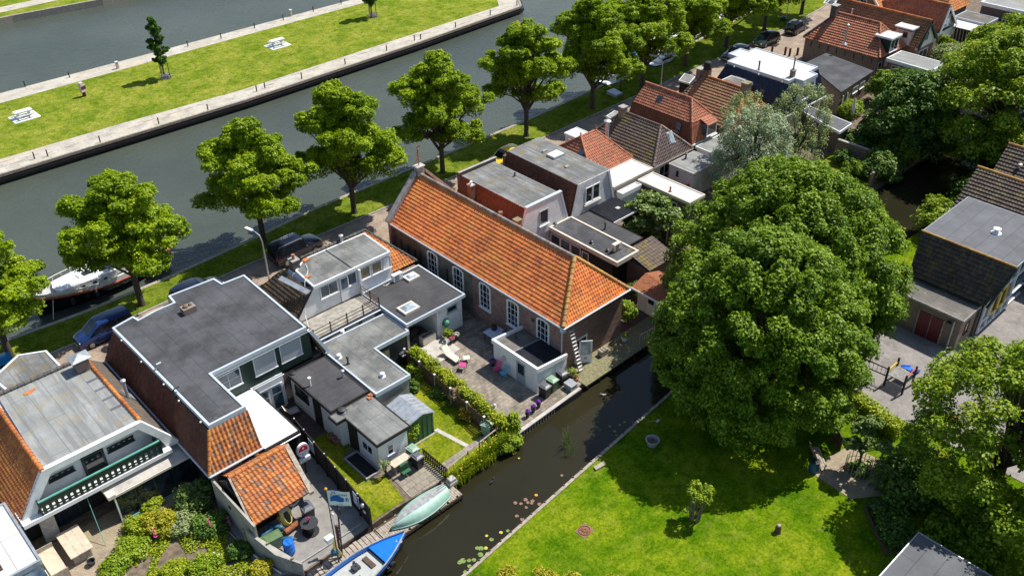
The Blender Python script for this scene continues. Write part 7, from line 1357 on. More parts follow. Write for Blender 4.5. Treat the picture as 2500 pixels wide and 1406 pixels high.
wp = [(85, 388), (117, 382), (245, 348), (388, 303), (508, 270), (627, 224), (647, 216), (737, 193), (843, 158), (944, 125), (1012, 100), (1027, 97), (1112, 68), (1197, 38), (62, 213), (170, 190), (287, 160), (459, 114), (540, 95), (622, 70), (692, 50), (765, 29), (833, 10), (1262, 15)]
for i, (px, py) in enumerate(wp):
    x, y = W(px, py)
    if mp is None:
        mp = thing('mooring_post', 'leftmost dark mooring post on the canal side wharf edge of the island', 'mooring post', (x, y, 0.0), 0, 'mooring posts along the wharf'); MB().box(-0.05, -0.05, 0, 0.05, 0.05, 0.7).build('post', 'soot', mp, w=0); MB().box(-0.06, -0.06, 0.7, 0.06, 0.06, 0.74).build('cap', 'bkp', mp, w=0)
    else: dup(mp, (x, y, 0.0), 0, ORD[i if i < 14 else (i - 14)] + (' dark mooring post from the left on the canal side wharf edge of the island' if i < 14 else ' dark mooring post from the left on the far wharf edge of the island') if i < 23 else 'dark mooring post on the pointed right end of the island wharf')
for i, (px, py) in enumerate([(288, 168), (711, 40)]):
    x, y = W(px, py); t = thing('power_pedestal', ('white capped power pedestal on the wharf left of the slim island tree', 'white capped power pedestal on the far wharf near the top edge')[i], 'pedestal', (x, y, 0)); MB().box(-0.14, -0.14, 0, 0.14, 0.14, 0.85).build('casing', 'pale_wood', t, w=0); MB().box(-0.17, -0.17, 0.85, 0.17, 0.17, 0.92).build('cap', 'wpt', t, w=0)
# ================================================================ bins
def bin_(label, x, y, z, rz, body, lid, h=1.05, w_=0.56, d=0.68):
    t = thing('wheelie_bin', label, 'wheelie bin', (x, y, z), rz)
    a, b_ = w_ / 2 * 0.82, d / 2 * 0.78; A_, B_ = w_ / 2, d / 2
    MB().add([(-a, -b_, 0.06), (a, -b_, 0.06), (a, b_, 0.06), (-a, b_, 0.06), (-A_, -B_, h * .9), (A_, -B_, h * .9), (A_, B_, h * .9), (-A_, B_, h * .9)], [(0, 3, 2, 1), (4, 5, 6, 7), (0, 1, 5, 4), (1, 2, 6, 5), (2, 3, 7, 6), (3, 0, 4, 7)]).build('body', body, t, w=0)
    MB().box(-A_ - .03, -B_ - .05, h * .9, A_ + .03, B_ + .03, h * .94).add([(-A_ * .9, -B_ * .9, h * .94), (A_ * .9, -B_ * .9, h * .94), (A_ * .9, B_ * .9, h * .94), (-A_ * .9, B_ * .9, h * .94), (-A_ * .6, -B_ * .5, h), (A_ * .6, -B_ * .5, h), (A_ * .6, B_ * .6, h), (-A_ * .6, B_ * .6, h)], [(4, 5, 6, 7), (0, 1, 5, 4), (1, 2, 6, 5), (2, 3, 7, 6), (3, 0, 4, 7)]).build('lid', lid, t, w=0)
    MB().tube([(-A_ * .8, B_ + .09, h * .93), (A_ * .8, B_ + .09, h * .93)], 0.02, 6).build('handle', body, t, w=0)
    for s in (-1, 1): MB().tube([(s * a - s * .04, b_ + 0.02, 0.1), (s * a + s * .02, b_ + 0.02, 0.1)], 0.1, 10).build('wheel', 'rubber', t, w=0)
    return t
plain('lid_grey', (0.11, 0.115, 0.13), 0.45, 0.1, 5)
bin_('black wheelie bin nearest the water of the three beside the white lean-to', *W(1330, 968), 0.01, 0.1, 'bkp', 'lid_grey'); bin_('olive green wheelie bin between two black ones beside the white lean-to', *W(1348, 952), 0.01, 0.05, 'bin_green', 'bin_pale_green'); bin_('black wheelie bin closest to the church corner downpipe', *W(1372, 935), 0.01, -0.1, 'bkp', 'lid_grey')
bin_('black wheelie bin under the L-shaped grey roof beside the wooden door', *W(988, 888), 0.03, -0.1, 'bkp', 'lid_grey')
bin_('pale green wheelie bin by the rail at the edge of the small lawn', *W(1190, 1062), 0.03, 0.4, 'bin_pale_green', 'bin_pale_green'); bin_('pale green lidded bin at the end of the plank table by the outbuilding', *W(1010, 1122), 0.03, 0.1, 'dgreen', 'bin_pale_green'); bin_('black wheelie bin beside the pale green lidded one at the picket fence', *W(1021, 1140), 0.03, 0.05, 'bkp', 'lid_grey')
bin_('large black wheelie bin on the concrete in front of the tiled shed', -20.3, 1.75, 0.03, -0.1, 'bkp', 'lid_grey', 1.15, 0.62, 0.78); x, y = W(655, 1305); bin_('pale green bin lying behind the blue gas cylinders by the yard wall', -22.95, 1.35, 0.03, 1.45, 'bin_pale_green', 'bin_green', 0.95, 0.6, 1.1)
# ================================================================ concrete yard
t = thing('cable_reel_table', 'black cable reel used as a table with pink flowers on the concrete yard', 'table', (-20.75, 0.85, 0.03)); MB().lathe((0, 0, 0), [(0.5, 0), (0.5, 0.05), (0.26, 0.06), (0.24, 0.7), (0.26, 0.72)], 20).build('drum', 'bkp', t, w=0, sm=1); MB().lathe((0, 0, 0.72), [(0.5, 0), (0.52, 0.02), (0.52, 0.05)], 24).build('tabletop', 'dgp', t, w=0)
def flowers(name, label, cat, x, y, z, r, h, petal, leaf='dark_leaf', pot='terracotta', pr=0.16, ph=0.28, n=140, seed=1, sz=0.09):
    g = np.random.default_rng(seed); t = thing(name, label, cat, (x, y, z))
    MB().lathe((0, 0, 0), [(pr * 0.7, 0), (pr, ph * 0.85), (pr * 1.15, ph * 0.86), (pr * 1.15, ph), (pr * 0.9, ph), (pr * 0.85, ph * 0.85)], 14).build('pot', pot, t, w=0, sm=1)
    d = g.normal(0, 1, (n, 3)); d /= np.linalg.norm(d, axis=1)[:, None]; C = d * r * g.uniform(0.6, 1, n)[:, None]; C[:, 2] = ph + h * 0.4 + C[:, 2] * h / r * 0.5
    leaves_mesh('leaves', C, d, np.full(n, sz * 1.1), g.random(n), leaf, t, (0, 0, 0), seed=seed)
    if petal:
        m = n // 2; d = g.normal(0, 1, (m, 3)); d[:, 2] = abs(d[:, 2]); d /= np.linalg.norm(d, axis=1)[:, None]; C = d * r * 1.02; C[:, 2] = ph + h * 0.4 + C[:, 2] * h / r * 0.55
        leaves_mesh('petals', C, d, np.full(m, sz), g.random(m), petal, t, (0, 0, 0), seed=seed + 1)
    return t
flowers('flower_vase', 'small pink flowers in a vase on the black cable reel', 'vase', -20.75, 0.9, 0.8, 0.13, 0.3, 'petal_pink', pot='dark_glass', pr=0.06, ph=0.16, n=40, sz=0.08, seed=61)
x, y = W(690, 1350); t = thing('plastic_barrel', 'bright blue plastic barrel at the yard wall corner', 'barrel', (-22.45, 0.35, 0.03)); MB().lathe((0, 0, 0), [(0.27, 0), (0.31, 0.08), (0.31, 0.3), (0.33, 0.33), (0.31, 0.36), (0.31, 0.62), (0.33, 0.65), (0.31, 0.68), (0.3, 0.92), (0.27, 0.95), (0.27, 0.93)], 20).build('drum', 'barrel_blue', t, w=0, sm=1); MB().box(-0.02, -0.25, 0.95, 0.02, 0.25, 0.965).lathe((0.1, 0.12, 0.94), [(0.05, 0), (0.05, 0.03)], 8).build('lid', 'barrel_blue', t, w=0)
for i, (x, y, rz, lb) in enumerate([(-22.85, 1.95, 0.25, 'blue gas cylinder lying under the tiled eave, left one'), (-22.3, 1.95, -0.9, 'blue gas cylinder leaning beside the coiled hoses'), (-22.15, 1.1, -0.7, 'bright blue gas cylinder in front of the green bin')]):
    t = thing('gas_cylinder', lb, 'gas cylinder', (x, y, 0.75 if i < 2 else 0.3), rz); MB().tube([(-0.45, 0, 0), (-0.38, 0, 0), (0.3, 0, 0), (0.42, 0, 0), (0.46, 0, 0)], [0.1, 0.155, 0.155, 0.11, 0.04], 14).build('cylinder', 'cylinder_blue', t, w=0, sm=1); MB().tube([(0.44, 0, 0), (0.55, 0, 0)], 0.035, 8).build('valve', 'brass', t, w=0)
x, y = W(662, 1330); tag(MB().ball((0, 0, 0.22), 0.3, 12, 0.7).lathe((0, 0, 0.4), [(0.05, 0), (0.05, 0.06)], 8).build('float_buoy', 'bkp', None, sm=1), 'black ball float between the yard wall and the green bin', 'float').location = (-23.05, 0.6, 0.03)
t = thing('hose_reel', 'rusty frame with coiled yellow ropes leaning on the tiled shed', 'hose reel', (-21.5, 1.75, 0.03), 0.1); MB().tube([(-0.5, -0.1, 0.28), (0.5, -0.1, 0.28)], 0.17, 14).build('rusty_drum', 'rust', t, w=0); MB().tube([(-0.45, 0.1, 0.2), (-0.5, 0.35, 1.3), (-0.35, 0.4, 1.65), (0.0, 0.4, 1.75), (0.2, 0.4, 1.6)], 0.07, 8).build('frame', 'rust', t, w=0, sm=1)
mb = MB(); g = random.Random(9)
for i in range(9):
    r1 = 0.28 + 0.03 * i; mb.tube([(r1 * math.cos(q) * 0.75, 0.15 + 0.2 * math.sin(q) + 0.02 * i, 1.0 + r1 * 1.4 * math.sin(q)) for q in [j * 0.63 for j in range(11)]], 0.022, 5)
mb.build('rope_coil', 'rope_yellow', t, w=0); MB().tube([(0.0, 0.3, 1.55), (0.0, 0.5, 1.55)], 0.28, 14).build('metal_dish', 'galv', t, w=0)
t = thing('life_ring', 'worn life ring hanging above the large black bin', 'life ring', (-20.75, 2.35, 1.45)); mb = MB(); mb.tube([(0.33 * math.cos(q), 0, 0.33 * math.sin(q)) for q in [j * PI / 9 for j in range(19)]], 0.07, 8).build('ring', 'pinkish_wall', t, w=0, sm=1); MB().tube([(0.0, -0.06, -0.3), (-0.35, -0.1, -0.55)], 0.02, 5).build('grab_line', 'petal_white', t, w=0)
# signs on the fence
t = thing('pub_sign', 'oval red and white lettered pub sign above a pale lettered panel by the shed', 'sign', (-18.35, 5.05, 0.0), 0.0)
MB().box(-0.04, 0.0, 0, 0.04, 0.08, 2.0).build('post', 'soot', t, w=0)
def oval(a, b_, z, y0, th, n=24): return MB().ext([(a * math.cos(2 * PI * i / n) + 0, y0, z + b_ * math.sin(2 * PI * i / n)) for i in range(n)], (0, -th, 0))
o1 = oval(0.42, 0.52, 2.0, 0.05, 0.16).build('oval_board', 'wpt', t, w=0); oval(0.39, 0.49, 2.0, -0.11, 0.006).build('blue_rim', 'sign_blue', o1, w=0); oval(0.36, 0.46, 2.0, -0.116, 0.006).build('white_field', 'wpt', o1, w=0)
MB().ext([(0.33 * math.cos(a), -0.122, 2.0 + (0.42 * math.sin(a) if math.sin(a) > 0 else -0.02)) for a in [PI * 2 * i / 24 for i in range(24)] if math.sin(a) > -0.01], (0, -0.006, 0)).build('red_field', 'red_paint', o1, w=0); oval(0.06, 0.06, 2.2, -0.13, 0.006, 12).build('white_dot', 'wpt', o1, w=0)
def text(s, size, mat, par, loc, rot, name='lettering', ext=0.004):
    cu = bpy.data.curves.new(name, 'FONT'); cu.body = s; cu.size = size; cu.extrude = ext; cu.align_x = 'CENTER'; cu.align_y = 'CENTER'; cu.materials.append(MATS[mat])
    o = bpy.data.objects.new(name, cu); me = bpy.data.meshes.new_from_object(o); bpy.data.objects.remove(o); o = bpy.data.objects.new(name, me); COL.objects.link(o); o.parent = par; o.location = loc; o.rotation_euler = rot; return o
text('Brouwerij', 0.15, 'sign_blue', t, (0, -0.13, 1.88), (PI / 2, 0, 0)); text('Bieren', 0.12, 'sign_blue', t, (0, -0.13, 1.73), (PI / 2, 0, 0))
MB().box(-0.3, -0.08, 1.02, 0.42, 0.08, 1.32).build('name_panel', 'wpt', t, w=0); text('Jachthaven', 0.12, 'sign_blue', t, (0.06, -0.09, 1.17), (PI / 2, 0, 0))
# ================================================================ fences
fb = thing('board_fence', 'tall black boarded fence with stepped tops between yard and narrow lawn', 'fence', (-17.5, 3, 0)); F0, F1 = Vector((-17.15, 7.9, 0)), Vector((-18.05, -1.5, 0)); d = (F1 - F0); nseg = 7
for i in range(nseg):
    a, b_ = F0 + d * (i / nseg), F0 + d * ((i + 1) / nseg); h = 1.75 + 0.05 * (i % 2); mb = MB()
    for z in [0.05 + 0.25 * k for k in range(7)]: mb.slab(a + Vector((0.0, -0.03, z)), (b_ - a) * 0.97, (0.035 if int(z * 4) % 2 else 0.05, 0, 0), (0, 0, 0.24))
    mb.build('panel', 'soot', fb)
    MB().box(a.x - 0.08, a.y - 0.05, 0, a.x + 0.02, a.y + 0.05, h + 0.12).build('post', 'soot', fb); MB().ball((a.x - 0.03, a.y, h + 0.16), 0.06, 8).build('post_cap', 'pinkish_wall', fb)
MB().box(F1.x - 0.08, F1.y - 0.05, 0, F1.x + 0.02, F1.y + 0.05, 1.9).build('post', 'soot', fb)
def on_fence(f, name, label, cat, w_, h_, z, mat):
    p = F0 + d * f; u = d.normalized(); t = thing(name, label, cat, (p.x - 0.05, p.y, z)); MB().slab((p.x - 0.06, p.y, z), u * w_, (0, 0, h_), (-0.015, 0, 0)).build('sheet', mat, t); return t
on_fence(0.2, 'poster', 'pale poster on the black fence near the oval sign', 'poster', 0.75, 0.95, 0.75, 'paper_pale'); on_fence(0.8, 'poster', 'plain pale poster near the water end of the black fence', 'poster', 0.7, 0.95, 0.75, 'paper_pale')
p = F0 + d * 0.93; t = thing('wall_lamp', 'round silver lamp with small plate at the fence end', 'lamp', (p.x - 0.1, p.y, 1.5)); MB().ball((0, 0, 0.05), 0.15, 10).build('globe', 'galv', t, w=0, sm=1); MB().box(-0.04, -0.25, -0.45, 0.0, -0.02, -0.3).build('plate', 'wpt', t, w=0)
yw = thing('yard_wall', 'low grey boarded wall along the left side of the concrete yard', 'wall', (-23.6, 1, 0)); MB().ext([(-24.0, 2.2, 0), (-24.0, 2.2, 1.6), (-23.55, -0.2, 1.25), (-22.75, -1.55, 1.0), (-22.75, -1.55, 0), (-23.55, -0.2, 0)], (0.06, 0.0, 0)).build('boarding', 'plaster_dirty', yw); mb = MB()
for f in (0.0, 0.45, 0.9): mb.box(-24.1 + 1.2 * f, 2.2 - 3.6 * f, 0, -23.98 + 1.2 * f, 2.32 - 3.6 * f, 1.75 - 0.6 * f)
mb.build('post', 'mossy_wood', yw)
# picket fence between hedge garden and patio
pf = thing('picket_fence', 'grey brown paling fence at the foot of the long hedge', 'fence', (-7.8, 4, 0)); P0, P1 = Vector((-7.35, 9.2, 0)), Vector((-8.0, -0.9, 0)); d2 = P1 - P0; mb = MB()
for i in range(68): a = P0 + d2 * (i / 68); mb.slab(a, d2 * (0.8 / 68), (0.02, 0, 0), (0, 0, 1.3 + 0.03 * (i % 3)))
mb.build('palings', 'bwd', pf); mb = MB().slab(P0 + Vector((0.03, 0, 0.35)), d2, (0.04, 0, 0), (0, 0, 0.07)).slab(P0 + Vector((0.03, 0, 1.0)), d2, (0.04, 0, 0), (0, 0, 0.07)); mb.build('rail', 'bwd', pf)
for i in range(6): a = P0 + d2 * (i / 5.5); MB().box(a.x - 0.06, a.y - 0.05, 0, a.x + 0.04, a.y + 0.05, 1.45).build('post', 'gwd', pf); MB().box(a.x - 0.08, a.y - 0.07, 1.45, a.x + 0.06, a.y + 0.07, 1.49).build('post_cap', 'wpt', pf)
pk = thing('picket_fence', 'short black picket fence beside the bins at the slab terrace', 'fence', (-12.2, -0.2, 0)); mb = MB(); K0, K1 = Vector((-12.25, 1.0, 0)), Vector((-12.25, -1.35, 0)); 
for i in range(14): a = K0 + (K1 - K0) * (i / 13); mb.box(a.x - 0.015, a.y - 0.05, 0.02, a.x + 0.015, a.y + 0.05, 0.85)
mb.build('pickets', 'soot', pk); MB().box(-12.23, -1.35, 0.2, -12.19, 1.05, 0.26).box(-12.23, -1.35, 0.6, -12.19, 1.05, 0.66).build('rail', 'soot', pk)
wf = thing('board_fence', 'brown horizontal board fence in shade under the fig tree', 'fence', (19.2, 8, 0)); mb = MB()
for k in range(8): mb.box(19.2, 5.0, 0.05 + k * 0.22, 19.24, 10.4, 0.24 + k * 0.22)
mb.build('boards', 'bwd', wf); mb = MB()
for y in (5.0, 6.8, 8.6, 10.3): mb.box(19.1, y, 0, 19.2, y + 0.1, 1.9)
mb.build('post', 'pale_wood', wf)
rf = thing('pole_rail', 'rough pole handrail above the iris bank', 'rail', (-10, -1.2, 0)); A0, A1 = Vector((-12.3, -1.35, 0.75)), Vector((-7.6, -1.0, 1.0)); MB().tube([A0, A0.lerp(A1, 0.5) + Vector((0, 0.02, 0.03)), A1], 0.05, 8).tube([A0 + Vector((0, -0.25, -0.45)), A0 + Vector((1.6, -0.35, -0.4))], 0.045, 8).build('rail', 'gwd', rf)
for f in (0.0, 0.4, 0.62, 0.95): p = A0.lerp(A1, f); MB().tube([(p.x, p.y, -0.3), (p.x, p.y, p.z + 0.08)], 0.05, 7).build('post', 'bwd', rf)
bf = thing('bamboo_railing', 'pale stick railing on the deck edge by the alley', 'rail', (8.3, -1.2, 0)); R0, R1 = Vector((6.6, -0.8, 0)), Vector((10.6, -1.0, 0)); mb = MB()
for i in range(16): a = R0.lerp(R1, i / 15); mb.box(a.x - 0.02, a.y - 0.02, 0, a.x + 0.02, a.y + 0.02, 0.8)
mb.build('sticks', 'pale_wood', bf); MB().tube([R0 + Vector((0, 0, 0.82)), R1 + Vector((0, 0, 0.82))], 0.04, 6).build('rail', 'pale_wood', bf)
gw = thing('garden_wall', 'brown rendered garden wall with pale coping running down to the ditch', 'wall', (44.3, 3, 0)); MB().box(44.2, 0.5, 0, 44.45, 5.6, 1.8).box(44.45, 0.5, 0, 44.5, 0.75, 1.8).box(40.8, -0.2, 0, 44.2, 0.0, 1.5).build('wall', 'brown_brick', gw); MB().box(44.15, 0.45, 1.8, 44.5, 5.65, 1.86).build('coping', 'stone_grey', gw)
wk = thing('wicker_panel', 'curved golden wicker screen with pale rim at the end of the garden wall', 'screen', (42.5, 0.6, 0)); mb = MB(); mt = MB()
for i in range(8): a, b_ = i / 8, (i + 1) / 8; f = lambda q: (40.9 + 3.2 * q, 0.1 + 1.0 * q * q, 0); A_, B_ = Vector(f(a)), Vector(f(b_)); mb.slab(A_, B_ - A_, (0, 0.03, 0), (0, 0, 1.2)); mt.tube([A_ + Vector((0, 0, 1.22)), B_ + Vector((0, 0, 1.22))], 0.05, 6)
mb.build('wicker', 'varnish', wk); mt.build('rim', 'pale_wood', wk)
# ================================================================ decks and banks
dk = thing('landing_stage', 'weathered plank landing carrying the upturned boat', 'deck', (-15, -2.4, 0)); mb = MB()
for i in range(38): x = -17.95 + i * 0.145; mb.slab((x, -3.0 + (0.14 if i % 5 == 0 else 0), -0.06), (0.125, 0, 0), (0.02, 1.35 + 0.02 * (i % 3), 0), (0, 0, 0.07))
mb.build('planks', 'gwd', dk); MB().box(-18, -3.02, -0.3, -12.4, -2.94, -0.07).box(-18, -1.65, -0.2, -12.4, -1.57, 0.05).build('beam', 'bwd', dk); mb = MB()
for x in (-17.8, -16, -14.2, -12.5): mb.tube([(x, -2.95, -2.4), (x, -2.95, -0.05)], 0.08, 7)
mb.build('pile', 'soot', dk)
dk = thing('jetty', 'narrow plank jetty below the concrete yard beside the blue boat', 'jetty', (-20.3, -2, 0)); mb = MB()
for i in range(17): x = -22.6 + i * 0.285; mb.slab((x, -2.35 + 0.03 * (i % 3), -0.12), (0.24, 0, 0), (0.03, 0.85, 0), (0, 0, 0.06))
mb.build('planks', 'gwd', dk); MB().box(-22.6, -2.3, -0.3, -17.9, -2.2, -0.13).build('beam', 'soot', dk)
dk = thing('deck', 'mossy green plank deck along the church end wall', 'deck', (4, -0.1, 0)); mb = MB()
for i in range(13): mb.slab((0.3, -1.35 + i * 0.17, -0.08), (10.6, 0.1, 0), (0, 0.155, 0), (0, 0, 0.11))
mb.build('planks', 'mossy_wood', dk); mb = MB()
for i in range(9): mb.tube([(0.5 + i * 1.25, -1.3 + i * 0.012, -2.3), (0.5 + i * 1.25, -1.3 + i * 0.012, 0.0)], 0.07, 7)
mb.build('pile', 'soot', dk)
ret = thing('bank_revetment', 'row of dark piles capped by a pale plank below the church patio', 'revetment', (-3, -1.3, 0)); MB().ext([(-6.5, -1.62, 0.0), (-0.2, -1.35, 0.0), (-0.2, -1.1, 0.0), (-6.5, -1.32, 0.0)], (0, 0, 0.07)).build('capping', 'conc', ret); mb = MB()
for i in range(24): x = -6.4 + i * 0.265; mb.box(x, -1.55 + i * 0.011, -2.3, x + 0.1, -1.45 + i * 0.011, 0.0)
mb.build('pile', 'gwd', ret); MB().box(-6.5, -1.4, -2.2, -0.2, -1.34, -0.02).build('backing_board', 'soot', ret)
rv = thing('bank_revetment', 'long worn plank edging with posts along the lawn side of the ditch', 'revetment', (-5, -6.8, 0)); mb = MB(); mp_ = MB(); LE = [(-30, -8.4), (-22.5, -8.0), (-16.1, -7.7), (-9.5, -7.1), (-1.6, -6.4), (4, -5.9), (14, -5.9), (26, -6.6)]
for i in range(len(LE) - 1):
    a, b_ = Vector((*LE[i], 0)), Vector((*LE[i + 1], 0)); u = (b_ - a).normalized(); nn = Vector((-u.y, u.x, 0)); L0 = (b_ - a).length; mb.slab(a + nn * 0.02 + Vector((0, 0, -0.5)), b_ - a, nn * 0.05, (0, 0, 0.55)); mb.slab(a - nn * 0.06 + Vector((0, 0, 0.02)), b_ - a, nn * 0.2, (0, 0, 0.05))
    for k in range(int(L0 / 0.9)): p = a + u * (k * 0.9 + 0.2); mp_.tube([p + nn * 0.12 + Vector((0, 0, -2)), p + nn * 0.12 + Vector((0, 0, 0.14))], 0.055, 6)
mb.build('planking', 'gwd', rv); mp_.build('post', 'bwd', rv)
# ================================================================ mast by the jetty, flag
t = thing('flagpole', 'thin dark flagpole with orange knob at the yard edge', 'flagpole', (-20.9, -2.3, -0.06)); q0_ = Vector((-20.9, -2.3, -0.06)); q1_ = Vector((-20.9, -2.25, 6.0)); MB().tube([q0_, q0_.lerp(q1_, 0.5), q1_], [0.04, 0.035, 0.025], 8).ball(tuple(q0_.lerp(q1_, 0.62)), 0.06, 6).build('pole', 'dgp', t); MB().ball(tuple(q1_ + Vector((0, 0, 0.06))), 0.09, 8).build('knob', 'buoy_orange', t)
fl = thing('flag', 'white flag with blue field and lettering blowing from the thin pole', 'flag', tuple(q1_)); nx_, nz_ = 14, 8; vs, fs = [], []; top = q1_ + Vector((0, 0, -0.05)); dn_ = (q0_ - q1_).normalized(); fu = Vector((0.8, -0.6, -0.12)).normalized(); fn = fu.cross(dn_).normalized()
def fp_(u, v, o=0.0): return top + dn_ * (v * 1.1 + 0.14 * u * u) + fu * (u * 1.2) + fn * (0.05 * math.sin(u * 7 + v * 1.5) * u + o)
for i in range(nx_ + 1):
    for j in range(nz_ + 1): vs.append(fp_(i / nx_, j / nz_))
fs = [(i * (nz_ + 1) + j, (i + 1) * (nz_ + 1) + j, (i + 1) * (nz_ + 1) + j + 1, i * (nz_ + 1) + j + 1) for i in range(nx_) for j in range(nz_)]
fo = MB().add(vs, fs).build('cloth', 'flag_white', fl, sm=1)
def flagpatch(u0, u1, v0, v1, shape, mat, name):
    for side in (1, -1):
        vs, fs = [], []; n_ = 12
        for i in range(n_ + 1):
            u = u0 + (u1 - u0) * i / n_; a, b_ = shape(i / n_)
            for q in (0, 1, 2): v = v0 + (v1 - v0) * (a + (b_ - a) * q / 2); vs.append(fp_(u, v, side * 0.008))
        fs = [(i * 3 + q, i * 3 + 3 + q, i * 3 + 4 + q, i * 3 + 1 + q) for i in range(n_) for q in (0, 1)]; MB().add(vs, fs).build(name, mat, fo if False else fl)
flagpatch(0.12, 0.72, 0.3, 0.75, lambda f: (0.35 - 0.35 * math.sin(f * 3.1), 1 - 0.25 * f * f - 0.1 * math.sin(f * 6)), 'flag_blue', 'blue_field'); flagpatch(0.78, 0.84, 0.35, 0.72, lambda f: (0.2, 0.9), 'flag_blue', 'blue_stripe'); flagpatch(0.87, 0.9, 0.35, 0.72, lambda f: (0.2, 0.9), 'flag_blue', 'blue_stripe')
xh = dn_; M3 = Matrix((fu, -dn_, fu.cross(-dn_))).transposed(); eu = M3.to_euler()
for s, u, v, sz_ in (('DE', 0.3, 0.1, 0.2), ('Zaanstreek', 0.52, 0.22, 0.2), ('zaanstreek', 0.5, 0.88, 0.09)):
    for side in (1, -1):
        e_ = eu if side == 1 else Matrix((-fu, -dn_, (-fu).cross(-dn_))).transposed().to_euler(); text(s, sz_, 'flag_navy', fl, tuple(fp_(u, v, 0) - q1_ + fu.cross(-dn_) * 0.06 * side), e_)
t = thing('boat_mast', 'cluttered mast with floats, ropes and red float beside the jetty', 'mast', (-20.5, -1.85, -0.1)); MB().tube([(0, 0, 0), (0.05, 0.1, 2.6)], 0.07, 8).build('mast', 'wine_red', t, w=0); MB().tube([(0.1, 0, 0.2), (0.55, 0.5, 3.4)], 0.05, 8).build('boom', 'dgp', t, w=0); mb = MB()
for z in (1.5, 1.8, 2.1, 2.4): mb.ball((0.12, 0.1, z), 0.14, 8)
mb.build('float_stack', 'bkp', t, w=0); mb = MB()
for i in range(6): mb.tube([(-0.35 + 0.03 * i, -0.1, 2.1), (-0.42 + 0.04 * i, -0.15, 1.2), (-0.2 + 0.04 * i, -0.2, 0.5), (0, -0.1, 0.2)], 0.022, 5)
mb.build('rope_hank', 'rope_yellow', t, w=0); MB().box(-0.75, -0.2, 1.9, -0.3, 0.15, 2.2).build('plastic_can', 'petal_white', t, w=0); MB().ball((-0.35, -0.1, 0.9), 0.25, 10).build('buoy', 'cylinder_blue', t, w=0); MB().ball((0.55, 0.5, 3.45), 0.1, 8).box(0.5, 0.4, 2.8, 0.66, 0.55, 3.2).build('pulley', 'bkp', t, w=0); MB().tube([(0.05, 0.1, 2.6), (0.02, 0.15, 3.4)], 0.03, 6).ball((0.02, 0.15, 3.45), 0.08, 8, 1.4).build('antenna', 'petal_white', t, w=0)
# ================================================================ garden furniture
def folding_chair(label, x, y, rz, m):
    t = thing('folding_chair', label, 'chair', (x, y, 0.01), rz); MB().box(-0.21, -0.2, 0.43, 0.21, 0.2, 0.47).build('seat', m, t, w=0); mb = MB()
    for z in (0.6, 0.72, 0.84): mb.slab((-0.2, 0.2 + (z - 0.45) * 0.2, z), (0.4, 0, 0), (0, 0.015, 0.0), (0, 0.015, 0.08))
    mb.build('backrest', m, t, w=0)
    for s in (-1, 1): MB().tube([(s * 0.2, -0.25, 0), (s * 0.2, 0.2, 0.5), (s * 0.2, 0.3, 0.95)], 0.018, 6).build('leg', m, t, w=0); MB().tube([(s * 0.18, 0.3, 0), (s * 0.18, -0.18, 0.45)], 0.018, 6).build('leg', m, t, w=0)
    return t
folding_chair('pink folding chair in the patio shade against the white lean-to', *W(1213, 910), -1.45, 'pink_paint'); folding_chair('sky blue folding chair next to the pink one on the patio', *W(1229, 922), -1.75, 'sky_paint')
flowers('flower_pot', 'grey pot of magenta petunias beside the pink chair', 'plant pot', *W(1203, 893), 0.01, 0.3, 0.4, 'petal_purple', pot='dgp', n=120, seed=62, sz=0.12)
x, y = -0.75, 6.6; t = thing('garden_table', 'white mosaic topped table by the church wall behind the lean-to', 'table', (x, y, 0.01)); MB().box(-0.65, -0.95, 0.7, 0.65, 0.95, 0.74).build('tabletop', 'paper_pale', t, w=0)
for sx in (-.55, .55):
    for sy in (-.85, .85): MB().box(sx - .03, sy - .03, 0, sx + .03, sy + .03, 0.7).build('leg', 'bwd', t, w=0)
flowers('flower_pot', 'grey pot with violet flowers standing on the mosaic table', 'plant pot', -0.6, 6.0, 0.75, 0.2, 0.3, 'petal_purple', pot='dgp', n=70, seed=63); t = tag(MB().lathe((0, 0, 0), [(0.2, 0), (0.24, 0.1), (0.22, 0.35), (0.17, 0.35)], 14).build('kettle_pot', 'bkp', None, sm=1), 'black round pot at the far end of the mosaic table', 'pot'); t.location = (-0.6, 7.2, 0.75)
for i, (px, py, pet, lf, nm) in enumerate([(1090, 848, 'petal_white', 'dark_leaf', 'white and violet potted flowers at the step corner of the patio'), (1103, 838, 'petal_pink', 'bright_leaf', 'pink potted flowers in the middle of the patio pot group'), (1115, 830, 'petal_white', 'bright_leaf', 'white potted flowers at the back of the patio pot group')]): flowers('flower_pot', nm, 'plant pot', *W(px, py), 0.08, 0.26, 0.35, pet, lf, 'dgp', n=110, seed=64 + i, sz=0.11)
bush('potted_shrub', 'leafy green potted shrub behind the patio flower pots', 'plant', *W(1095, 830), 0.1, 0.3, 0.3, 1.1, 'bright_leaf', 0.12, 8, 500, 71)
struct('patio_step', MB().slab((-6.3, 7.6, 0), (2.9, 0.2, 0), (0, 2.2, 0), (0, 0, 0.08)), 'conc')
t = thing('sun_lounger', 'cream padded sun lounger and cushions beside the hedge on the patio', 'lounger', (*W(1115, 885), 0), 0.0); x, y = 0, 0; MB().box(-0.35, -0.3, 0.3, 0.35, 1.2, 0.42).build('seat', 'cushion_cream', t, w=0); MB().ext([(-0.35, 1.2, 0.35), (0.35, 1.2, 0.35), (0.35, 1.8, 0.85), (-0.35, 1.8, 0.85)], (0, 0.05, 0.12)).build('backrest', 'cushion_cream', t, w=0); mb = MB()
for sx in (-.3, .3):
    for yy in (-.2, 1.1): mb.box(sx - .02, yy, 0, sx + .02, yy + .04, 0.3)
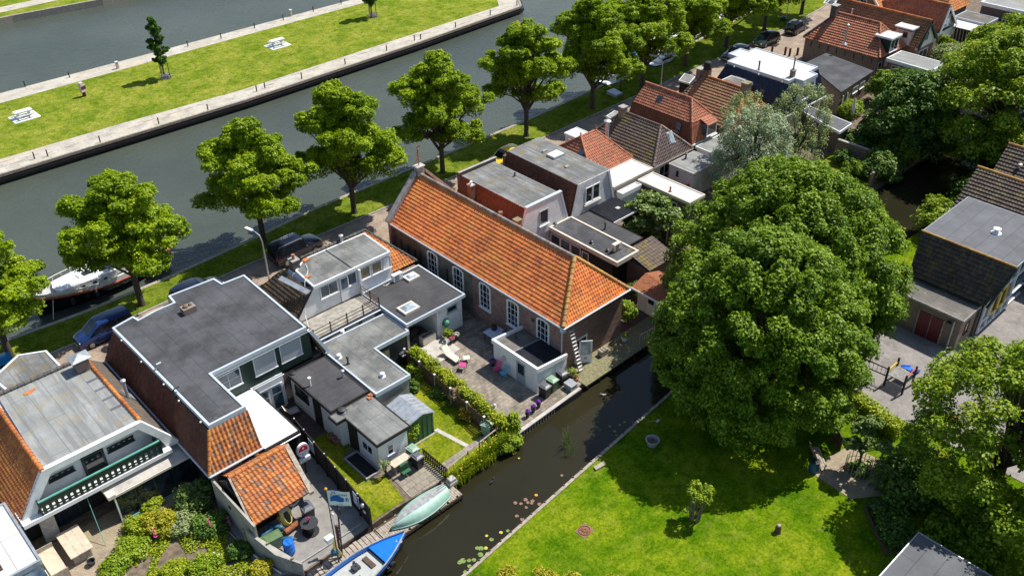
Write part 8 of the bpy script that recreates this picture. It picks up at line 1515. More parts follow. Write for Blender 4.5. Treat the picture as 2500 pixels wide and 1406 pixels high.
mb.build('leg', 'bwd', t, w=0); MB().slab((0.4, -0.6, 0.38), (0.55, -0.3, 0), (0.3, 0.5, 0), (0, 0, 0.06)).build('cushion', 'cushion_cream', t, w=0)
t.scale = (.75, .75, .8)
t = thing('garden_chair', 'dark metal garden chair with pink cushion beside the hedge', 'chair', (*W(1130, 902), 0), 0.6); MB().box(-.22, -.22, .42, .22, .22, .48).build('seat', 'petal_pink', t, w=0); MB().tube([(-.22, .22, 0), (-.22, .25, .95), (.22, .25, .95), (.22, .22, 0)], 0.02, 6).tube([(-.22, -.22, 0), (-.22, -.22, .45)], 0.02, 6).tube([(.22, -.22, 0), (.22, -.22, .45)], 0.02, 6).build('frame', 'bkp', t, w=0)
for i, (px, py) in enumerate([(1288, 1018), (1302, 1006), (1315, 994)]): flowers('flower_pot', ('purple petunia pot at the patio edge, closest to the hedge', 'middle purple petunia pot on the patio edge above the water', 'purple petunia pot at the patio edge, closest to the bins')[i], 'plant pot', *W(px, py), 0.01, 0.17, 0.3, 'petal_purple', 'dark_leaf', 'dgp', 0.15, 0.36, 90, 80 + i, 0.11)
t = thing('hose_reel', 'round green hose reel on the white annex wall', 'hose reel', (-3.0, 9.85, 1.15)); MB().tube([(0, 0.1, 0), (0, -0.12, 0)], 0.3, 18).build('drum', 'shed_green', t, w=0); MB().ball((0, -0.12, 0.05), 0.24, 12, 1, 1, 0.5).build('cover', 'teal_paint', t, w=0, sm=1); MB().tube([(0.05, -0.05, -0.3), (0.0, -0.08, -0.8), (0.08, -0.03, -1.1)], 0.025, 6).build('hose', 'cushion_cream', t, w=0)
t = thing('garden_planter', 'cream low planter box at the hedge end below the annex', 'planter', (*W(1045, 835), 0), 0.0); MB().box(-0.6, -0.25, 0, 0.6, 0.25, 0.7).build('box', 'cream_wall', t, w=0); MB().box(-0.5, -0.15, 0.7, 0.5, 0.15, 0.73).build('soil', 'soil', t, w=0)
t = thing('motor_scooter', 'dark covered scooter parked under the annex overhang', 'scooter', (-5.0, 11.2, 0.05), 0.3); MB().ball((0, 0, 0.6), 0.55, 12, 0.75, 1.3, 0.6).build('cover', 'soot', t, w=0, sm=1)
for x in (-0.55, 0.55): MB().tube([(x, -0.06, 0.25), (x, 0.06, 0.25)], 0.25, 12).build('wheel', 'rubber', t, w=0)
for i, (x, y, nm) in enumerate([(-16.0, 10.2, 'striped deck chair nearest the patio doors in the brown courtyard'), (-17.2, 10.4, 'striped lounger lying flat beside the white canopy edge')]):
    t = thing('deck_chair', nm, 'chair', (x, y, 0.03), 0.2 * i + 1.4); MB().box(-0.3, -0.3, 0.35, 0.3, 0.3, 0.39).build('seat', 'cushion_cream', t, w=0); MB().slab((-0.3, 0.3, 0.37), (0.6, 0, 0), (0, 0.35, 0.5 if i == 0 else 0.06), (0, 0.03, 0)).build('backrest', 'cushion_cream', t, w=0); mb = MB()
    for k in range(4): mb.box(-0.28 + 0.16 * k, -0.3, 0.39, -0.22 + 0.16 * k, 0.3, 0.394)
    mb.build('stripe', 'sign_blue', t, w=0); MB().box(-.3, -.3, 0, -.26, -.26, .35).box(.26, -.3, 0, .3, -.26, .35).box(-.3, .26, 0, -.26, .3, .35).box(.26, .26, 0, .3, .3, .35).build('leg', 'bwd', t, w=0)
t = tag(MB().box(-0.45, -0.35, 0, 0.45, 0.35, 0.04).box(-0.35, -0.25, 0.04, 0.35, 0.25, 0.05).build('door_mat', 'dgp'), 'dark rectangular mat on the brown courtyard paving', 'mat'); t.location = (-16.7, 9.1, 0.025)
for i, (px, py) in enumerate([(811, 1074), (823, 1083)]): x, y = W(px, py); t = thing('flower_pot', ('empty terracotta pot closer to the outbuilding door', 'empty terracotta pot closer to the lawn, front of the pair')[i], 'plant pot', (x, y, 0.03)); MB().lathe((0, 0, 0), [(0.17, 0), (0.25, 0.38), (0.28, 0.38), (0.28, 0.46), (0.23, 0.46), (0.2, 0.3)], 16).build('pot', 'terracotta', t, w=0, sm=1); MB().lathe((0, 0, 0.3), [(0.2, 0), (0.2, 0.02)], 12).build('soil', 'soil', t, w=0)
t = thing('raised_bed', 'sunken black rubber bed with grey kerb against the white outbuilding', 'planter', (-15.5, 3.1, 0)); MB().box(-15.95, 1.95, 0.0, -15.0, 4.25, 0.1).build('bed', 'charcoal_mat', t); trim_ring(MB(), [(-16.05, 1.85), (-14.98, 1.85), (-14.98, 4.35), (-16.05, 4.35)], 0.0, 0.2, 0.1).build('kerb', 'stone_grey', t)
bush('potted_olive', 'thin grey leaved sapling at the corner of the sunken black bed', 'sapling', -14.95, 1.35, 0.7, 0.35, 0.35, 0.8, 'olive_leaf', 0.09, 7, 300, 72)
t = thing('plank_table', 'long pale plank table piled with oddments behind the white outbuilding', 'table', (-13.6, 1.25, 0.03), 0.02); MB().box(-0.95, -0.3, 0.72, 0.95, 0.3, 0.77).build('tabletop', 'pale_wood', t, w=0)
for x in (-.8, .8): MB().box(x - .04, -.25, 0, x + .04, .25, .72).build('leg', 'gwd', t, w=0)
t = thing('storage_bag', 'dark green folded garden chair under the plank table', 'chair', (-14.0, 0.75, 0.03)); MB().box(-0.3, -0.12, 0.1, 0.3, 0.0, 0.95).build('backrest', 'shed_green', t, w=0); mb = MB()
for k in range(6): mb.box(-0.27, -0.14, 0.2 + k * 0.12, 0.27, -0.12, 0.26 + k * 0.12)
mb.build('slat', 'dgreen', t, w=0); MB().box(-0.3, -0.4, 0.4, 0.3, -0.12, 0.45).build('seat', 'shed_green', t, w=0); MB().box(-0.28, -0.38, 0, -0.24, -0.34, 0.4).box(0.24, -0.38, 0, 0.28, -0.34, 0.4).build('leg', 'shed_green', t, w=0)
t = thing('stone_block', 'pale stacked stone blocks at the landing corner', 'stones', (-12.35, -1.9, 0.0)); MB().box(-0.3, -0.25, 0, 0.3, 0.25, 0.25).box(-0.22, -0.2, 0.26, 0.2, 0.2, 0.48).build('block', 'conc', t, w=0)
# wooden table and bench of house B
t = thing('garden_table', 'heavy pale plank table on the sandy terrace', 'table', (-31.2, 8.9, 0.02), 0.0); mb = MB()
for k in range(3): mb.box(-0.62 + 0.42 * k, -1.15, 0.72, -0.21 + 0.42 * k, 1.15, 0.78)
mb.build('tabletop', 'pale_wood', t, w=0)
for y in (-.9, .9): MB().box(-.5, y - .06, 0, .5, y + .06, .72).build('leg', 'gwd', t, w=0)
t = thing('garden_bench', 'deep box like plank bench left of the heavy plank table', 'bench', (-32.6, 8.6, 0.02)); MB().box(-0.42, -1.15, 0.3, 0.42, 1.15, 0.42).build('seat', 'pale_wood', t, w=0)
for y in (-1.2, 1.15): MB().box(-.45, y, 0, .45, y + .06, .72).build('armrest', 'gwd', t, w=0)
t = thing('bucket', 'black bucket on the ground at the table end', 'bucket', (-31.0, 7.35, 0.02)); MB().lathe((0, 0, 0), [(0.16, 0), (0.22, 0.32), (0.24, 0.33), (0.2, 0.33), (0.17, 0.1)], 14).build('pail', 'dgp', t, w=0, sm=1); MB().tube([(0.21 * math.cos(q), 0.12, 0.33 + 0.1 * math.sin(q)) for q in [j * PI / 6 for j in range(7)]], 0.01, 5).build('handle', 'galv', t, w=0)
t = thing('folded_parasol', 'folded grey sunshade leaning under the balcony edge', 'parasol', (-32.3, 10.6, 0.0)); MB().slab((0, 0, 0.1), (0.05, 0, 2.0), (0.8, -0.2, 0), (0.0, 0.08, 0)).build('cloth', 'stone_grey', t, w=0); MB().tube([(0.4, 0, 0), (0.45, 0, 2.1)], 0.025, 6).build('pole', 'wpt', t, w=0)
x, y = W(290, 1290); tag(MB().tube([(-29.6, 10.0, 2.3), (-29.9, 8.1, 0.05)], 0.018, 5).build('green_cord', 'teal_paint'), 'thin green cord stretched from balcony to the terrace', 'cord')
x, y = W(2078, 292); t = thing('folded_parasol', 'closed white parasol with dark stripe standing in the garden shrubs', 'parasol', (x, y, 0)); MB().lathe((0, 0, 0.4), [(0.05, 0), (0.24, 0.2), (0.2, 1.2), (0.05, 2.0)], 10).build('cloth', 'petal_white', t, w=0); MB().tube([(0, 0, 0), (0, 0, 2.5)], 0.03, 6).build('pole', 'pale_wood', t, w=0); MB().lathe((0.03, 0, 0.5), [(0.1, 0), (0.235, 0.25), (0.18, 0.5)], 10).build('band', 'wine_red', t, w=0)
x, y = W(1602, 595); t = thing('bird_table', 'round white topped bird bath on a thin post near the mossy shed', 'bird bath', (x, y, 0)); MB().tube([(0, 0, 0), (0, 0, 1.5)], 0.05, 6).build('post', 'pale_wood', t, w=0); MB().lathe((0, 0, 1.5), [(0.1, 0), (0.26, 0.08), (0.26, 0.1)], 14).build('dish', 'petal_white', t, w=0)
# ladder at the church corner
t = thing('ladder', 'white wooden ladder leaning on the church corner beside the open door', 'ladder', (1.05, 0.3, 0)); mb = MB(); l0, l1 = Vector((0.95, -0.05, 0.05)), Vector((0.5, 0.66, 3.7))
for s in (0, 0.38): MB().tube([l0 + Vector((s, 0, 0)), l1 + Vector((s, 0, 0))], 0.03, 5).build('rail', 'stone_grey', t)
for k in range(12): p = l0.lerp(l1, (k + 0.5) / 12.2); mb.slab(p + Vector((0.0, -0.06, 0)), (0.38, 0, 0), (0, 0.1, 0), (0, 0, 0.03))
mb.build('rung', 'petal_white', t)
flowers('plant_pot', 'terracotta pot with small plant at the foot of the ladder', 'plant pot', *W(1406, 930), 0.03, 0.2, 0.4, None, 'bright_leaf', 'terracotta', 0.2, 0.3, 90, 91); flowers('plant_pot', 'bushy green potted plant beside the ladder and the black bin', 'plant pot', *W(1394, 922), 0.03, 0.36, 0.7, None, 'bright_leaf', 'dgp', 0.22, 0.3, 200, 92); flowers('plant_pot', 'yellow green grassy plant in a tub at the far church corner on the deck', 'plant pot', *W(1524, 832), 0.03, 0.35, 0.5, None, 'bright_leaf', 'wpt', 0.24, 0.3, 180, 93)
t = thing('log_pile', 'round pale log ends stacked on the deck against the brick', 'logs', (*W(1480, 868), 0.03)); g = random.Random(5); mb = MB()
for i in range(7): mb.tube([(0.25 * (i % 4) - 0.4, 0.0, 0.14 + 0.26 * (i // 4)), (0.25 * (i % 4) - 0.35, 0.45, 0.14 + 0.26 * (i // 4))], 0.12, 9)
mb.build('log', 'gwd', t, w=0); x, y = W(1398, 948); t = thing('water_tank', 'low grey concrete box at the deck corner by the bins', 'box', (x - 0.1, y + 0.1, 0.0)); MB().box(-0.3, -0.35, 0, 0.3, 0.35, 0.45).build('box', 'stone_grey', t, w=0); MB().box(-0.33, -0.38, 0.45, 0.33, 0.38, 0.5).build('lid', 'zinc', t, w=0)
bush('wall_climber', 'leafy climber at the far corner of the church by the alley', 'climber', *W(1533, 790), 0.2, 0.45, 0.6, 2.2, 'bright_leaf', 0.16, 12, 500, 94)
bush('ivy_bush', 'ivy hanging below the grey flat roof behind the church hip', 'bush', 11.2, 3.4, 0, 0.9, 0.8, 1.7, 'fig_leaf', 0.16, 12, 500, 95)
# ================================================================ lawn things
x, y = W(1592, 1085); t = thing('zinc_tub', 'round zinc tub half in the tree shade on the lawn', 'tub', (x, y, 0)); MB().lathe((0, 0, 0), [(0.32, 0), (0.42, 0.4), (0.46, 0.42), (0.46, 0.45), (0.39, 0.45), (0.36, 0.15)], 22).build('tub', 'galv', t, w=0, sm=1); MB().lathe((0, 0, 0.12), [(0.35, 0), (0.36, 0.05)], 18).build('water', 'soil', t, w=0)
x, y = W(1427, 1295); t = thing('drain_cover', 'round rusty cast grate on a square brick surround in the lawn', 'drain cover', (x, y, 0)); MB().box(-0.44, -0.38, 0, 0.44, 0.38, 0.02).build('surround', 'terracotta_dark', t, w=0); mb = MB().tube([(0.35 * math.cos(q), 0.35 * math.sin(q), 0.035) for q in [j * PI / 10 for j in range(21)]], 0.03, 6)
for k in range(14): a = k * PI / 7; mb.slab((0.12 * math.cos(a), 0.12 * math.sin(a), 0.02), (0.2 * math.cos(a), 0.2 * math.sin(a), 0), (-0.03 * math.sin(a), 0.03 * math.cos(a), 0), (0, 0, 0.03))
mb.tube([(0.1 * math.cos(q), 0.1 * math.sin(q), 0.035) for q in [j * PI / 5 for j in range(11)]], 0.03, 6).build('grate', 'rust', t, w=0)
x, y = W(1898, 1298); t = thing('tree_stump', 'short dark weathered stump standing alone on the lawn', 'stump', (x, y, 0)); MB().lathe((0, 0, -0.05), [(0.24, 0), (0.18, 0.15), (0.17, 0.45), (0.13, 0.6)], 11).build('trunk', 'bwd', t, w=0, sm=1); MB().ball((0.02, 0, 0.56), 0.12, 8, 0.4).build('top', 'gwd', t, w=0)
x, y = W(1605, 1030); t = thing('garden_rake', 'abandoned rake with pinkish head lying by the water edge', 'rake', (x, y, 0.06)); MB().tube([(-0.5, 0.45, 0.0), (-0.02, 0.04, 0.02)], 0.02, 5).build('handle', 'gwd', t, w=0); MB().box(-0.1, -0.08, 0, 0.16, 0.08, 0.07).build('head', 'pinkish_wall', t, w=0)
x, y = W(1455, 1150); tag(MB().slab((0, 0, 0.05), (0.8, -0.1, 0), (0.1, 0.3, 0), (0, 0, 0.08)).build('driftwood_board', 'gwd'), 'loose grey board lying on the lawn bank', 'board').location = (x, y, 0)
x, y = W(1695, 1268); g = np.random.default_rng(8); t = thing('pollard_shrub', 'small pollarded shrub with bare stems standing alone on the lawn', 'tree', (x, y, 0)); mb = MB(); cs, rs = [], []
for i in range(12):
    q = i * 2.4; a = 0.1 + 0.25 * g.random(); top = (x + 0.2 + 0.65 * math.cos(q) * g.uniform(.4, 1), y + 0.55 * math.sin(q), 1.7 + g.random() * 0.8); mb.tube([(x + a * math.cos(q) * 0.8, y + a * math.sin(q) * 0.8, -0.05), (x + 0.35 * math.cos(q), y + 0.35 * math.sin(q), 0.8), top], [0.05, 0.04, 0.02], 6); cs.append(top); rs.append(0.33 * g.uniform(.8, 1.2))
cs.append((x - 0.9, y + 0.1, 1.5)); rs.append(0.25)
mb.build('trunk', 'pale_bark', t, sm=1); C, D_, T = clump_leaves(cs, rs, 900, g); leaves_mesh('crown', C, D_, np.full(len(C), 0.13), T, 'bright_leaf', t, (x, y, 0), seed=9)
for i, (px, py) in enumerate([(1240, 1406), (1330, 1420), (1400, 1425), (1490, 1440)]):
    x, y = W(px, py + 18, 1.0); bush('willow_shoot', ('leftmost pale willow tip rising from the bottom edge over the lawn', 'second pale willow tip at the bottom edge', 'third pale willow tip at the bottom edge', 'rightmost pale willow tip at the bottom edge')[i], 'willow', x, y, 0.6, 0.75, 0.75, 2.2, 'yellow_leaf', 0.13, 12, 260, 120 + i, cr=0.33)
# small tree with guard and bench by the school path
x, y = W(2092, 1150); row_tree('young_tree', 'young tree with picket guard on the brick path beside the hedge', x, y, 4.6, 1.3, 141, z0=1.4, mat='fig_leaf', nc=30, per=2200, leaf=0.17, r0=0.09); t = thing('tree_guard', 'ring of grey pickets round the young tree', 'tree guard', (x, y, 0)); mb = MB()
for k in range(18): a = k * PI / 9; mb.slab((0.75 * math.cos(a) - .04, 0.75 * math.sin(a), 0.02), (.08, 0, 0), (0, .025, 0), (0, 0, 1.05))
mb.build('pickets', 'gwd', t, w=0); MB().tube([(0.75 * math.cos(q), 0.75 * math.sin(q), 0.6) for q in [j * PI / 9 for j in range(19)]], 0.02, 5).build('ring', 'bwd', t, w=0)
bush('grass_tuft', 'dark tuft of undergrowth inside the picket guard', 'undergrowth', x, y, 0, 0.65, 0.65, 0.5, 'dark_leaf', 0.12, 9, 700, 143, stem=False)
t = thing('park_bench', 'weathered bench on the sunny brick path under the ash', 'bench', (*W(1995, 1128), 0.03), 0.85); mb = MB()
for k in range(4): mb.box(-0.85, -0.28 + 0.14 * k, 0.42, 0.85, -0.17 + 0.14 * k, 0.46)
mb.build('seat', 'gwd', t, w=0); mb = MB()
for k in range(3): mb.box(-0.85, 0.3 + 0.03 * k, 0.55 + 0.14 * k, 0.85, 0.33 + 0.03 * k, 0.65 + 0.14 * k)
mb.build('backrest', 'gwd', t, w=0)
for s in (-.7, .7): MB().box(s - .03, -.25, 0, s + .03, -.2, .42).box(s - .03, .28, 0, s + .03, .33, .95).build('leg', 'bkp', t, w=0)
t = thing('water_butt', 'dark round water butt at the shaded path corner', 'barrel', (*W(1985, 1150), 0.0)); MB().lathe((0, 0, 0), [(0.28, 0), (0.33, 0.4), (0.3, 0.85), (0.27, 0.85)], 16).build('drum', 'cylinder_blue', t, w=0, sm=1); MB().lathe((0, 0, 0.85), [(0.3, 0), (0.3, 0.04)], 16).build('lid', 'bkp', t, w=0)
t = thing('compost_barrel', 'black barrel with grey lid beside the vegetable bed', 'barrel', (*W(2135, 1248), 0.0)); MB().lathe((0, 0, 0), [(0.36, 0), (0.36, 0.6), (0.3, 0.62)], 16).build('drum', 'bkp', t, w=0, sm=1); MB().lathe((0, 0, 0.62), [(0.3, 0), (0.12, 0.06)], 16).build('lid', 'dgp', t, w=0)
t = thing('plank_screen', 'leaning brown plank gate in the shade by the ash trunk', 'gate', (*W(2040, 1080), 0.0), 0.9); mb = MB()
for k in range(8): mb.box(-0.8 + 0.2 * k, 0, 0, -0.63 + 0.2 * k, 0.05, 1.1)
mb.build('boards', 'bwd', t, w=0); MB().box(-0.8, 0.05, 0.25, 0.8, 0.09, 0.33).box(-0.8, 0.05, 0.8, 0.8, 0.09, 0.88).build('rail', 'bwd', t, w=0)
lg = thing('box_hedge', 'clipped green hedge strip between playground and path', 'hedge', (11.4, -16.5, 0)); g = np.random.default_rng(15); n_ = 5200; f_ = g.random(n_); C = np.stack([11.9 - 1.6 * f_ * 0.6 + g.uniform(-.5, .5, n_), -14.2 - 4.6 * f_, g.uniform(0.1, 1.3, n_)], 1); leaves_mesh('crown', C, np.tile([0, 0, 1.0], (n_, 1)), np.full(n_, 0.16), g.normal(.55, .2, n_), 'hedge_leaf', lg, (11.4, -16.5, 0), seed=16); mb = MB()
for k in range(6): mb.tube([(11.9 - 0.16 * k, -14.2 - 0.9 * k, -0.05), (11.9 - 0.16 * k, -14.2 - 0.9 * k, 0.6)], 0.03, 5)
mb.build('stem', 'bark', lg)
vb = thing('vegetable_bed', 'dark planted bed edged with planks beside the slate garage', 'flower bed', (3.0, -22.0, 0)); MB().prism([(4.3, -20.3), (1.9, -22.9), (3.4, -24.0), (6.2, -21.6)], -0.05, 0.1).build('soil', 'soil', vb); g = np.random.default_rng(17); n_ = 2600; a_, b_ = g.random(n_), g.random(n_); C = np.stack([4.3 + a_ * -2.4 + b_ * 1.7, -20.3 - a_ * 2.6 - b_ * 1.2, g.uniform(0.1, 0.75, n_)], 1); leaves_mesh('plants', C, np.tile([0, 0, 1.0], (n_, 1)), np.full(n_, 0.2), g.normal(.5, .2, n_), 'dark_leaf', vb, (3.0, -22.0, 0), seed=18); MB().slab((4.25, -20.3, 0), (-2.45, -2.7, 0), (-0.06, 0.05, 0), (0, 0, 0.25)).build('edging', 'bwd', vb)
bush('garden_shrub', 'dark shrub in the deep shade between path and loose ash', 'bush', *W(2235, 1190), 0, 2.4, 2.2, 2.0, 'dark_leaf', 0.22, 18, 500, 145); bush('garden_shrub', 'leafy shrub below the slate garage roof edge at the lower right', 'bush', 5.2, -26.0, 0, 2.0, 2.0, 2.4, 'ash_leaf', 0.22, 20, 500, 146)
# playground frame
pgx, pgy = 15.9, -16.2; t = thing('climbing_frame', 'dark timber climbing frame with slatted platform and blue slide', 'playground frame', (pgx, pgy, 0)); 
for sx, sy in ((-.7, -.65), (.7, -.65), (-.7, .65), (.7, .65)): MB().box(sx - .06, sy - .06, 0, sx + .06, sy + .06, 1.7).build('post', 'soot', t, w=0)
mb = MB()
for k in range(11): mb.box(-.66 + .12 * k, -.6, 1.0, -.58 + .12 * k, .6, 1.05)
mb.build('platform', 'stone_grey', t, w=0); MB().box(-.7, .62, 1.25, .7, .68, 1.45).build('yellow_board', 'yellow_paint', t, w=0); MB().box(-.75, -.66, 1.55, .75, -.6, 1.6).build('red_rail', 'red_paint', t, w=0)
MB().slab((.7, -.35, 1.05), (1.7, 0, -1.0), (0, .7, 0), (0, 0, .05)).slab((.7, -.38, 1.05), (1.7, 0, -1.0), (0, .05, 0), (0, 0, .22)).slab((.7, .33, 1.05), (1.7, 0, -1.0), (0, .05, 0), (0, 0, .22)).build('slide', 'barrel_blue', t, w=0); mb = MB()
for z in (0.5, 1.1): mb.tube([(-.7, .6, z + .4), (-.9, 2.6, z + .4)], 0.05, 6)
for k in range(6): mb.tube([(-.72, .8 + .3 * k, .9), (-.72, .8 + .3 * k, 1.5)], 0.015, 4)
mb.build('rope_net', 'dgp', t, w=0)
for i, (px, py) in enumerate([(2330, 1025), (2395, 1045)]): x, y = W(px, py, 0.5); t = thing('play_spring', ('red play animal glimpsed through the ash left of its twin', 'red play seat glimpsed through the ash at the right')[i], 'play equipment', (x, y, 0)); MB().lathe((0, 0, 0), [(0.12, 0), (0.08, 0.1), (0.12, 0.2), (0.08, 0.3)], 10).build('spring', 'steel', t, w=0); MB().ball((0, 0, 0.55), 0.35, 10, 0.6, 1.3, 0.5).build('seat', 'red_paint', t, w=0)
# ================================================================ hedge, iris, shrubs of the middle gardens
hg = thing('garden_hedge', 'long lime green flowering hedge between church patio and small lawn', 'hedge', (-7, 4, 0)); g = np.random.default_rng(21); cs, rs = [], []
for i in range(60): f = i / 59; cs.append((-6.75 - 0.35 * f + g.normal(0, .14), 9.0 - 10.2 * f + g.normal(0, .1), 0.95 + g.normal(0, .22) + 0.15 * math.sin(f * 14))); rs.append(g.uniform(.33, .52))
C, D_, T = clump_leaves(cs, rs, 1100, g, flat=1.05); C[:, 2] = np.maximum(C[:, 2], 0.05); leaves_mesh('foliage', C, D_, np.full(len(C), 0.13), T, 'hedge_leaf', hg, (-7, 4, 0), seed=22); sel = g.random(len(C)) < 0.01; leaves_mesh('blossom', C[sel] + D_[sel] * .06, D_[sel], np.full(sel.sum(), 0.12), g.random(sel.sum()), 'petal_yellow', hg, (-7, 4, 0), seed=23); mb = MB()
for i in range(14): mb.tube([(-6.8 - .025 * i, 8.9 - .75 * i, -.05), (-6.8 - .025 * i, 8.9 - .75 * i, .8)], 0.03, 5)
mb.build('stem', 'bark', hg)
bush('round_topiary', 'round bronze topiary ball on a short stem by the paling fence', 'topiary', *W(1117, 990), 0.75, 0.5, 0.5, 0.9, 'bronze_leaf', 0.07, 14, 1500, 151); bush('red_shrub', 'small red and yellow leaved shrub below the bronze topiary', 'shrub', *W(1142, 1022), 0.1, 0.55, 0.55, 0.9, 'red_leaf', 0.11, 12, 800, 152)
bush('rose_shrub', 'leafy shrub with pale roses climbing on the green metal shed', 'shrub', *W(1003, 1075), 0.2, 0.45, 0.6, 1.9, 'bright_leaf', 0.14, 12, 500, 153); bush('border_shrub', 'green border plants where hedge meets the black outdoor wall', 'shrub', *W(1020, 915), 0.0, 0.55, 0.8, 1.0, 'bright_leaf', 0.13, 12, 600, 154); bush('border_shrub', 'shady green border plants halfway along the paling fence', 'shrub', *W(1075, 965), 0.0, 0.45, 0.7, 0.8, 'dark_leaf', 0.12, 10, 600, 155); bush('border_shrub', 'low plants with pink blooms beside the grey roofed outbuilding corner', 'shrub', *W(1010, 950), 0.0, 0.3, 0.5, 0.7, 'dark_leaf', 0.12, 10, 600, 156); bush('border_shrub', 'green plants at the water end of the paling fence', 'shrub', *W(1185, 1030), 0.0, 0.4, 0.5, 0.8, 'dark_leaf', 0.12, 10, 600, 157); bush('vine_plant', 'white flowered vine where hedge meets the water', 'climber', -6.55, -1.2, 0.1, 0.5, 0.5, 1.6, 'bright_leaf', 0.13, 12, 500, 158)
x, y = W(1207, 1025); t = thing('garden_statue', 'pale garden sculpture on a dark post at the hedge end', 'statue', (x, y, 0)); MB().tube([(0, 0, 0), (0, 0, .9)], 0.12, 9).build('post', 'soot', t, w=0); MB().ball((0, 0, 1.05), 0.17, 10, 1.2).ball((.02, -.02, 1.3), .12, 9, 1.1).ball((.13, 0, 1.15), .08, 8).build('figure', 'pinkish_wall', t, w=0, sm=1)
def blades(name, label, cat, pts, n, h, mat, seed, spread=.3, petal=None, wd=.05, kind=None, group=None):
    g = np.random.default_rng(seed); x0, y0 = pts[0]; t = thing(name, label, cat, (x0, y0, 0), 0, group); vs, fs, uv = [], [], []; pc = []
    for i in range(n):
        px, py = pts[i % len(pts)]; px += g.normal(0, spread); py += g.normal(0, spread * .7); a = g.random() * 6.28; hh = h * g.uniform(.6, 1.1); ln = g.uniform(.15, .55) * hh; dx, dy = math.cos(a), math.sin(a); k = len(vs); z0 = -0.35 if py < -1.75 else 0
        for f, w_ in ((0, 1), (.55, .8), (1, .1)): bx_, by_, bz = px + dx * ln * f * f, py + dy * ln * f * f, z0 + hh * f * (1 - .18 * f * f); vs += [(bx_ - dy * wd * w_ / 2, by_ + dx * wd * w_ / 2, bz), (bx_ + dy * wd * w_ / 2, by_ - dx * wd * w_ / 2, bz)]
        fs += [(k, k + 1, k + 3, k + 2), (k + 2, k + 3, k + 5, k + 4)]; r_ = float(np.clip(g.normal(.5, .2), .02, .98)); uv += [(r_, 0)] * 8
        if petal and g.random() < .025: pc.append((px + dx * ln * .5, py + dy * ln * .5, z0 + hh * .95))
    mb = MB().add(vs, fs); mb.uv = uv; mb.build('blades', mat, t)
    if pc: leaves_mesh('petals', np.array(pc), np.tile([0, 0, 1.0], (len(pc), 1)), np.full(len(pc), .13), g.random(len(pc)), petal, t, (x0, y0, 0), seed=seed)
    return t
blades('iris_plant', 'yellow flag iris thicket hanging over the ditch below the pole rail', 'iris', [(-12 + i * .36, -1.75 - .12 * math.sin(i)) for i in range(8)], 900, 1.0, 'hedge_leaf', 31, .22, 'petal_yellow'); blades('iris_plant', 'taller iris and reed clump near the green bin at the rail end', 'iris', [(-9.2 + i * .35, -1.6) for i in range(7)], 700, 1.1, 'bright_leaf', 32, .22, 'petal_yellow'); blades('reed_tuft', 'thin reeds standing in the open water of the ditch', 'reeds', [(-4.7, -4.2), (-4.3, -4.0), (-5.0, -4.9)], 50, 1.3, 'dark_leaf', 33, .1, wd=.03)
bush('bank_plants', 'leafy bank plants tumbling from the hedge end into the ditch', 'bank plants', -7.4, -1.8, -0.4, .8, .5, .9, 'bright_leaf', .13, 14, 600, 159, stem=False)
# lily pads: each its own thing
pads = [(1258, 1292, 'lily_yellow', .1), (1188, 1307, 'lily_yellow', .11), (1223, 1299, 'lily_yellow', .13), (1240, 1295, 'lily_pad', .13), (1200, 1316, 'lily_pad', .16), (1186, 1337, 'lily_yellow', .14), (1174, 1338, 'lily_pad', .2), (1165, 1337, 'lily_pad', .15), (1228, 1318, 'lily_pad', .14), (1173, 1353, 'lily_pad', .2), (1190, 1351, 'lily_pad', .15), (1130, 1368, 'lily_pad', .22), (1145, 1367, 'lily_pad', .15), (1157, 1366, 'lily_pad', .16), (1146, 1381, 'lily_pad', .15), (1137, 1396, 'lily_pad', .18), (1122, 1372, 'lily_pad', .17), (1252, 1098, 'lily_yellow', .16), (1256, 1105, 'lily_yellow', .2), (1267, 1118, 'lily_yellow', .08),
        (1258, 1227, 'lily_rust', .15), (1272, 1229, 'lily_rust', .13), (1289, 1226, 'lily_rust', .13), (1300, 1222, 'lily_rust', .15), (1298, 1228, 'lily_rust', .12), (1317, 1230, 'lily_rust', .15), (1285, 1238, 'lily_rust', .12), (1283, 1219, 'lily_rust', .16), (1309, 1208, 'buoy_orange', .12), (1372, 1160, 'lily_rust', .12), (1275, 1267, 'lily_rust', .15), (1280, 1272, 'lily_rust', .13), (1262, 1259, 'lily_rust', .14), (1489, 1040, 'lily_pad', .12), (1500, 1052, 'lily_pad', .14), (1513, 1037, 'lily_pad', .12), (1525, 1030, 'lily_pad', .13), (1505, 1062, 'lily_pad', .1)]
protos = {}; lab = {'lily_yellow': 'yellowing lily pads floating in the lower part of the ditch', 'lily_pad': 'green lily pads floating on the ditch', 'lily_rust': 'rusty pink rimmed lily pads clustered in mid ditch', 'buoy_orange': 'single orange leaf among the rusty lily pads'}
for i, (px, py, m, r_) in enumerate(pads):
    x, y = W(px, py, -0.48)
    if m not in protos:
        n_ = 14; P = [(math.cos(.25 + 5.8 * k / n_), math.sin(.25 + 5.8 * k / n_), 0.012) for k in range(n_ + 1)] + [(0, 0, 0.006)]; o = MB().ext(P, (0, 0, -0.03)).build('lily_pad', m); tag(o, lab[m], 'lily pad', m.replace('lily_', '') .replace('buoy_', '') + ' coloured lily pads' if m != 'buoy_orange' else None); protos[m] = o
    else: o = protos[m].copy(); COL.objects.link(o)
    o.location = (x, y, -0.485); r_ *= .82; o.scale = (r_, r_, 1); o.rotation_euler = (0, 0, i * 1.7)
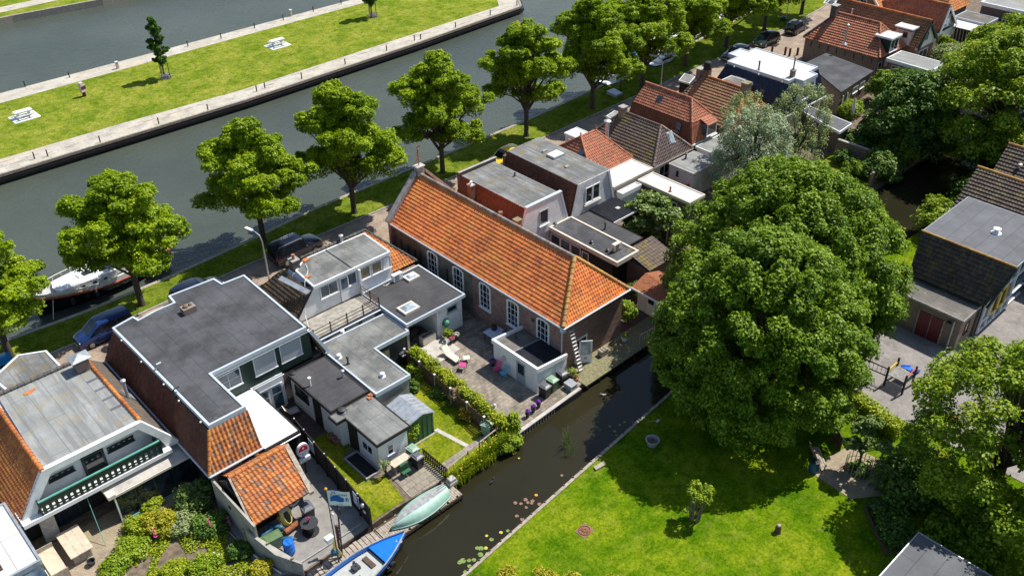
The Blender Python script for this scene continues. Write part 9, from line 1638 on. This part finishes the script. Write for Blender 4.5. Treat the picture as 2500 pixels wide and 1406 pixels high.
# ducks
def duck(label, x, y, rz, m1, s_=1.0):
    t = thing('duck', label, 'duck', (x, y, -0.5), rz); mb = MB(); mb.tube([(-.2 * s_, 0, .1), (-.12 * s_, 0, .07), (0, 0, .06), (.1 * s_, 0, .07), (.15 * s_, 0, .13), (.17 * s_, 0, .2), (.24 * s_, 0, .2), (.27 * s_, 0, .19)], [.015, .06, .09, .075, .04, .04, .035, .012], 10); mb.build('body', m1, t, w=0, sm=1); MB().tube([(.24 * s_, 0, .195), (.31 * s_, 0, .185)], [.018, .012], 6).build('beak', 'brass', t, w=0); return t
duck('dark coot swimming alone in the lower ditch', *W(1200, 1176, -.45), 0.2, 'soot'); duck('duck swimming in the shadowed water by the church deck', *W(1474, 964, -.45), 2.6, 'stone_grey')
# garden of house B
g = np.random.default_rng(40)
for i, (px, py, r_, h, m, nm) in enumerate([(472, 1225, 1.3, 1.9, 'fig_leaf', 'tall pale leaved bush below the tiled corner of the mansard house'), (400, 1290, 1.2, 1.2, 'yellow_leaf', 'yellow leaved shrub in the middle of the cottage garden'), (345, 1290, 1.0, .8, 'hedge_leaf', 'lime green mound next to the conservatory'), (450, 1290, 1.0, 1.0, 'olive_leaf', 'grey green and brown mixed shrub right of the yellow one'), (330, 1345, 1.2, .7, 'bright_leaf', 'low leafy mound at the edge of the sandy terrace'), (280, 1392, 1.0, .6, 'bright_leaf', 'grassy green mound in the bottom left of the cottage garden'), (500, 1390, 1.1, .6, 'bright_leaf', 'low plants at the bottom edge near the yard wall'), (640, 1395, .8, .7, 'yellow_leaf', 'yellow green plants at the bottom edge below the yard wall'), (520, 1290, 1.3, .9, 'dark_leaf', 'shaded dark shrub beside the boarded yard wall'), (590, 1350, .9, .9, 'dark_leaf', 'dark foliage with pipes against the yard wall'), (530, 1195, .9, 1.2, 'dark_leaf', 'ivy dark bush in the corner by the tiled shed'), (560, 1362, .35, .4, 'bright_leaf', 'round tuft of bright grass on the bare soil'), (430, 1395, 1.0, .4, 'hedge_leaf', 'sparse ground plants with pink blooms at the bottom edge'), (370, 1240, .8, .6, 'hedge_leaf', 'small bright plants along the conservatory glass')]):
    x, y = W(px, py); bush('garden_plant', nm, 'plant', x, y - (0.3 if i == 0 else 0), 0.0, r_ * .85, r_ * .7, h, m, .12, 16, 420, 400 + i, stem=(i < 4), cr=.42)
for i, (px, py) in enumerate([(517, 1305), (565, 1300), (385, 1330), (455, 1245)]):
    x, y = W(px, py); t = thing('foxglove', ('foxglove spike near the pipes', 'pink foxglove spike against the yard wall shade', 'pale pink foxglove among the yellow shrubs', 'tall foxglove beside the pale leaved bush')[i], 'flower', (x, y, 0)); MB().tube([(0, 0, 0), (0.03, 0, 1.3)], .012, 5).build('stem', 'shed_green', t, w=0); C = np.stack([.03 + g.normal(0, .04, 26), g.normal(0, .04, 26), np.linspace(.7, 1.35, 26)], 1); leaves_mesh('petals', C, np.tile([0, 0, 1.0], (26, 1)), np.full(26, .09), g.random(26), 'petal_pink', t, (0, 0, 0), seed=50 + i)
x, y = W(533, 1360); t = thing('garden_goose', 'white stone garden bird on the bare soil', 'ornament', (x, y, 0), 2.5); MB().tube([(-.22, 0, .2), (-.05, 0, .2), (.1, 0, .26), (.16, 0, .42), (.22, 0, .46)], [.03, .12, .08, .035, .02], 9).build('body', 'petal_white', t, w=0, sm=1); MB().tube([(0, .04, .12), (0, .04, 0)], .015, 5).tube([(0, -.04, .12), (0, -.04, 0)], .015, 5).build('leg', 'brass', t, w=0)
x, y = W(625, 1330); t = thing('drain_pipe', 'pale plastic pipe lying against the outside of the yard wall', 'pipe', (-24.15, 1.2, 0)); MB().tube([(-24.3, 2.9, .1), (-23.9, .5, .15), (-23.6, -.6, .1)], .05, 7).build('pipe', 'petal_white', t)
x, y = W(600, 1215); tag(MB().tube([(-24.1, 6.2, .08), (-24.3, 4.6, .12), (-24.2, 3.2, .08)], .035, 6).build('garden_hose', 'galv'), 'pale hose running along the shed side wall', 'hose')

# wild ground cover of the cottage garden
g = np.random.default_rng(77); n_ = 15000; C = np.stack([g.uniform(-30.2, -24.3, n_), g.uniform(-1.4, 8.2, n_), np.zeros(n_)], 1)
v = np.sin(C[:, 0] * 1.7 + 1) + np.sin(C[:, 1] * 1.3 + C[:, 0] * .7) + 0.8 * np.sin(C[:, 0] * 3.1 - C[:, 1] * 2.3); k = (v > -0.15) & ~((C[:, 0] < -29.3) & (C[:, 1] > 3)); C = C[k]; v = v[k]; C[:, 2] = 0.04 + np.clip(v + .6, 0, 2) * .16 * g.random(len(C))
tag(leaves_mesh('ground_cover', C, np.tile([0, 0, 1.0], (len(C), 1)), np.full(len(C), .13), g.normal(.5, .22, len(C)), 'hedge_leaf', seed=78), 'wild lime green ground cover across the cottage garden soil', 'ground cover', kind='stuff')
